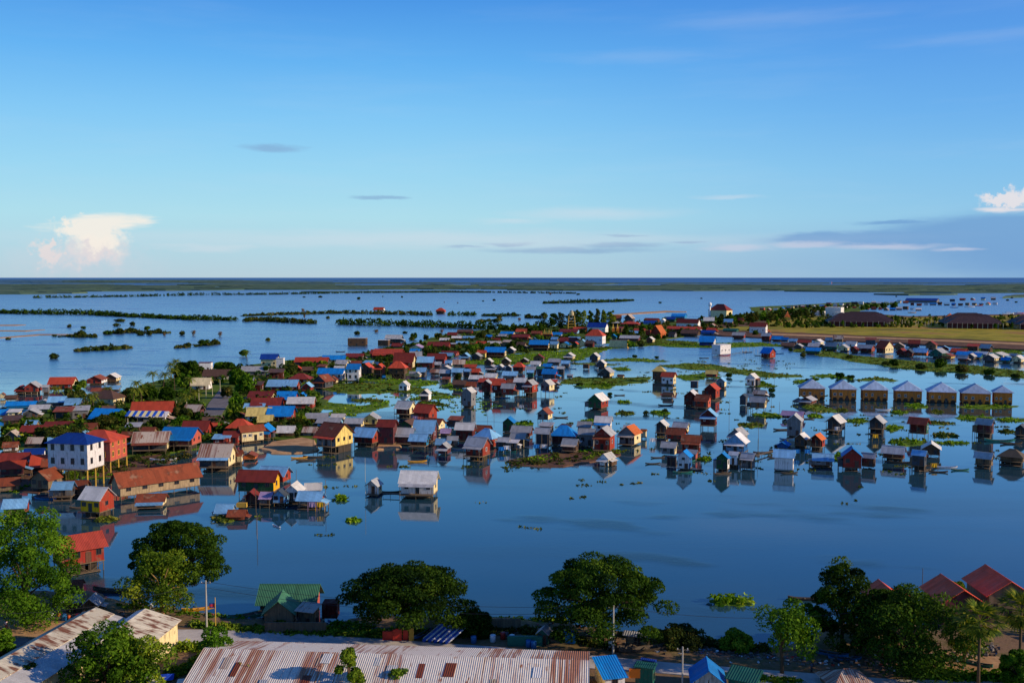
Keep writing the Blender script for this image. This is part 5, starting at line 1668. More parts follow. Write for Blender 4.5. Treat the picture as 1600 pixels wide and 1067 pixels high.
# village trees
VT = [(124, 612, 20, 18, 4), (118, 626, 34, 20, 2), (88, 693, 46, 28, 2), (120, 686, 30, 16, 2), (165, 668, 40, 20, 2), (185, 664, 28, 22, 1), (70, 690, 30, 22, 2),
      (205, 628, 26, 22, 2), (232, 624, 30, 22, 0), (250, 650, 24, 22, 1), (262, 627, 24, 24, 0), (283, 590, 26, 24, 0), (300, 590, 28, 26, 0), (288, 604, 26, 20, 1), (312, 586, 22, 18, 2),
      (345, 577, 22, 12, 1), (358, 578, 22, 11, 0), (380, 556, 14, 9, 1), (370, 600, 34, 22, 1), (385, 615, 34, 30, 1), (372, 640, 30, 28, 1), (366, 656, 26, 26, 3), (355, 622, 20, 18, 2),
      (300, 643, 36, 18, 0), (285, 655, 30, 18, 2), (282, 668, 26, 16, 1), (243, 668, 26, 14, 2), (415, 586, 14, 16, 0), (436, 590, 30, 14, 1), (455, 585, 30, 14, 2), (480, 578, 24, 14, 1),
      (505, 574, 18, 10, 3), (470, 664, 16, 18, 3), (462, 668, 26, 14, 2), (425, 672, 34, 12, 2), (524, 580, 16, 10, 2), (600, 578, 20, 12, 2), (575, 572, 20, 12, 1), (647, 530, 12, 10, 0),
      (666, 531, 9, 8, 2), (672, 556, 22, 12, 2), (668, 550, 18, 8, 1), (738, 550, 22, 14, 1), (757, 548, 18, 10, 1), (775, 545, 14, 9, 0), (755, 528, 20, 8, 2), (686, 530, 18, 8, 2),
      (812, 542, 20, 10, 2), (798, 545, 18, 10, 0), (843, 533, 22, 9, 1), (857, 533, 16, 7, 2), (890, 530, 22, 8, 1), (806, 517, 20, 9, 0), (830, 518, 24, 10, 0), (845, 517, 20, 9, 0),
      (965, 530, 20, 9, 1), (1008, 516, 20, 8, 1), (1018, 518, 16, 8, 0), (986, 543, 14, 10, 1), (1001, 541, 14, 9, 2), (1038, 504, 9, 8, 1), (950, 527, 16, 7, 0), (925, 520, 14, 6, 2),
      (1180, 524, 12, 7, 0), (1173, 518, 12, 6, 2), (1097, 500, 9, 8, 0), (195, 655, 16, 18, 2), (715, 592, 14, 8, 2), (560, 598, 18, 8, 1), (540, 566, 10, 8, 1), (20, 676, 30, 12, 0),
      (8, 700, 20, 18, 2), (110, 748, 20, 8, 3), (1300, 505, 16, 10, 1), (1320, 506, 18, 10, 0), (1352, 508, 14, 9, 2)]
LF = [L_DARK, L_MID, L_BUSH, L_YEL, L_YEL]; LW = ['dark green', 'mid green', 'olive', 'bright green', 'bright green']
for i, (x, y, w, h, l) in enumerate(VT):
    st = R.choice(['feathery', 'umbrella', 'clumps']) if w > 20 else 'clumps'
    tree(x, y, w, h, st, LF[l], z0=.4, seed=200 + i, desc='%s %s village tree' % ('broad' if w > 28 else ('small' if w < 17 else 'rounded'), LW[l]), group='trees among the village houses',
         trunk_frac=.08, dens=.32 if st != 'clumps' else .35, leafsz=.75)

# palms
def frond_mb(mb, a, L, droop, rise, z, wd=.55):
    d = Vector((math.cos(a), math.sin(a), 0)); sd_ = Vector((-math.sin(a), math.cos(a), 0))
    pts = []
    for i in range(7):
        t = i / 6
        pts.append(d * (L * t) + Vector((0, 0, z + rise * t * L - droop * t * t * L)))
    for i in range(6):
        w0 = wd * math.sin(math.pi * (.12 + .82 * i / 6)); w1 = wd * math.sin(math.pi * (.12 + .82 * (i + 1) / 6))
        for s in (1, -1):
            for k in range(2):
                p0 = pts[i].lerp(pts[i + 1], k * .5); p1 = pts[i].lerp(pts[i + 1], k * .5 + .34)
                o0 = sd_ * s * w0 + d * .25 + Vector((0, 0, -.38 * w0)); 
                q = [p0, p1, p1 + o0, p0 + o0 * .9]
                mb.quad(q if s > 0 else q[::-1])
def set_tint(me, seed):
    rg = np.random.default_rng(seed)
    at_ = me.attributes.new('tint', 'FLOAT', 'POINT')
    n = len(me.vertices); at_.data.foreach_set('value', np.repeat(rg.random(n // 4 + 1), 4)[:n].astype(np.float32))
def palm(px, py, hpx, z0=.4, seed=0, label=None, crown=3.7):
    hpx *= 1.22
    g = at(px, py, z0); s = scale_at(px, py, z0); Ht = hpx * s * 1.02
    root = empty('palm_tree', (g.x, g.y, z0), 0)
    rr = random.Random(seed)
    lx, ly = rr.uniform(-1, 1), rr.uniform(-.5, .5)
    mb = MB(); hz = Ht - 1.3
    mb.tube([(lx * t * t, ly * t * t, -.4 + (hz + .4) * t) for t in (0, .25, .5, .75, 1)], [.24, .18, .16, .15, .14], 7); mb.build('trunk', BARK, root, True)
    mb = MB()
    for i in range(24):
        frond_mb(mb, i * 2.4 + rr.uniform(-.2, .2), crown * rr.uniform(.8, 1.15), rr.uniform(.55, 1.0), .95 - 1.1 * (i / 24), 0)
    me = mb.mesh('palm_crown', L_PALM); set_tint(me, seed)
    inst('crown', me, root, (lx, ly, hz))
    if label: tag(root, label, 'palm')
    else: pend(root, 'feathery coconut palm', px, py - hpx / 2, 'palm', 'coconut palms in the village')
for i, (x, y, h) in enumerate([(208, 646, 34), (222, 636, 26), (255, 622, 34), (273, 612, 32), (298, 622, 28), (290, 640, 22), (136, 646, 26), (146, 640, 22), (276, 590, 24), (268, 600, 28), (168, 620, 14), (305, 634, 22),
                               (214, 618, 20), (240, 606, 22), (90, 622, 16), (1210, 502, 10), (1228, 510, 12), (130, 652, 16), (386, 562, 12)]):
    palm(x, y, h, seed=i)
# fan palms at the lower right
def fan_palm(px, py, hpx, label, seed=0):
    g = at(px, py, Z1); s = scale_at(px, py, Z1); Ht = hpx * s * 1.03
    root = empty('palm_tree', (g.x, g.y, Z1), 0); rr = random.Random(seed)
    mb = MB(); mb.tube([(0, 0, -.4), (0, 0, Ht * .4), (0, 0, Ht - 2.4)], [.28, .2, .18], 8); mb.build('trunk', BARK, root, True)
    mb = MB()
    for i in range(34):
        a = i * 2.4; el = 1.35 - 2.35 * (i / 34)
        d = Vector((math.cos(a) * math.cos(el), math.sin(a) * math.cos(el), math.sin(el)))
        c = d * rr.uniform(1.0, 1.35) * 1.0
        side = d.cross(Vector((0, 0, 1))).normalized(); up = side.cross(d).normalized()
        if i > 26: c = c * .8
        base = len(mb.v)
        for k in range(11):
            t = -1.35 + 2.7 * k / 10
            v = (d * math.cos(t) + side * math.sin(t)) * 1.05
            v2 = (d * math.cos(t + .13) + side * math.sin(t + .13)) * .55; v1 = (d * math.cos(t - .13) + side * math.sin(t - .13)) * .55
            mb.quad([c, c + v1, c + v + up * -.25, c + v2])
        mb.quad([Vector((0, 0, 0)), Vector((0, 0, .05)), c + Vector((0, 0, .05)), c])
    me = mb.mesh('fan_crown', L_PALM); set_tint(me, seed)
    inst('crown', me, root, (0, 0, Ht - 2.4), (0, 0, 0), (1.8, 1.8, 1.5))
    return tag(root, label, 'palm')
fan_palm(1528, 1080, 134, 'sunlit fan palm in front of the red-roofed shore houses', 1)
fan_palm(1592, 1070, 140, 'darker fan palm at the right edge beside the big red roof', 2)
fan_palm(1506, 1035, 66, 'small low fan palm tucked between the dark tree and the sunlit fan palm', 3)

# ------------------------------------------------------------------ near shore ground and road
def shore(px, py, z=0.0): return (at(px, py, z).x, at(px, py, z).y)
sh = [(-120, 925), (60, 925), (150, 925), (200, 945), (270, 952), (330, 962), (400, 966), (470, 970), (520, 975), (560, 966), (700, 966), (790, 966), (850, 972), (950, 985), (1050, 997), (1110, 1012), (1150, 1018),
      (1230, 1010), (1300, 975), (1400, 968), (1440, 985), (1500, 980), (1580, 960), (1750, 940)]
wp = noisy_outline([shore(*p) for p in sh], .5, 3, 5)
edge = [p for p in wp]
poly = [shore(*p) for p in sh]
rr_ = random.Random(3); top = []
for (x0, y0), (x1, y1) in zip(poly[:-1], poly[1:]):
    for j in range(5):
        t = j / 5; top.append((x0 + (x1 - x0) * t + rr_.uniform(-.3, .3), y0 + (y1 - y0) * t + rr_.uniform(-.7, .7)))
top.append(poly[-1])
mb = MB()
rows = [(0.6, -1.2), (-.3, .25), (-2.2, 1.0), (-5.0, 1.62), (-7.5, Z1)]
rings = [[(x, y + dy, z + (rr_.uniform(-.12, .12) if 0 < k < 4 else 0)) for (x, y) in top] for k, (dy, z) in enumerate(rows)]
for a, b_ in zip(rings[:-1], rings[1:]):
    for i in range(len(a) - 1): mb.quad([b_[i], b_[i + 1], a[i + 1], a[i]])
for i in range(len(top) - 1):
    x0, y0, _ = rings[-1][i]; x1, y1, _ = rings[-1][i + 1]
    mb.quad([(x0, -60, Z1), (x1, -60, Z1), (x1, y1, Z1), (x0, y0, Z1)])
o = mb.build('ground', DIRT); o['kind'] = 'structure'
ZR = Z1
def px_poly(pts, z): return [(at(x, y, z).x, at(x, y, z).y) for x, y in pts]
def prism(name, pts_w, z0, z1, mat, kind=None, parent=None):
    mb = MB(); P = [Vector((x, y, z1)) for x, y in pts_w]
    ar = sum(P[i].x * P[(i + 1) % len(P)].y - P[(i + 1) % len(P)].x * P[i].y for i in range(len(P)))
    if ar < 0: P.reverse()
    from mathutils.geometry import tessellate_polygon
    for t in tessellate_polygon([P]):
        a, b_, c = (P[i] for i in t)
        if (b_ - a).cross(c - a).z < 0: b_, c = c, b_
        mb.quad([a, b_, c])
    for i in range(len(P)):
        a, b_ = P[i], P[(i + 1) % len(P)]
        mb.quad([(a.x, a.y, z0), (b_.x, b_.y, z0), b_, a])
    o = mb.build(name, mat, parent)
    if kind: o['kind'] = kind
    return o
prism('road', px_poly([(255, 984), (330, 984), (420, 988), (520, 994), (600, 999), (760, 1010), (930, 1025), (1050, 1036), (1250, 1051), (1400, 1062), (1620, 1066), (1620, 1110), (1380, 1096), (1240, 1072),
                       (1050, 1053), (930, 1045), (760, 1032), (600, 1018), (420, 1004), (330, 1004), (262, 1006)], ZR), Z1 - .3, Z1 + .12, ROADM, 'structure')
prism('yard', px_poly([(0, 968), (60, 968), (140, 972), (180, 985), (120, 1010), (60, 996), (0, 994)], ZR), Z1 - .3, Z1 + .04, SAND, 'structure')
prism('road', px_poly([(-40, 996), (40, 996), (70, 1004), (20, 1040), (-60, 1060)], ZR), Z1 - .3, Z1 + .05, ASPH, 'structure')
prism('yard', px_poly([(1440, 1020), (1510, 1015), (1580, 1030), (1590, 1050), (1480, 1054)], ZR), Z1 - .3, Z1 + .05, SAND, 'structure')
# grass verges on the shore: tufts of leaves
def verge(pts, seed, n, leaf, h=.5, z=Z1, w=4):
    rr = random.Random(seed); lobes = []
    for i in range(n):
        k = rr.randrange(len(pts) - 1); t = rr.random()
        x = pts[k][0] + (pts[k + 1][0] - pts[k][0]) * t; y = pts[k][1] + (pts[k + 1][1] - pts[k][1]) * t + rr.uniform(-w, w)
        g = at(x, y, z); r = rr.uniform(.5, 1.3)
        lobes.append((g.x, g.y, z, r, r, h * rr.uniform(.5, 1.6), 26))
    me = leaf_mesh('grass_tufts', lobes, leaf, .34, seed); o = inst('grass', me); o['kind'] = 'stuff'
verge([(300, 975), (400, 985), (520, 990), (600, 992)], 1, 150, L_YEL, .4)
verge([(520, 975), (600, 985), (700, 990)], 11, 60, L_MID, .4)
verge([(740, 982), (850, 990), (960, 1012)], 2, 120, L_BUSH, .5)
verge([(970, 1000), (1060, 1005), (1130, 1014), (1200, 1022)], 3, 320, L_BUSH, .9, 1.0, 6)
verge([(1100, 1010), (1160, 1014), (1200, 1020)], 4, 90, L_YEL, .8, .6, 4)
verge([(720, 968), (850, 972), (880, 972)], 5, 90, L_YEL, .5, .8, 2)
verge([(180, 950), (280, 962), (380, 970)], 6, 70, L_MID, .6, 1.2, 4)
verge([(280, 1012), (330, 1016), (300, 1040), (260, 1060)], 7, 150, L_YEL, .8)
verge([(1420, 1050), (1500, 1060), (1600, 1060)], 8, 220, L_MID, .8)
verge([(1100, 1052), (1180, 1060), (1250, 1068)], 9, 60, L_YEL, .3)
verge([(430, 978), (540, 985)], 10, 60, L_YEL, .4)
# rubble and litter on the bank: one uncountable mass
def rubble(pts, seed, n, spread, z, sizes=(.12, .5)):
    rr = random.Random(seed); mb = MB()
    for i in range(n):
        k = rr.randrange(len(pts) - 1); t = rr.random()
        x = pts[k][0] + (pts[k + 1][0] - pts[k][0]) * t; y = pts[k][1] + (pts[k + 1][1] - pts[k][1]) * t + rr.gauss(0, spread)
        g = at(x, y, z); s = rr.uniform(*sizes); a = rr.uniform(0, 3.1)
        m = rr.choices(range(6), [10, 8, 5, 1.4, .8, 1])[0]
        ca, sa = math.cos(a) * s, math.sin(a) * s
        b0 = [(g.x + ca, g.y + sa, z - .1), (g.x - sa * .7, g.y + ca * .7, z - .1), (g.x - ca, g.y - sa, z - .1), (g.x + sa * .7, g.y - ca * .7, z - .1)]
        tp = [(p[0] * .8 + g.x * .2 + rr.uniform(-.1, .1) * s, p[1] * .8 + g.y * .2, z + s * rr.uniform(.25, .8)) for p in b0]
        mb.quad(tp, m)
        for q in range(4): mb.quad([b0[q], b0[(q + 1) % 4], tp[(q + 1) % 4], tp[q]], m)
    o = mb.build('rubble', [plain('stone_grey', (126, 118, 112), .9, .3), plain('stone_brown', (96, 74, 60), .9, .3), plain('stone_dark', (62, 54, 52), .9, .3), WHITEP, BOATB, BOATR]); o['kind'] = 'stuff'
rubble([(200, 948), (300, 962), (400, 972), (540, 978), (620, 975)], 1, 700, 4, 1.2)
rubble([(540, 978), (600, 985), (700, 988)], 5, 300, 4, 1.7)
rubble([(700, 978), (850, 985), (960, 1005), (1040, 1012)], 2, 620, 6, 1.7)
rubble([(1060, 1012), (1120, 1022), (1220, 1030), (1300, 1035)], 3, 800, 4, 1.6)
rubble([(100, 965), (200, 968), (240, 960)], 4, 260, 4, 1.8)
rubble([(1290, 1030), (1400, 1035), (1480, 1030), (1560, 1010)], 6, 260, 6, 1.9)
# low growth covering the village ground between the houses
def cover(pts, seed, n, leaf, h=1.4, z=.4, sz=.9):
    w = [at(x, y, z) for x, y in pts]; rg = np.random.default_rng(seed)
    poly = np.array([(p.x, p.y) for p in w]); pp = np.array(pts, float)
    mn, mx_ = pp.min(0), pp.max(0); c = mn + rg.random((n * 3, 2)) * (mx_ - mn)
    ins = np.zeros(len(c), bool); j = len(pp) - 1
    for i in range(len(pp)):
        xi, yi = pp[i]; xj, yj = pp[j]
        ins ^= ((yi > c[:, 1]) != (yj > c[:, 1])) & (c[:, 0] < (xj - xi) * (c[:, 1] - yi) / (yj - yi + 1e-9) + xi); j = i
    lobes = []
    for x, y in c[ins][:n]:
        if 312 < x < 372 and 602 < y < 652: continue
        g = at(x, y, z); r = rg.uniform(1.0, 2.8); hh = h * rg.uniform(.5, 1.6)
        lobes.append((g.x, g.y, z + hh * .3, r, r, hh, 30))
    o = inst('undergrowth', leaf_mesh('undergrowth', lobes, leaf, sz, seed)); o['kind'] = 'stuff'
VL = [(60, 650), (190, 614), (300, 584), (420, 568), (560, 554), (560, 590), (500, 600), (495, 655), (470, 684), (400, 684), (270, 700), (160, 700), (20, 700), (10, 670)]
cover(VL, 1, 420, L_BUSH, 1.5); cover(VL, 2, 320, L_DARK, 2.0); cover(VL, 3, 200, L_YEL, 1.3)
VR = [(560, 556), (660, 536), (720, 520), (820, 512), (900, 508), (950, 520), (890, 546), (820, 552), (700, 556), (640, 586), (560, 592)]
cover(VR, 4, 300, L_BUSH, 1.8, sz=1.2); cover(VR, 5, 260, L_DARK, 2.2, sz=1.2)
VF = [(940, 508), (1100, 502), (1180, 490), (1250, 480), (1330, 476), (1400, 476), (1300, 488), (1190, 505), (1110, 520), (1040, 530), (950, 534)]
cover(VF, 6, 300, L_BUSH, 2.6, sz=1.6); cover(VF, 7, 220, L_DARK, 3.2, sz=1.6)
FD = [(1180, 509), (1240, 492), (1330, 491), (1420, 497), (1600, 494), (1610, 514), (1400, 512), (1200, 512)]
cover(FD, 8, 260, L_BUSH, 2.2, 1.5, sz=1.4); cover(FD, 9, 160, L_YEL, 1.8, 1.5, sz=1.4); cover(FD, 10, 120, L_DARK, 3.0, 1.5, sz=1.4)

cover([(797, 722), (850, 711), (905, 708), (965, 706), (960, 712), (930, 719), (880, 726), (800, 726)], 12, 22, L_BUSH, .5, .3, .5)
cover([(797, 722), (850, 711), (905, 708), (965, 706), (960, 712), (930, 719), (880, 726), (800, 726)], 13, 10, L_YEL, .4, .3, .5)
cover([(200, 705), (280, 700), (300, 715), (240, 728), (170, 742), (100, 742), (160, 715)], 14, 60, L_BUSH, .7, .3, .5)
for i in range(34):
    x = 1335 + i * 5.0 + R.uniform(-1, 1); pyy = 508.5 + R.uniform(-1, 1)
    g = at(x, pyy, 1.4); s_ = scale_at(x, pyy, 1.4)
    o = inst('young_tree', POST['p'], None, (g.x, g.y, 1.4), (0, 0, 0), (.28, .28, R.uniform(6, 9) * s_))
    pend(o, 'bare pale sapling trunk', x, pyy - 4, 'sapling', 'pale sapling trunks on the dry field')
# ------------------------------------------------------------------ near buildings
houses('''
400 508 912 972 s gn br/pn e-13 r.6 k.12 n2 m1 L | brick house with green metal roof and cross gable, on stilts at the near shore | the green-roofed brick house
+ 410 468 930 990 f gn bw k.1 nd n0 r1.1 e-8
+ 462 502 946 990 d rr bw k.02 e-30 O r.8
80 167 834 922 s rk rd/rd y40 r.75 q.8 k.36 n3 m2 L | red stilt house with red sheet roof behind the huge left feathery tree | the red house by the left tree
1437 1534 908 986 f rv vio/vio q.75 e24 r1.3 k.08 L m3 | mauve-walled house with dark red roof, its left wall full of windows, right shore | the mauve-walled red-roofed house
1504 1610 894 976 f rv bw/bw q.75 e24 r1.3 k.08 L | largest dark red roof at the right edge, above a grey plank wall | the largest right red roof
1345 1420 914 962 f rv rd/rd e20 r1.2 k.1 | half-hidden red gabled house behind the tall dark right tree | the half-hidden red gable
1385 1440 925 965 f rd rd e20
100 132 928 958 s gy bw z1.8 k.05 O
128 162 930 960 f gy bw z1.8 k.05 O
104 132 905 940 s ru bw/bw z1.0 k.1
1275 1368 1044 1088 h rr bw z1.8 k.02 e25 r.9 n1 | brown ribbed hip roof at the bottom edge below the dark trees | the brown ribbed hip roof
925 980 1036 1082 d bl wh z1.8 k.02 e18 r1.6 nd n1 | low shed with bright blue tarpaulin roof against the great rusty roof's end | the blue tarpaulin shed
1076 1134 1036 1084 f bl wh z1.8 k.02 e4 r1.1 O nd | open stall under a peaked vivid blue canopy beside the road | the blue peaked canopy
990 1026 1038 1076 t tl tl z1.8 k.02 nd n0 | green-sheeted street stall with an orange crate on its counter | the green-sheeted stall
+ 1000 1026 1034 1052 t nb tl z1.8 k.02 nd n0
1134 1190 1050 1090 d tl tl z1.8 k.02 nd n0 | flat teal awning roof right of the blue peaked canopy | the teal awning
838 862 978 1008 f gy tl z1.8 k.02 e-15
880 902 986 1006 t bl cy z1.8 k.02 nd n0
972 1020 1000 1012 d gy bw z1.8 k.02 O
''', -14, name='house', group='buildings on the near shore')

def custom_roof_block(name, label, ref, A, B, right_w, left_w, drop_r, drop_l, eave_wall, codes, wall, extra=None, ze=Z1, cat='building', px=None):
    """long building given by its ridge line A-B (world points) and slope widths to its right/left"""
    A, B = Vector(A), Vector(B); L = (B - A); Lh = Vector((L.x, L.y, 0)); n = Vector((Lh.y, -Lh.x, 0)).normalized()     # n points to the right of A->B
    root = empty(name, ((A.x + B.x) / 2, (A.y + B.y) / 2, ze), 0); off = Vector(root.location)
    ln = Lh.length
    def strip_(a0, a1, b0, b1, code, nm):
        mb = MB(); sw = (b0 - a0).length
        mb.slab([p - off for p in (a0, b0, b1, a1)], .1, 0, [(0, sw), (0, 0), (ln, 0), (ln, sw)])
        # keep the sheet facing up
        o = mb.build(nm, tin(code), root)
        return o
    ar, br = A + n * right_w - Vector((0, 0, drop_r)), B + n * right_w - Vector((0, 0, drop_r))
    al, bl_ = A - n * left_w - Vector((0, 0, drop_l)), B - n * left_w - Vector((0, 0, drop_l))
    strip_(A, B, ar, br, codes[0], 'roof')
    strip_(B, A, bl_, al, codes[1], 'roof')
    mb = MB()
    ins = .5; u = Lh.normalized()
    a_, b_ = A + u * ins, B - u * ins
    def low(p): return Vector((p.x, p.y, ze))
    R0, R1 = a_ + n * (right_w - ins), b_ + n * (right_w - ins); L0, L1 = a_ - n * (left_w - ins), b_ - n * (left_w - ins)
    zr = lambda P, w_, d_: P.z - d_ * (w_ - ins) / w_ - .12
    for P, w_, d_ in ((R0, right_w, drop_r), (R1, right_w, drop_r), (L0, left_w, drop_l), (L1, left_w, drop_l)): P.z = zr(P, w_, d_)
    ap, bp_ = a_ - Vector((0, 0, .12)), b_ - Vector((0, 0, .12))
    for q in ([low(R0), low(R1), R1, R0], [low(L1), low(L0), L0, L1], [low(L0), low(R0), R0, ap, L0], [low(R1), low(L1), L1, bp_, R1]):
        mb.quad([p - off for p in q])
    mb.build('wall', wallm(wall), root)
    tag(root, label, cat)
    if ref: ANCH.append((*px, ref))
    return root, (ar, br, n, off)

# great rusty roof along the bottom edge
A = at(318, 1012, 7.2); B = at(921, 1031, 7.2)
n_ = Vector(((B - A).y, -(B - A).x, 0)).normalized()
rt, (ar, br, nn, off) = custom_roof_block('market_hall', 'very long building at the bottom edge under a rust-striped corrugated roof', None, A, B, 15.0, 8.0, 4.2, 1.8, 0, ('rr2', 'rr2'), 'yl', px=(600, 1045))

u_ = (B - A); u_.z = 0; Lr = u_.length; u_.normalize(); rp = random.Random(8)
for i in range(26):
    s0 = rp.uniform(3, Lr - 3); d0 = rp.uniform(.3, 11.5); wd = rp.uniform(.8, 1.6); lg_ = rp.uniform(1.6, 3.0); sk = rp.uniform(-.12, .12)
    def PT(s, d): return A + u_ * s + n_ * d + Vector((0, 0, -4.2 * d / 15.0 + (B.z - A.z) * s / Lr + .06 + .02 * (i % 3))) - rt.location
    mb = MB(); mb.slab([PT(s0, d0), PT(s0 + sk, d0 + lg_), PT(s0 + wd + sk, d0 + lg_), PT(s0 + wd, d0)], .03, 0, [(0, lg_), (0, 0), (wd, 0), (wd, lg_)])
    mb.build('patch_sheet', tin(rp.choice(['lg', 'ru', 'rr', 'lg', 'gy', 'cm'])), rt)
# long pale tin roof, lower left: ridge on its left, slopes to the right
A = at(-90, 1080, 7.5); B = at(150, 948, 7.5)
custom_roof_block('long_shed', 'long shed with pale rust-patched roof running to the lower left corner', 'the long pale tin roof', A, B, 3.2, 3.6, .9, 1.6, 0, ('cm', 'cm'), 'cr', px=(80, 1000))
A2 = A + Vector((3.25, 0, -1.0)); B2 = B + Vector((3.25, -1.0, -1.0))
rt2 = bpy.data.objects['long_shed']
mb = MB(); off = Vector(rt2.location); n2 = Vector(((B - A).y, -(B - A).x, 0)).normalized()
a0, b0 = A + n2 * 3.15 - Vector((0, 0, 1.0)), B + n2 * 3.15 - Vector((0, 0, 1.0)); a1, b1 = a0 + n2 * 4.2 - Vector((0, 0, .9)), b0 + n2 * 4.2 - Vector((0, 0, .9))
mb.slab([p - off for p in (a0, a1, b1, b0)], .1, 0, [(0, 4.2), (0, 0), (34, 0), (34, 4.2)]); mb.build('side_roof', tin('lg'), rt2)
mb = MB()
w0, w1 = a1 - n2 * .4, b1 - n2 * .4; w2 = b0.copy()
mb.quad([p - off for p in (Vector((w0.x, w0.y, Z1)), Vector((w1.x, w1.y, Z1)), w1 - Vector((0, 0, .1)), w0 - Vector((0, 0, .1)))])
mb.quad([p - off for p in (Vector((w1.x, w1.y, Z1)), Vector((w2.x, w2.y - .4, Z1)), Vector((w2.x, w2.y - .4, w2.z - .15)), w1 - Vector((0, 0, .1)))])
mb.build('side_wall', wallm('cr'), rt2)
# second cream building beside it
A = at(150, 1006, 7.3); B = at(227, 950, 7.3)
custom_roof_block('storehouse', 'cream-walled storehouse with rust-brown sheet roof beside the long pale roof', 'the cream storehouse', A, B, 6.0, 1.5, 1.7, .5, 0, ('cm', 'lg'), 'cr', px=(225, 975))
lob = []; rq = random.Random(4)
for i in range(220):
    x = rq.uniform(84, 170); y = rq.uniform(60, 165); r = rq.uniform(.8, 3.0)
    if y > 168 - abs(x - 110) * .1: continue
    lob.append((x, y, Z1 + r * .3, r, r, r * .8, 40))
o = inst('undergrowth', leaf_mesh('undergrowth_east', lob, L_BUSH, .6, 4)); o['kind'] = 'stuff'
# tarpaulins at the very bottom left
def tarp(px, py, w, d, col, label, z=Z1, hh=2.6, seed=0):
    g = at(px, py, z + hh); root = empty('market_tent', (g.x, g.y, z), R.uniform(-.2, .2)); rr = random.Random(seed)
    mb = MB(); N = 6
    P = [[Vector((-w / 2 + w * i / N, -d / 2 + d * j / N, hh + .5 * (1 - abs(2 * j / N - 1)) + rr.uniform(-.06, .06))) for i in range(N + 1)] for j in range(N + 1)]
    for j in range(N):
        for i in range(N): mb.quad([P[j][i], P[j][i + 1], P[j + 1][i + 1], P[j + 1][i]])
    mb.build('canopy', plain('tarp_%d_%d_%d' % col, col, .6, .15), root)
    for sx in (-1, 1):
        for sy in (-1, 1): inst('post', POST['w'], root, (sx * (w / 2 - .1), sy * (d / 2 - .1), 0), (0, 0, 0), (.05, .05, hh))
    return tag(root, label, 'tent')
tarp(222, 1061, 6.5, 3, (232, 226, 206), 'peaked cream canvas awning at the bottom edge, left of the great roof', seed=1)
tarp(330, 1064, 9, 2.4, (226, 214, 200), 'long pale canvas awning along the bottom of the great rusty roof', seed=2)
tarp(378, 1065, 2.2, 2, (170, 22, 34), 'small crimson parasol-like canopy at the bottom edge', seed=3)
tarp(262, 1058, 1.8, 2, (24, 70, 190), 'small royal blue canopy at the bottom edge by the leafy trees', seed=4)

g = at(240, 662, .4); rt_ = empty('striped_awning', (g.x - 2, g.y - 3.5, .4), math.radians(-2)); mb = MB(); aw_ = 15.0
for k in range(11):
    a, b_ = -aw_ / 2 + aw_ * k / 11, -aw_ / 2 + aw_ * (k + 1) / 11
    mb.slab([(a, -2.2, 3.9), (b_, -2.2, 3.9), (b_, 1.6, 5.6), (a, 1.6, 5.6)], .05, k % 2)
mb.build('awning_sheet', [plain('awning_blue', (20, 84, 190), .7, .1), plain('awning_cream', (232, 214, 150), .7, .1)], rt_)
for x_ in (-7.2, -2.4, 2.4, 7.2):
    for y_ in (-2.0, 1.4): inst('post', POST['w'], rt_, (x_, y_, 0), (0, 0, 0), (.09, .09, 3.95 if y_ < 0 else 5.4))
tag(rt_, 'blue and cream striped awning in front of the long red-tiled house', 'awning')
# small plank huts packed between the bigger houses
def fill(poly, n, seed, wr, z=0.0):
    rr = random.Random(seed); made = 0; tries = 0
    xs_ = [p[0] for p in poly]; ys_ = [p[1] for p in poly]
    def inside(x, y):
        c = False; j = len(poly) - 1
        for i in range(len(poly)):
            xi, yi = poly[i]; xj, yj = poly[j]
            if (yi > y) != (yj > y) and x < (xj - xi) * (y - yi) / (yj - yi) + xi: c = not c
            j = i
        return c
    while made < n and tries < n * 80:
        tries += 1
        x, y = rr.uniform(min(xs_), max(xs_)), rr.uniform(min(ys_), max(ys_))
        if not inside(x, y) or (305 < x < 375 and 600 < y < 656): continue
        sz = (y - 433) / 200.0
        w = rr.uniform(*wr) * (.35 + .65 * sz); h = w * rr.uniform(.55, .75)
        x0, x1, yt, yb = x - w / 2, x + w / 2, y - h, y
        hit = False
        for a, b_, c, d, _r in HOUSES:
            ox = min(x1, b_) - max(x0, a); oy = min(yb, d) - max(yt, c)
            if ox > .18 * w and oy > .25 * h and abs(yb - d) < 1.0 * h: hit = True; break
        if hit: continue
        rc = rr.choice(['gy', 'gy', 'lg', 'gy', 'ru', 'ru', 'br', 'dr', 'lb', 'rr', 'rd']); wc = rr.choice(['bw', 'gy', 'br', 'sg', 'vio', 'bw', 'dr'])
        c, yaw, ww, D, zt = solve_box(x0, x1, yt, yb, math.radians(-14 + rr.uniform(-14, 14)), .8, None, z)
        root = empty('plank_hut', (c.x, c.y, z), yaw)
        opt = dict(k=.16 if z < .3 else .06)
        if rr.random() < .35: opt['O'] = 1
        build_body(root, ww, D, zt, rr.choice(['s', 's', 'f', 'd']), rc, wc, wc, opt, w)
        HOUSES.append((x0, x1, yt, yb, root)); made += 1
        pend(root, '%s-roofed %s shack' % (WORD[rc].replace(' ', '-'), WORD[wc].replace(' ', '-')), x, y - h / 2, 'shack', 'plank huts squeezed between the houses')
fill([(20, 665), (190, 640), (320, 655), (500, 640), (500, 690), (300, 700), (150, 700), (20, 705)], 26, 1, (20, 34), .3)
fill([(380, 590), (560, 560), (700, 540), (900, 530), (960, 525), (950, 545), (840, 556), (700, 562), (640, 590), (500, 604), (490, 640), (380, 660)], 40, 2, (20, 34), .3)
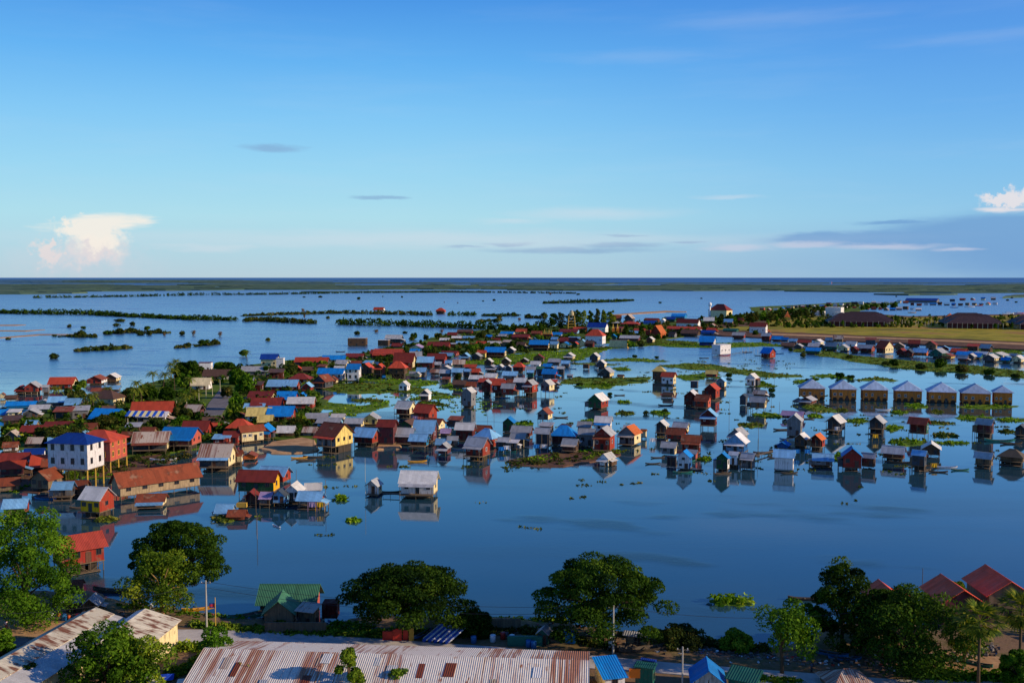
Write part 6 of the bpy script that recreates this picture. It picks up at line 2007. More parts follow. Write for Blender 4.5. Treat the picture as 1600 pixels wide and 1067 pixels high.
fill([(560, 665), (700, 668), (900, 672), (1000, 680), (960, 704), (800, 702), (600, 700)], 22, 3, (20, 32))
fill([(660, 572), (860, 566), (870, 600), (860, 618), (740, 622), (690, 596)], 18, 4, (18, 28))
fill([(940, 505), (1160, 505), (1130, 522), (1000, 534), (950, 532)], 16, 5, (22, 36), .3)
fill([(1225, 532), (1400, 540), (1600, 556), (1600, 566), (1400, 556), (1225, 544)], 14, 6, (20, 30))
fill([(0, 640), (100, 625), (180, 600), (200, 612), (120, 640), (20, 660)], 10, 7, (20, 34))
fill([(0, 700), (70, 720), (110, 760), (100, 790), (0, 770)], 9, 8, (22, 34))
fill([(380, 765), (510, 775), (505, 800), (380, 800)], 4, 9, (18, 26))

# ------------------------------------------------------------------ far special buildings
def block(mb, x0, x1, y0, y1, z0, z1, m=0): mb.box((x0, y0, z0), (x1, y1, z1), m)
# yellow lattice water tower
g = at(893, 515, .4); s = scale_at(893, 515, .4)
root = empty('water_tower', (g.x, g.y, .4), 0); H_ = 30 * s; wb = 6 * s
mb = MB()
for sx in (-1, 1):
    for sy in (-1, 1): mb.tube([(sx * wb, sy * wb, 0), (sx * wb * .72, sy * wb * .72, H_ * .72)], .32, 6)
mb.build('frame', YELP, root)
for i in range(1, 5):
    mb = MB(); t = i / 5; q = wb * (1 - .28 * t); z = H_ * .72 * t
    for a, b_ in (((-q, -q), (q, -q)), ((q, -q), (q, q)), ((q, q), (-q, q)), ((-q, q), (-q, -q))): mb.tube([(*a, z), (*b_, z)], .2, 5)
    mb.build('brace', YELP, root)
mb = MB(); q = wb * .8; mb.box((-q, -q, H_ * .72), (q, q, H_ * .74)); mb.build('platform', DECK, root)
mb = MB(); mb.tube([(0, 0, H_ * .74), (0, 0, H_ * .9), (0, 0, H_ * .93)], [q * .75, q * .75, q * .4], 14); mb.build('tank', wallm('cr'), root)
mb = MB(); mb.tube([(0, 0, H_ * .93), (0, 0, H_)], [q * .5, q * .5], 8); mb.build('tank_top', CONC, root)
tag(root, 'slim yellow lattice water tower standing before the tall grove', 'tower'); ANCH.append((893, 500, 'the yellow lattice tower'))
# white water tower
g = at(1109, 495, .4); s = scale_at(1109, 495, .4)
root = empty('water_tower', (g.x, g.y, .4), 0); H_ = 22.5 * s
mb = MB(); mb.tube([(0, 0, 0), (0, 0, H_ * .75)], [1.6 * s, 1.3 * s], 12); mb.build('shaft', WHITEP, root, True)
mb = MB(); mb.tube([(0, 0, H_ * .72), (0, 0, H_ * .78), (0, 0, H_ * .93), (0, 0, H_)], [1.4 * s, 2.7 * s, 2.7 * s, 1.2 * s], 14); mb.build('tank', WHITEP, root, True)
tag(root, 'white mushroom-topped water tower in front of the big cream hall', 'tower'); ANCH.append((1109, 484, 'the white water tower'))
# yellow-gold pagoda with many little roofs
def spire(mb, x, y, z, w, h):
    for k in range(3):
        ww = w * (1 - .28 * k); zz = z + h * .25 * k
        a = [(x - ww, y - ww, zz), (x + ww, y - ww, zz), (x + ww, y + ww, zz), (x - ww, y + ww, zz)]; tp = [(x + (p[0] - x) * .45, y + (p[1] - y) * .45, zz + h * .22) for p in a]
        for q in range(4): mb.quad([a[q], a[(q + 1) % 4], tp[(q + 1) % 4], tp[q]])
    mb.tube([(x, y, z + h * .6), (x, y, z + h)], [w * .3, .02], 6)
GOLD = plain('gilded_paint', (226, 176, 60), .5, .15)
ORNG = plain('orange_tile', (214, 110, 48), .7, .15)
def pagoda(px, py, n, wpx, hpx, label, ref, body='rw', mat=GOLD):
    g = at(px, py, .6); s = scale_at(px, py, .6); root = empty('pagoda', (g.x, g.y, .6), -.2)
    W_ = wpx * s; Hh = hpx * s
    mb = MB(); mb.box((-W_ / 2, -W_ * .25, 0), (W_ / 2, W_ * .25, Hh * .45)); mb.build('wall', wallm(body), root)
    for i in range(n):
        mb = MB(); x = -W_ / 2 + W_ * (i + .5) / n; hh = Hh * (.55 if i % 2 == (n // 2) % 2 else .42)
        spire(mb, x, 0, Hh * .45, W_ / n * .55, hh); mb.build('spire', mat, root)
    tag(root, label, 'pagoda'); ANCH.append((px, py - hpx / 2, ref))
pagoda(856, 528, 4, 14, 14, 'small gold and red pagoda gate with four spires among far roofs', 'the gold spired pagoda gate')
for px in (958, 965):
    g = at(px, 522, .4); s = scale_at(px, 522, .4); root = empty('spire_tower', (g.x, g.y, .4)); 
    mb = MB(); mb.box((-1.5, -1.5, 0), (1.5, 1.5, 9 * s)); mb.build('base', wallm('oc'), root); mb = MB(); spire(mb, 0, 0, 9 * s, 1.9 * s, 8 * s); mb.build('spire', GOLD, root)
    tag(root, '%s of two gold conical spires left of the red-roofed far houses' % ('left-hand' if px == 958 else 'right-hand'), 'spire')
pagoda(1230, 502, 1, 9, 16, 'orange-roofed little pagoda on the far green hill', 'the orange hill pagoda', 'yl', ORNG)
pagoda(1484, 500, 1, 15, 11, 'orange tent-roofed pagoda between the two dark market sheds', 'the orange tent-roofed pagoda', 'gn', ORNG)

# the dark market sheds: stepped rows of low hipped roofs
def market(px0, px1, yt, yb, label, ref, n=5):
    g = at((px0 + px1) / 2, yb, 1.2); s = scale_at((px0 + px1) / 2, yb, 1.2)
    root = empty('market_sheds', (g.x, g.y, 1.2), math.radians(-12)); W_ = (px1 - px0) * s * .8; dep = 26.0
    for i in range(n):
        y = i * dep; w = W_ * (1 - .10 * abs(i - 1.5)); mb = MB(); xo = (i - 1) * W_ * .06
        gable_roof(mb, w, dep * .86, 6.5, 8.0, 1.0, 'x', hipl=dep * .6, hipr=dep * .6)
        mb.v = [(x + xo, yy + y + dep / 2, z) for x, yy, z in mb.v]
        mb.build('roof', tin('mk'), root)
        mb = MB(); mb.box((-w / 2 + 4 + xo, y + 4, 0), (w / 2 - 4 + xo, y + dep - 6, 6.4)); mb.build('wall', wallm('cr' if i else 'vio'), root)
        if i == 0:
            for k in range(12): inst('post', POST['p'], root, (-w / 2 + w * k / 11 + xo, 1.2, 0), (0, 0, 0), (.35, .35, 6.4))
    tag(root, label, 'market'); ANCH.append(((px0 + px1) / 2, (yt + yb) / 2, ref))
market(1282, 1416, 488, 511, 'wide cluster of dark purple-brown market roofs behind the dry field', 'the wide dark market roofs')
market(1470, 1590, 492, 514, 'dark brown market roofs at the far right behind slim trees', 'the right dark market roofs')
market(1586, 1690, 497, 516, 'dark market roof cut by the right edge of the frame', 'the edge-cut dark market roof', 3)

# two lone houses in the lake
houses('''
582 603 480 489 s rd wh k.1 nd n3 | white red-roofed house alone in the scrub line on the open lake | the lone lake house
679 698 481 494 h rd pn O k.35 q1.2 | red-roofed stilt pavilion standing alone in the open lake | the lone lake pavilion
1296 1300 440.5 444 t wh wh/or k0 nd n0
''', -14, z0=0)

# far floating settlement on the right
FC = ['rd', 'dr', 'br', 'gy', 'lg', 'gy', 'ru', 'lb', 'wh', 'bl']
FW = ['br', 'wh', 'dr', 'bw', 'cr', 'sg', 'pn']
rf = random.Random(21)
def far_row(a, b, n, dy):
    for i in range(n):
        t = (i + .5) / n; x = a[0] + (b[0] - a[0]) * t; y = a[1] + (b[1] - a[1]) * t + rf.uniform(-dy, dy)
        w = rf.uniform(6, 11); h = rf.uniform(3.2, 5)
        rc, wc = rf.choice(FC), rf.choice(FW)
        c, yaw, ww, D, zt = solve_box(x - w / 2, x + w / 2, y - h, y, math.radians(rf.uniform(-30, 10)), .7)
        root = empty('houseboat', (c.x, c.y, 0.0), yaw)
        zt = min(zt, 9)
        build_body(root, ww, D, zt, rf.choice(['s', 's', 'f', 't']), rc, wc, wc, dict(k=0.04, nd=1, n=0, m=0), 8)
        pend(root, 'far %s-roofed floating house' % WORD[rc].replace(' ', '-'), x, y - h / 2, 'house', 'far floating settlement')
far_row((1186, 486), (1300, 478), 11, .8)
far_row((1300, 478), (1420, 473), 12, 1.0)
far_row((1330, 483), (1440, 485), 11, 1.2)
far_row((1420, 477.5), (1560, 476.5), 13, .8)
far_row((1230, 482), (1330, 482), 6, 1)
far_row((1480, 471), (1560, 468), 5, .6)
g = at(1440, 473); 
c, yaw, ww, D, zt = solve_box(1412, 1470, 466, 473, math.radians(-10), .5)
root = empty('floating_hall', (c.x, c.y, 0), yaw); build_body(root, ww, D, zt, 's', 'nb', 'gy', 'gy', dict(k=.05, nd=1, n=0, m=0), 40)
tag(root, 'very wide royal blue roof in the far floating settlement', 'hall'); ANCH.append((1440, 469, 'the wide blue floating hall'))
ANCH += [(1300, 478, 'the far settlement west part'), (1370, 474, 'the far settlement middle'), (1540, 474, 'the far settlement tip')]
for i in range(8):
    x = 1345 + i * 8 + R.uniform(-3, 3)
    tree(x, 484 - i * .6, R.uniform(9, 14), R.uniform(6, 9), 'slender', R.choice([L_DARK, L_MID]), z0=.4, seed=400 + i, desc='far settlement tree', group='trees of the far settlement', trunk_frac=.05, dens=.8, leafsz=1.4)

# ------------------------------------------------------------------ boats
def hull_mesh(name, mat, inner, L=7.0, B=1.25, Hh=.5):
    mb = MB(); N = 12; secs = []
    for i in range(N + 1):
        t = i / N; w = B / 2 * (math.sin(math.pi * (.04 + .92 * t)) ** .55); up = .42 * abs(2 * t - 1) ** 2.6; x = -L / 2 + L * t
        secs.append([(x, -w, Hh + up), (x, -w * .7, .02 + up * .7), (x, w * .7, .02 + up * .7), (x, w, Hh + up), (x, w * .82, Hh + up - .03), (x, w * .6, .14 + up * .7), (x, -w * .6, .14 + up * .7), (x, -w * .82, Hh + up - .03)])
    for a, b_ in zip(secs[:-1], secs[1:]):
        for k in range(8):
            k2 = (k + 1) % 8; mb.quad([a[k], a[k2], b_[k2], b_[k]][::-1], 0 if k in (0, 1, 2, 3, 7) else 1)
    mb.quad([secs[0][k] for k in (3, 2, 1, 0)]); mb.quad([secs[-1][k] for k in (0, 1, 2, 3)])
    return mb.mesh(name, [mat, inner])
HULL = {'brown': hull_mesh('hull_wood', BOATW, BOATW), 'blue': hull_mesh('hull_blue', BOATB, BOATW), 'green': hull_mesh('hull_green', BOATG, BOATW), 'ochre': hull_mesh('hull_ochre', BOATY, BOATY), 'red': hull_mesh('hull_red', BOATR, BOATW),
        'white': hull_mesh('hull_white', WHITEP, BOATB)}
mb = MB(); mb.box((-.12, -.5, .36), (.12, .5, .4)); SEAT = mb.mesh('boat_seat', DECK)
mb = MB(); 
for k in range(6):
    a0, a1 = math.pi * k / 6, math.pi * (k + 1) / 6
    mb.slab([(-1.3, -math.cos(a0) * .6, .9 + math.sin(a0) * .35), (1.3, -math.cos(a0) * .6, .9 + math.sin(a0) * .35), (1.3, -math.cos(a1) * .6, .9 + math.sin(a1) * .35), (-1.3, -math.cos(a1) * .6, .9 + math.sin(a1) * .35)], .03)
CANO = mb.mesh('boat_canopy', plain('canopy_cloth', (150, 150, 158), .8, .2))
def boat(px, py, col, rz, k=1.0, canopy=False, label=None, z=0.0, desc=None):
    g = at(px, py, z); root = empty('boat', (g.x, g.y, z - .08 * k), math.radians(rz))
    inst('hull', HULL[col], root, (0, 0, 0), (0, 0, 0), (k, k, k))
    for x in (-1.6, 0, 1.6):
        if not (canopy and x == 0): inst('seat', SEAT, root, (x * k, 0, 0), (0, 0, 0), (k, k, k))
    if canopy: inst('canopy', CANO, root, (0, 0, 0), (0, 0, 0), (k, k, k))
    if label: tag(root, label, 'boat')
    else: pend(root, desc or '%s wooden boat' % (col if col != 'brown' else 'dark'), px, py, 'boat', 'boats moored about the village')
for a in [(652, 722, 'ochre', 12, .9, False, 'ochre canoe floating left of the mirrored brick red house'), (255, 720, 'white', 6, 1.2), (262, 728, 'green', -8, 1.0), (571, 822, 'white', -50, .5) if False else (432, 823 - 0, 'white', -45, .45, False, 'tiny pale skiff under the slate stilt house'),
          (72, 780, 'blue', -5, .9), (388, 742, 'green', 20, .9), (84, 645, 'green', -10, .9), (95, 656, 'brown', 5, .9), (1170, 711, 'brown', 8, 1.1), (1192, 708, 'brown', 10, 1.0), (1440, 728, 'brown', -6, 1.0),
          (1562, 690, 'green', -8, 1.5), (1580, 694, 'brown', -4, 1.1), (1300, 634, 'brown', 0, 1.0), (876, 653, 'brown', 2, .9), (968, 618, 'brown', 5, .8), (1040, 634, 'brown', 0, 1.0), (905, 605, 'green', 0, .8),
          (1380, 641, 'white', 0, 1.0), (600, 545, 'green', 5, 1.0), (532, 550, 'brown', 0, 1.1), (770, 628, 'brown', 3, .8), (695, 616, 'brown', 0, .8), (1100, 560, 'brown', 0, 1.0), (1132, 556, 'red', 12, 1.4, False, 'red-hulled boat tied to the white floating box house'),
          (1168, 551, 'brown', 0, 1.1), (1186, 556, 'brown', 0, 1.0), (1217, 553, 'blue', 5, 1.2), (1370, 545, 'brown', 5, 1.0), (1445, 736, 'brown', 30, .8), (1466, 738, 'brown', -10, .8), (1480, 731, 'white', -4, .9),
          (1500, 735, 'green', 0, .8), (760, 706, 'brown', 10, .8), (1075, 686, 'brown', -5, 1.1), (1020, 725, 'brown', 5, .7), (820, 722, 'brown', 5, 1.3), (1455, 560, 'brown', 0, 1.0), (1515, 480, 'white', 0, 3.0, True), (1491, 481, 'blue', 0, 2.4, True),
          (1425, 489, 'ochre', 0, 2.0, True), (1528, 478, 'red', 0, 2.4, True), (1575, 491, 'white', 10, 3.0, True), (1592, 490, 'red', 5, 2.4, True), (1222, 672, 'brown', 5, 1.0), (1262, 560 + 95, 'brown', 0, .8), (468, 716, 'ochre', 20, .8),
          (478, 720, 'brown', 15, .9), (1410, 724, 'brown', -8, 1.2), (610, 770, 'brown', 4, .9), (490, 745 - 30, 'brown', 0, 1.0), (720, 703, 'blue', 0, .8), (1088, 640 + 10, 'brown', 0, .7), (1213, 715, 'brown', 10, .9), (128, 795, 'brown', 5, .9)]:
    boat(*a)
for i in range(34):
    a, b_, c, d, _r = R.choice([h for h in HOUSES if h[3] < 745 and h[3] > 560 and (h[0] > 560 or h[3] > 700)])
    boat(a + (b_ - a) * R.uniform(-.3, 1.2), d + R.uniform(0, 4), R.choice(['brown', 'brown', 'brown', 'blue', 'green']), R.uniform(-25, 25), R.uniform(.6, .95), desc='moored dark sampan' if False else None)
# the row of upturned blue boats on the shore
BLUEP = plain('upturned_hull_blue', (20, 88, 200), .4, .1)
def pedalo_mesh():
    mb = MB(); N = 10; secs = []
    for i in range(N + 1):
        t = i / N; w = .62 * (math.sin(math.pi * (.10 + .80 * t)) ** .45); up = .25 * max(0, t - .6) ** 1.3; x = -2.4 + 4.8 * t
        secs.append([(x, -w, 0), (x, -w * .85, .34 + up), (x, 0, .5 + up), (x, w * .85, .34 + up), (x, w, 0)])
    for a, b_ in zip(secs[:-1], secs[1:]):
        for k in range(4): mb.quad([a[k], b_[k], b_[k + 1], a[k + 1]], 0)
    mb.quad(secs[0]); mb.quad(secs[-1][::-1])
    return mb.mesh('upturned_hull', BLUEP)
PED = pedalo_mesh()
mb = MB(); mb.box((-2.45, -.68, -.05), (2.45, -.60, .14)); mb.box((-2.45, .60, -.05), (2.45, .68, .14)); RIMM = mb.mesh('hull_rim', WHITEP)
mb = MB(); mb.box((-2.2, -.07, .5), (2.2, .07, .62)); KEEL = mb.mesh('hull_keel', WHITEP)
posn = ['leftmost', 'second', 'middle', 'fourth', 'fifth', 'rightmost']
for i in range(5):
    g = at(678 + i * 8.6, 997 + i * .9, Z1); root = empty('boat', (g.x, g.y, Z1 + .75), math.radians(52))
    root.rotation_euler = (math.radians(-38), math.radians(-14), math.radians(55))
    inst('hull', PED, root, (0, 0, 0), (0, 0, 0), (1.0, 1.0, 1.0)); inst('rim', RIMM, root); inst('keel', KEEL, root)
    tag(root, '%s of the five blue boats leaning in a row on the shore' % ['leftmost', 'second from left', 'middle one', 'fourth from left', 'rightmost'][i], 'boat', 'blue boats leaning on the shore')
boat(400, 962, 'green', 38, 1.5, False, 'long green and white boat drawn up left of the green-roofed brick house', .9)
boat(310, 953, 'ochre', 18, .8, False, 'small ochre canoe on the bank beside the pale feathery tree', 1.6)
boat(182, 925, 'brown', -4, 1.3, False, 'dark canoe moored below the red stilt house', 0)
boat(1010, 1016, 'brown', 14, 1.3, False, 'long weathered wooden boat lying on the bank right of the rain tree', Z1)
boat(992, 1012, 'brown', 24, 1.2, False, 'brown upturned boat hull on the bank near the pale pole', Z1)
boat(1293, 1022, 'blue', -30, .9, False, 'small blue boat on the shaded bank under the tall dark tree', Z1)
boat(1320, 1030, 'blue', -5, .7, False, 'short pale blue skiff lying under the dark trees', Z1)
boat(1520, 1037, 'green', -40, .8, False, 'bright green skiff beside the sunlit fan palm trunk', Z1)
boat(1258, 937, 'brown', -5, .9, False, 'dark boat floating just left of the tall dark right tree', 0)
boat(660, 992, 'blue', 60, .7, False, 'slim blue canoe propped beside the row of blue boats', Z1)

# jetty between the shed and the white house
def jetty(pts, label, cat='jetty', w=.5, z=.9):
    P = [at(x, y, z) for x, y in pts]; root = empty('jetty', (P[0].x, P[0].y, 0)); off = Vector((P[0].x, P[0].y, 0))
    mb = MB()
    for a, b_ in zip(P[:-1], P[1:]):
        d = (b_ - a).normalized(); n = Vector((-d.y, d.x, 0)) * w
        mb.slab([p - off for p in (a - n, b_ - n, b_ + n, a + n)], .08)
    mb.build('deck', DECK, root)
    for a, b_ in zip(P[:-1], P[1:]):
        k = max(2, int((b_ - a).length / 2.5))
        for i in range(k):
            p = a.lerp(b_, i / k) - off
            inst('post', POST['w'], root, (p.x + R.uniform(-.4, .4), p.y, -.6), (R.uniform(-.15, .15), R.uniform(-.15, .15), 0), (.06, .06, 1.6 + R.uniform(0, 1.4)))
    tag(root, label, cat)
jetty([(598, 770), (624, 771)], 'rickety plank jetty between the small grey shed and the big white house')
jetty([(1180, 712), (1206, 704)], 'narrow plank walkway joining the grey hut to the bright corrugated shed')
jetty([(1143, 553), (1168, 549)], 'thin walkway reaching right from the white floating box house')

# ------------------------------------------------------------------ poles, wires, flag
def pole(px, py, hpx, r, mat, label=None, z=Z1, arm=False, desc='utility pole', cat='pole', grp='poles'):
    g = at(px, py, z); s = scale_at(px, py, z); Hh = hpx * s * 1.04
    root = empty('pole', (g.x, g.y, z)); mb = MB(); mb.tube([(0, 0, -.3), (0, 0, Hh)], [r, r * .75], 8); mb.build('shaft', mat, root)
    if arm:
        mb = MB(); mb.box((-.8, -.05, Hh - .5), (.8, .05, Hh - .38)); mb.build('crossarm', WOODP, root)
        for x in (-.7, 0, .7):
            mb = MB(); mb.tube([(x, 0, Hh - .38), (x, 0, Hh - .2)], .05, 6); mb.build('insulator', WHITEP, root)
    if label: tag(root, label, cat)
    else: pend(root, desc, px, py - hpx / 2, cat, grp)
    return Vector((g.x, g.y, z + Hh - .2)), root
t1, _ = pole(323, 981, 73, .17, CONC, 'tall pale concrete pole on the shore right of the dark round tree', arm=True)
t2, _ = pole(958, 1022, 76, .17, CONC, 'pale utility pole in front of the big centre rain tree', arm=True)
t3, _ = pole(1066, 1075, 64, .14, CONC, 'thin pale post by the road left of the blue canopy', arm=True)
pt, fr_ = pole(337, 984, 50, .08, YELP, 'thin flagpole with a small red and blue flag beside the concrete pole', cat='flagpole')
mb = MB()
for k in range(6):
    x0, x1 = -.02 - k * .16, -.18 - k * .16; 
    for m, (z0, z1) in enumerate(((1.25, 1.45), (.85, 1.25), (.65, .85))):
        y0, y1 = .06 * math.sin(k), .06 * math.sin(k + 1)
        mb.quad([(x1, y1, z0), (x0, y0, z0), (x0, y0, z1), (x1, y1, z1)], (0, 1, 0)[m])
f_ = mb.build('flag', [plain('flag_blue', (40, 50, 130), .8, .1), plain('flag_red', (190, 40, 50), .8, .1)], fr_); f_.location = (0, 0, (pt.z - Z1) - 2.2)
g_ = at(180, 985, Z1)
def wire(name, A, B_, sag, label):
    mb = MB(); N = 14; off = A.copy()
    mb.tube([A.lerp(B_, i / N) - Vector((0, 0, sag * 4 * (i / N) * (1 - i / N))) - off for i in range(N + 1)], .028, 4, cap=False)
    o = mb.build('power_line', plain('cable', (40, 40, 44), .6, .1)); o.location = off; tag(o, label, 'cable')
wire('w', t1, t2, 1.6, 'dark overhead cable strung from the left pole to the centre pole')
wire('w', t1 + Vector((0, 0, -1)), t2 + Vector((0, 0, -.9)), 1.9, 'lower overhead cable just under the long one between left and centre poles')
E = at(1330, 970, 8)
wire('w', t2, Vector((E.x, E.y, 9.3)), 1.3, 'overhead cable from the centre pole to the tall dark right tree')
W0 = at(-60, 1000, 6)
wire('w', t1, Vector((W0.x, W0.y, 10)), 1.6, 'overhead cable running left from the left concrete pole')
for x, y, h in [(344, 612, 18), (332, 618, 15), (311, 628, 20), (322, 622, 22), (381, 590, 12), (425, 590, 14), (276, 636, 10), (292, 646, 18), (86, 672, 8), (203, 662, 22), (209, 662, 20), (200, 670, 16), (385, 655, 19), (662, 556, 15),
                (567, 566, 9), (614, 558, 10), (778, 542, 9), (697, 536, 10), (471, 642, 16), (347, 665, 16)]:
    pole(x, y, h, .15, PALEP, z=.4, desc='pale village pole', grp='village poles')
for x, y, h in [(1139, 676, 50), (1205, 640, 18), (840, 720, 16), (400, 800, 36), (463, 752, 18), (509, 790, 40), (1168, 634, 18), (1185, 690, 32), (1218, 640, 12), (772, 656, 12), (1441, 920, 32), (1184, 716, 30), (762, 655, 8), (402, 842, 40), (1210, 595, 8),
                (1187, 600, 12), (1258, 700, 10), (1176, 712, 34)][:-1]:
    pole(x, y, h, .07, WOODP, z=0, desc='thin pole in the water', grp='thin poles in the water')
for i, (x, y) in enumerate([(1160, 549), (1166, 550), (1171, 549), (1178, 552), (1184, 552), (1164, 553)]):
    pole(x, y, R.uniform(6, 8), .14, PALEP, z=0, desc='fish trap stake', grp='stakes beside the floating box house')
_, r_ = pole(571, 775, 58, .06, PALEP, 'tall thin radio mast standing at the small grey jetty shed', z=0, cat='mast')

# ------------------------------------------------------------------ people and small things on the shore
def person(px, py, shirt, legs, label, rz=0, z=Z1 + .02, h=1.6, pose='stand'):
    g = at(px, py, z); root = empty('person', (g.x, g.y, z), math.radians(rz)); k = h / 1.7
    joints = dict(pel=(0, 0, .92), chest=(0, .01, 1.32), neck=(0, 0, 1.48), head=(0, -.02, 1.60), top=(0, 0, 1.69), ls=(-.19, 0, 1.40), le=(-.25, .03, 1.14), lh=(-.24, -.10, .92), rs=(.19, 0, 1.40), re=(.26, .04, 1.15),
                  rh=(.22, -.14, .98), lk=(-.10, -.04, .50), lf=(-.12, .04, .06), lt=(-.12, -.12, .03), rk=(.11, .03, .50), rf=(.12, .12, .07), rt=(.12, -.04, .03), lhip=(-.09, 0, .90), rhip=(.09, 0, .90))
    names = list(joints); v = [tuple(c * k for c in joints[n]) for n in names]; ix = {n: i for i, n in enumerate(names)}
    ed = [('pel', 'chest'), ('chest', 'neck'), ('neck', 'head'), ('head', 'top'), ('chest', 'ls'), ('ls', 'le'), ('le', 'lh'), ('chest', 'rs'), ('rs', 're'), ('re', 'rh'), ('pel', 'lhip'), ('lhip', 'lk'), ('lk', 'lf'), ('lf', 'lt'),
          ('pel', 'rhip'), ('rhip', 'rk'), ('rk', 'rf'), ('rf', 'rt')]
    rad = dict(pel=.13, chest=.15, neck=.05, head=.10, top=.06, ls=.06, le=.042, lh=.035, rs=.06, re=.042, rh=.035, lk=.06, lf=.04, lt=.03, rk=.06, rf=.04, rt=.03, lhip=.09, rhip=.09)
    me = bpy.data.meshes.new('body'); me.from_pydata(v, [(ix[a], ix[b_]) for a, b_ in ed], []); me.materials.append(SKIN)
    o = bpy.data.objects.new('body', me); link(o); o.parent = root
    md = o.modifiers.new('skin', 'SKIN'); me.skin_vertices.new() if not me.skin_vertices else None
    for i, n in enumerate(names): me.skin_vertices[0].data[i].radius = (rad[n] * k, rad[n] * k)
    me.skin_vertices[0].data[ix['pel']].use_root = True
    o.modifiers.new('sub', 'SUBSURF').levels = 1
    c1 = plain('cloth_%d_%d_%d' % shirt, shirt, .8, .1); c2 = plain('cloth_%d_%d_%d' % legs, legs, .8, .1)
    mb = MB(); mb.tube([(0, 0, .90 * k), (0, 0, 1.1 * k), (0, 0, 1.36 * k), (0, 0, 1.45 * k)], [.175 * k, .17 * k, .20 * k, .09 * k], 10)
    for s_ in (-1, 1): mb.tube([(s_ * .17 * k, 0, 1.41 * k), (s_ * .25 * k, .03 * k, 1.16 * k)], [.085 * k, .07 * k], 8)
    mb.build('shirt', c1, root, True)
    mb = MB()
    for s_ in (-1, 1): mb.tube([(s_ * .09 * k, 0, .96 * k), (s_ * .105 * k, 0, .5 * k), (s_ * .12 * k, .04 * k, .14 * k)], [.12 * k, .085 * k, .065 * k], 8)
    mb.build('trousers', c2, root, True)
    mb = MB(); mb.tube([(0, .02 * k, 1.58 * k), (0, .02 * k, 1.66 * k), (0, .01 * k, 1.73 * k)], [.108 * k, .112 * k, .05 * k], 8); mb.build('hair', plain('hair_black', (24, 20, 20), .7, .1), root, True)
    tag(root, label, 'person')
person(10, 983, (226, 190, 196), (110, 40, 50), 'person in a pale pink top walking on the yard at the left edge', 20)
person(1270, 1043, (224, 168, 40), (60, 50, 60), 'person in a yellow shirt at the roadside under the right trees', -10)
person(1268, 1050, (80, 80, 96), (40, 40, 50), 'person in dark grey clothes next to the one in yellow', 30)
person(108, 973, (214, 96, 36), (70, 50, 50), 'person in an orange shirt by the shelters under the left tree', 0)
person(92, 970, (230, 60, 40), (50, 50, 70), 'person in a red shirt standing by shelters at the left tree', 0)
person(792, 1000, (60, 70, 90), (40, 40, 50), 'person in dark blue amid the junk right of the boats', 0)

# red panels and drums under the tree by the boats
def crate(px, py, w, d, h, mat, label, cat='crate', z=Z1, rz=0, name='crate'):
    g = at(px, py, z); mb = MB(); mb.box((-w / 2, -d / 2, 0), (w / 2, d / 2, h)); t = .05
    for x in (-w / 2 - .02, w / 2 - t + .02): mb.box((x, -d / 2 - .03, 0), (x + t, -d / 2 - .002, h + .04))
    mb.box((-w / 2, -d / 2 - .025, h - t), (w / 2, -d / 2 - .003, h + .03)); mb.box((-w / 2 + .06, -d / 2 + .06, h + .003), (w / 2 - .06, d / 2 - .06, h + .05))
    o = mb.build(name, mat); o.location = (g.x, g.y, z); o.rotation_euler.z = math.radians(rz)
    if label: tag(o, label, cat)
    return o
crate(609, 1000, 2.2, .5, 1.5, BOATR, 'red board panel, left of three under the rain tree by the boats', 'panel', name='board_panel')
crate(621, 1001, 1.4, .5, 1.9, BOATR, 'taller red board panel, middle of three under the rain tree', 'panel', name='board_panel')
crate(634, 1000, .8, .5, 1.7, BOATR, 'narrow red board panel, right of three under the rain tree', 'panel', name='board_panel')
crate(643, 1001, .7, .7, 2.2, YELP, 'upright ochre timber stack right of the red board panels', 'timber stack', name='timber_stack')
crate(820, 1008, 5.5, .6, 1.5, plain('green_sheet', (20, 110, 90), .7, .2), 'green sheet fence among junk left of the rain tree', 'fence', name='sheet_fence')
crate(757, 986, 12, .4, 2.1, wallm('bw'), 'long grey-brown sheet fence along the bank behind the junk yard', 'fence', name='sheet_fence', z=1.5)
crate(462, 988, 10, .3, 1.7, wallm('bw'), 'low tan block wall in front of the green-roofed brick house', 'wall', name='boundary_wall')
crate(517, 962, 2.6, 2.6, 2.6, wallm('dr'), 'dark red-brown square shed right of the green-roofed brick house', 'shed', z=1.2, name='shed')
crate(994, 1058, 2.0, .4, 1.3, plain('orange_plastic', (232, 120, 24), .5, .1), 'orange plastic crate hanging at the front of the green-sheeted stall', 'crate', z=Z1 + 1.4)
crate(378, 792, 2.6, 1.2, 1.1, YELP, 'ochre crate box on the water under the pink-roofed shelter', z=.4)
for i, (x, y, m, c) in enumerate([(800, 1002, WHITEP, 'white'), (808, 1006, WHITEP, 'white'), (826, 1010, BOATB, 'blue'), (786, 998, BOATR, 'red'), (834, 1012, BOATB, 'blue'), (770, 1002, WHITEP, 'white'), (955, 1012, WHITEP, 'white'),
                                  (132, 966, WHITEP, 'white'), (122, 968, BOATR, 'red'), (100, 969, BOATB, 'blue'), (80, 968, WHITEP, 'white'), (740, 1004, BOATB, 'blue')]):
    mb = MB(); r = .32; mb.tube([(0, 0, 0), (0, 0, .04), (0, 0, .45), (0, 0, .5), (0, 0, .9), (0, 0, .94)], [r * .94, r, r * 1.02, r * 1.05, r, r * .92], 12)
    o = mb.build('drum', m, None, True); g = at(x, y, Z1); o.location = (g.x, g.y, Z1); o.scale = (1.4, 1.4, 1.2)
    pend(o, '%s plastic drum' % c, x, y, 'drum', 'drums lying about the shore yards')
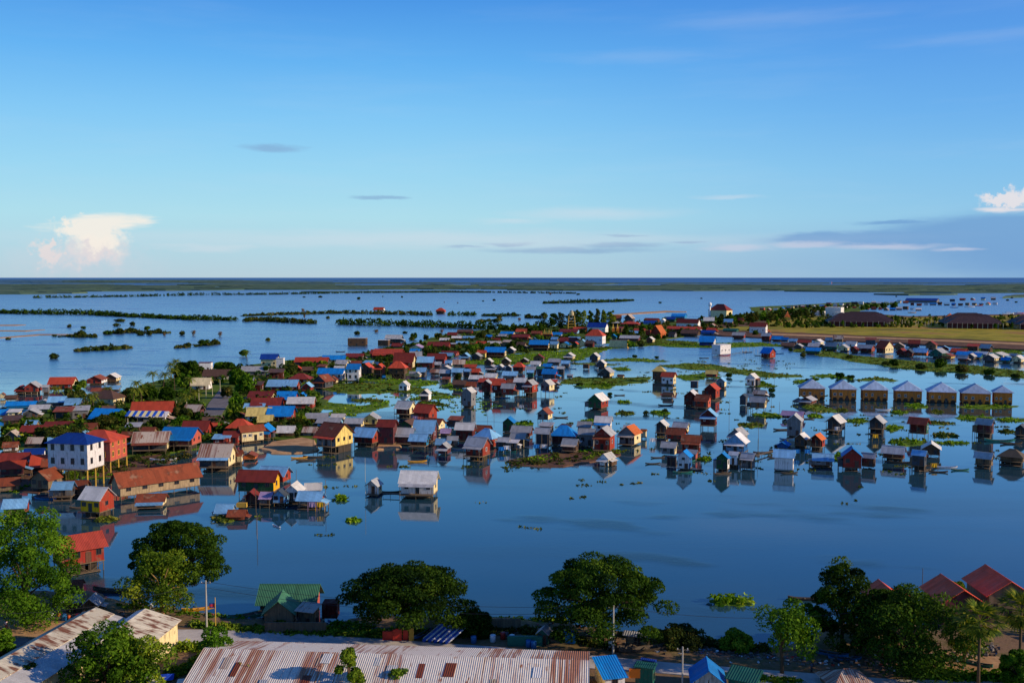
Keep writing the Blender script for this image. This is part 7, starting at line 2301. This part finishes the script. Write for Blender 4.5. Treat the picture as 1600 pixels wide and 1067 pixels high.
# laundry and drums out in the village
for i, (x, y, z, m, c) in enumerate([(488, 792, 1.2, 'pk', 'pink'), (500, 792, 1.2, 'ye', 'yellow'), (649, 655, 2.6, 'pk', 'purple'), (657, 656, 2.4, 'pn', 'pink'), (725, 630, 1.2, 'ye', 'yellow'), (1245, 708, 1.2, 'bl', 'blue'), (1262, 708, 1.2, 'bl', 'blue'),
                                     (1308, 672, 1.8, 'wh', 'white'), (1316, 666, 2.0, 'rd', 'red'), (1368, 684, 1.2, 'ye', 'yellow'), (838, 700, 1.4, 'bl', 'blue'), (850, 700, 1.4, 'wh', 'white'), (784, 704, 1.0, 'bl', 'blue'), (792, 702, 1.2, 'wh', 'white'),
                                     (736, 712, 1.6, 'wh', 'white'), (752, 714, 1.4, 'ye', 'yellow'), (880, 700, 1.4, 'rd', 'red'), (936, 696, 1.4, 'wh', 'white'), (1125, 730, 1.0, 'wh', 'white'), (1460, 730, .6, 'ye', 'yellow'), (1535, 675, 1.6, 'pn', 'pink'),
                                     (355, 690, 2, 'rd', 'red'), (240, 690, 2, 'ye', 'yellow'), (600, 590, 2, 'bl', 'blue'), (640, 578, 2, 'rd', 'red'), (560, 690, 1.2, 'lb', 'pale blue'), (1020, 690, 1.3, 'wh', 'white')]):
    g = at(x, y, z); mb = MB(); N = 6; w = 1.7; hh = 1.3
    for k in range(N):
        a, b_ = -w / 2 + w * k / N, -w / 2 + w * (k + 1) / N
        mb.quad([(a, .12 * math.sin(k * 2), 0), (b_, .12 * math.sin(k * 2 + 2), 0), (b_, 0, hh), (a, 0, hh)])
    mb.tube([(-w / 2 - .3, 0, hh), (w / 2 + .3, 0, hh)], .02, 4)
    for sx in (-1, 1): mb.tube([(sx * (w / 2 + .3), 0, -z - .6), (sx * (w / 2 + .3), 0, hh)], .04, 5)
    o = mb.build('laundry', plain('cloth_' + m, COL[m], .9, .15)); o.location = g
    pend(o, '%s cloth drying on a line' % c, x, y, 'laundry', 'laundry hung about the houses')

finish_labels()
for _o in bpy.data.objects:
    if 'label' in _o and len(_o['label'].split()) > 15: print('LONG', _o.name, _o['label'])
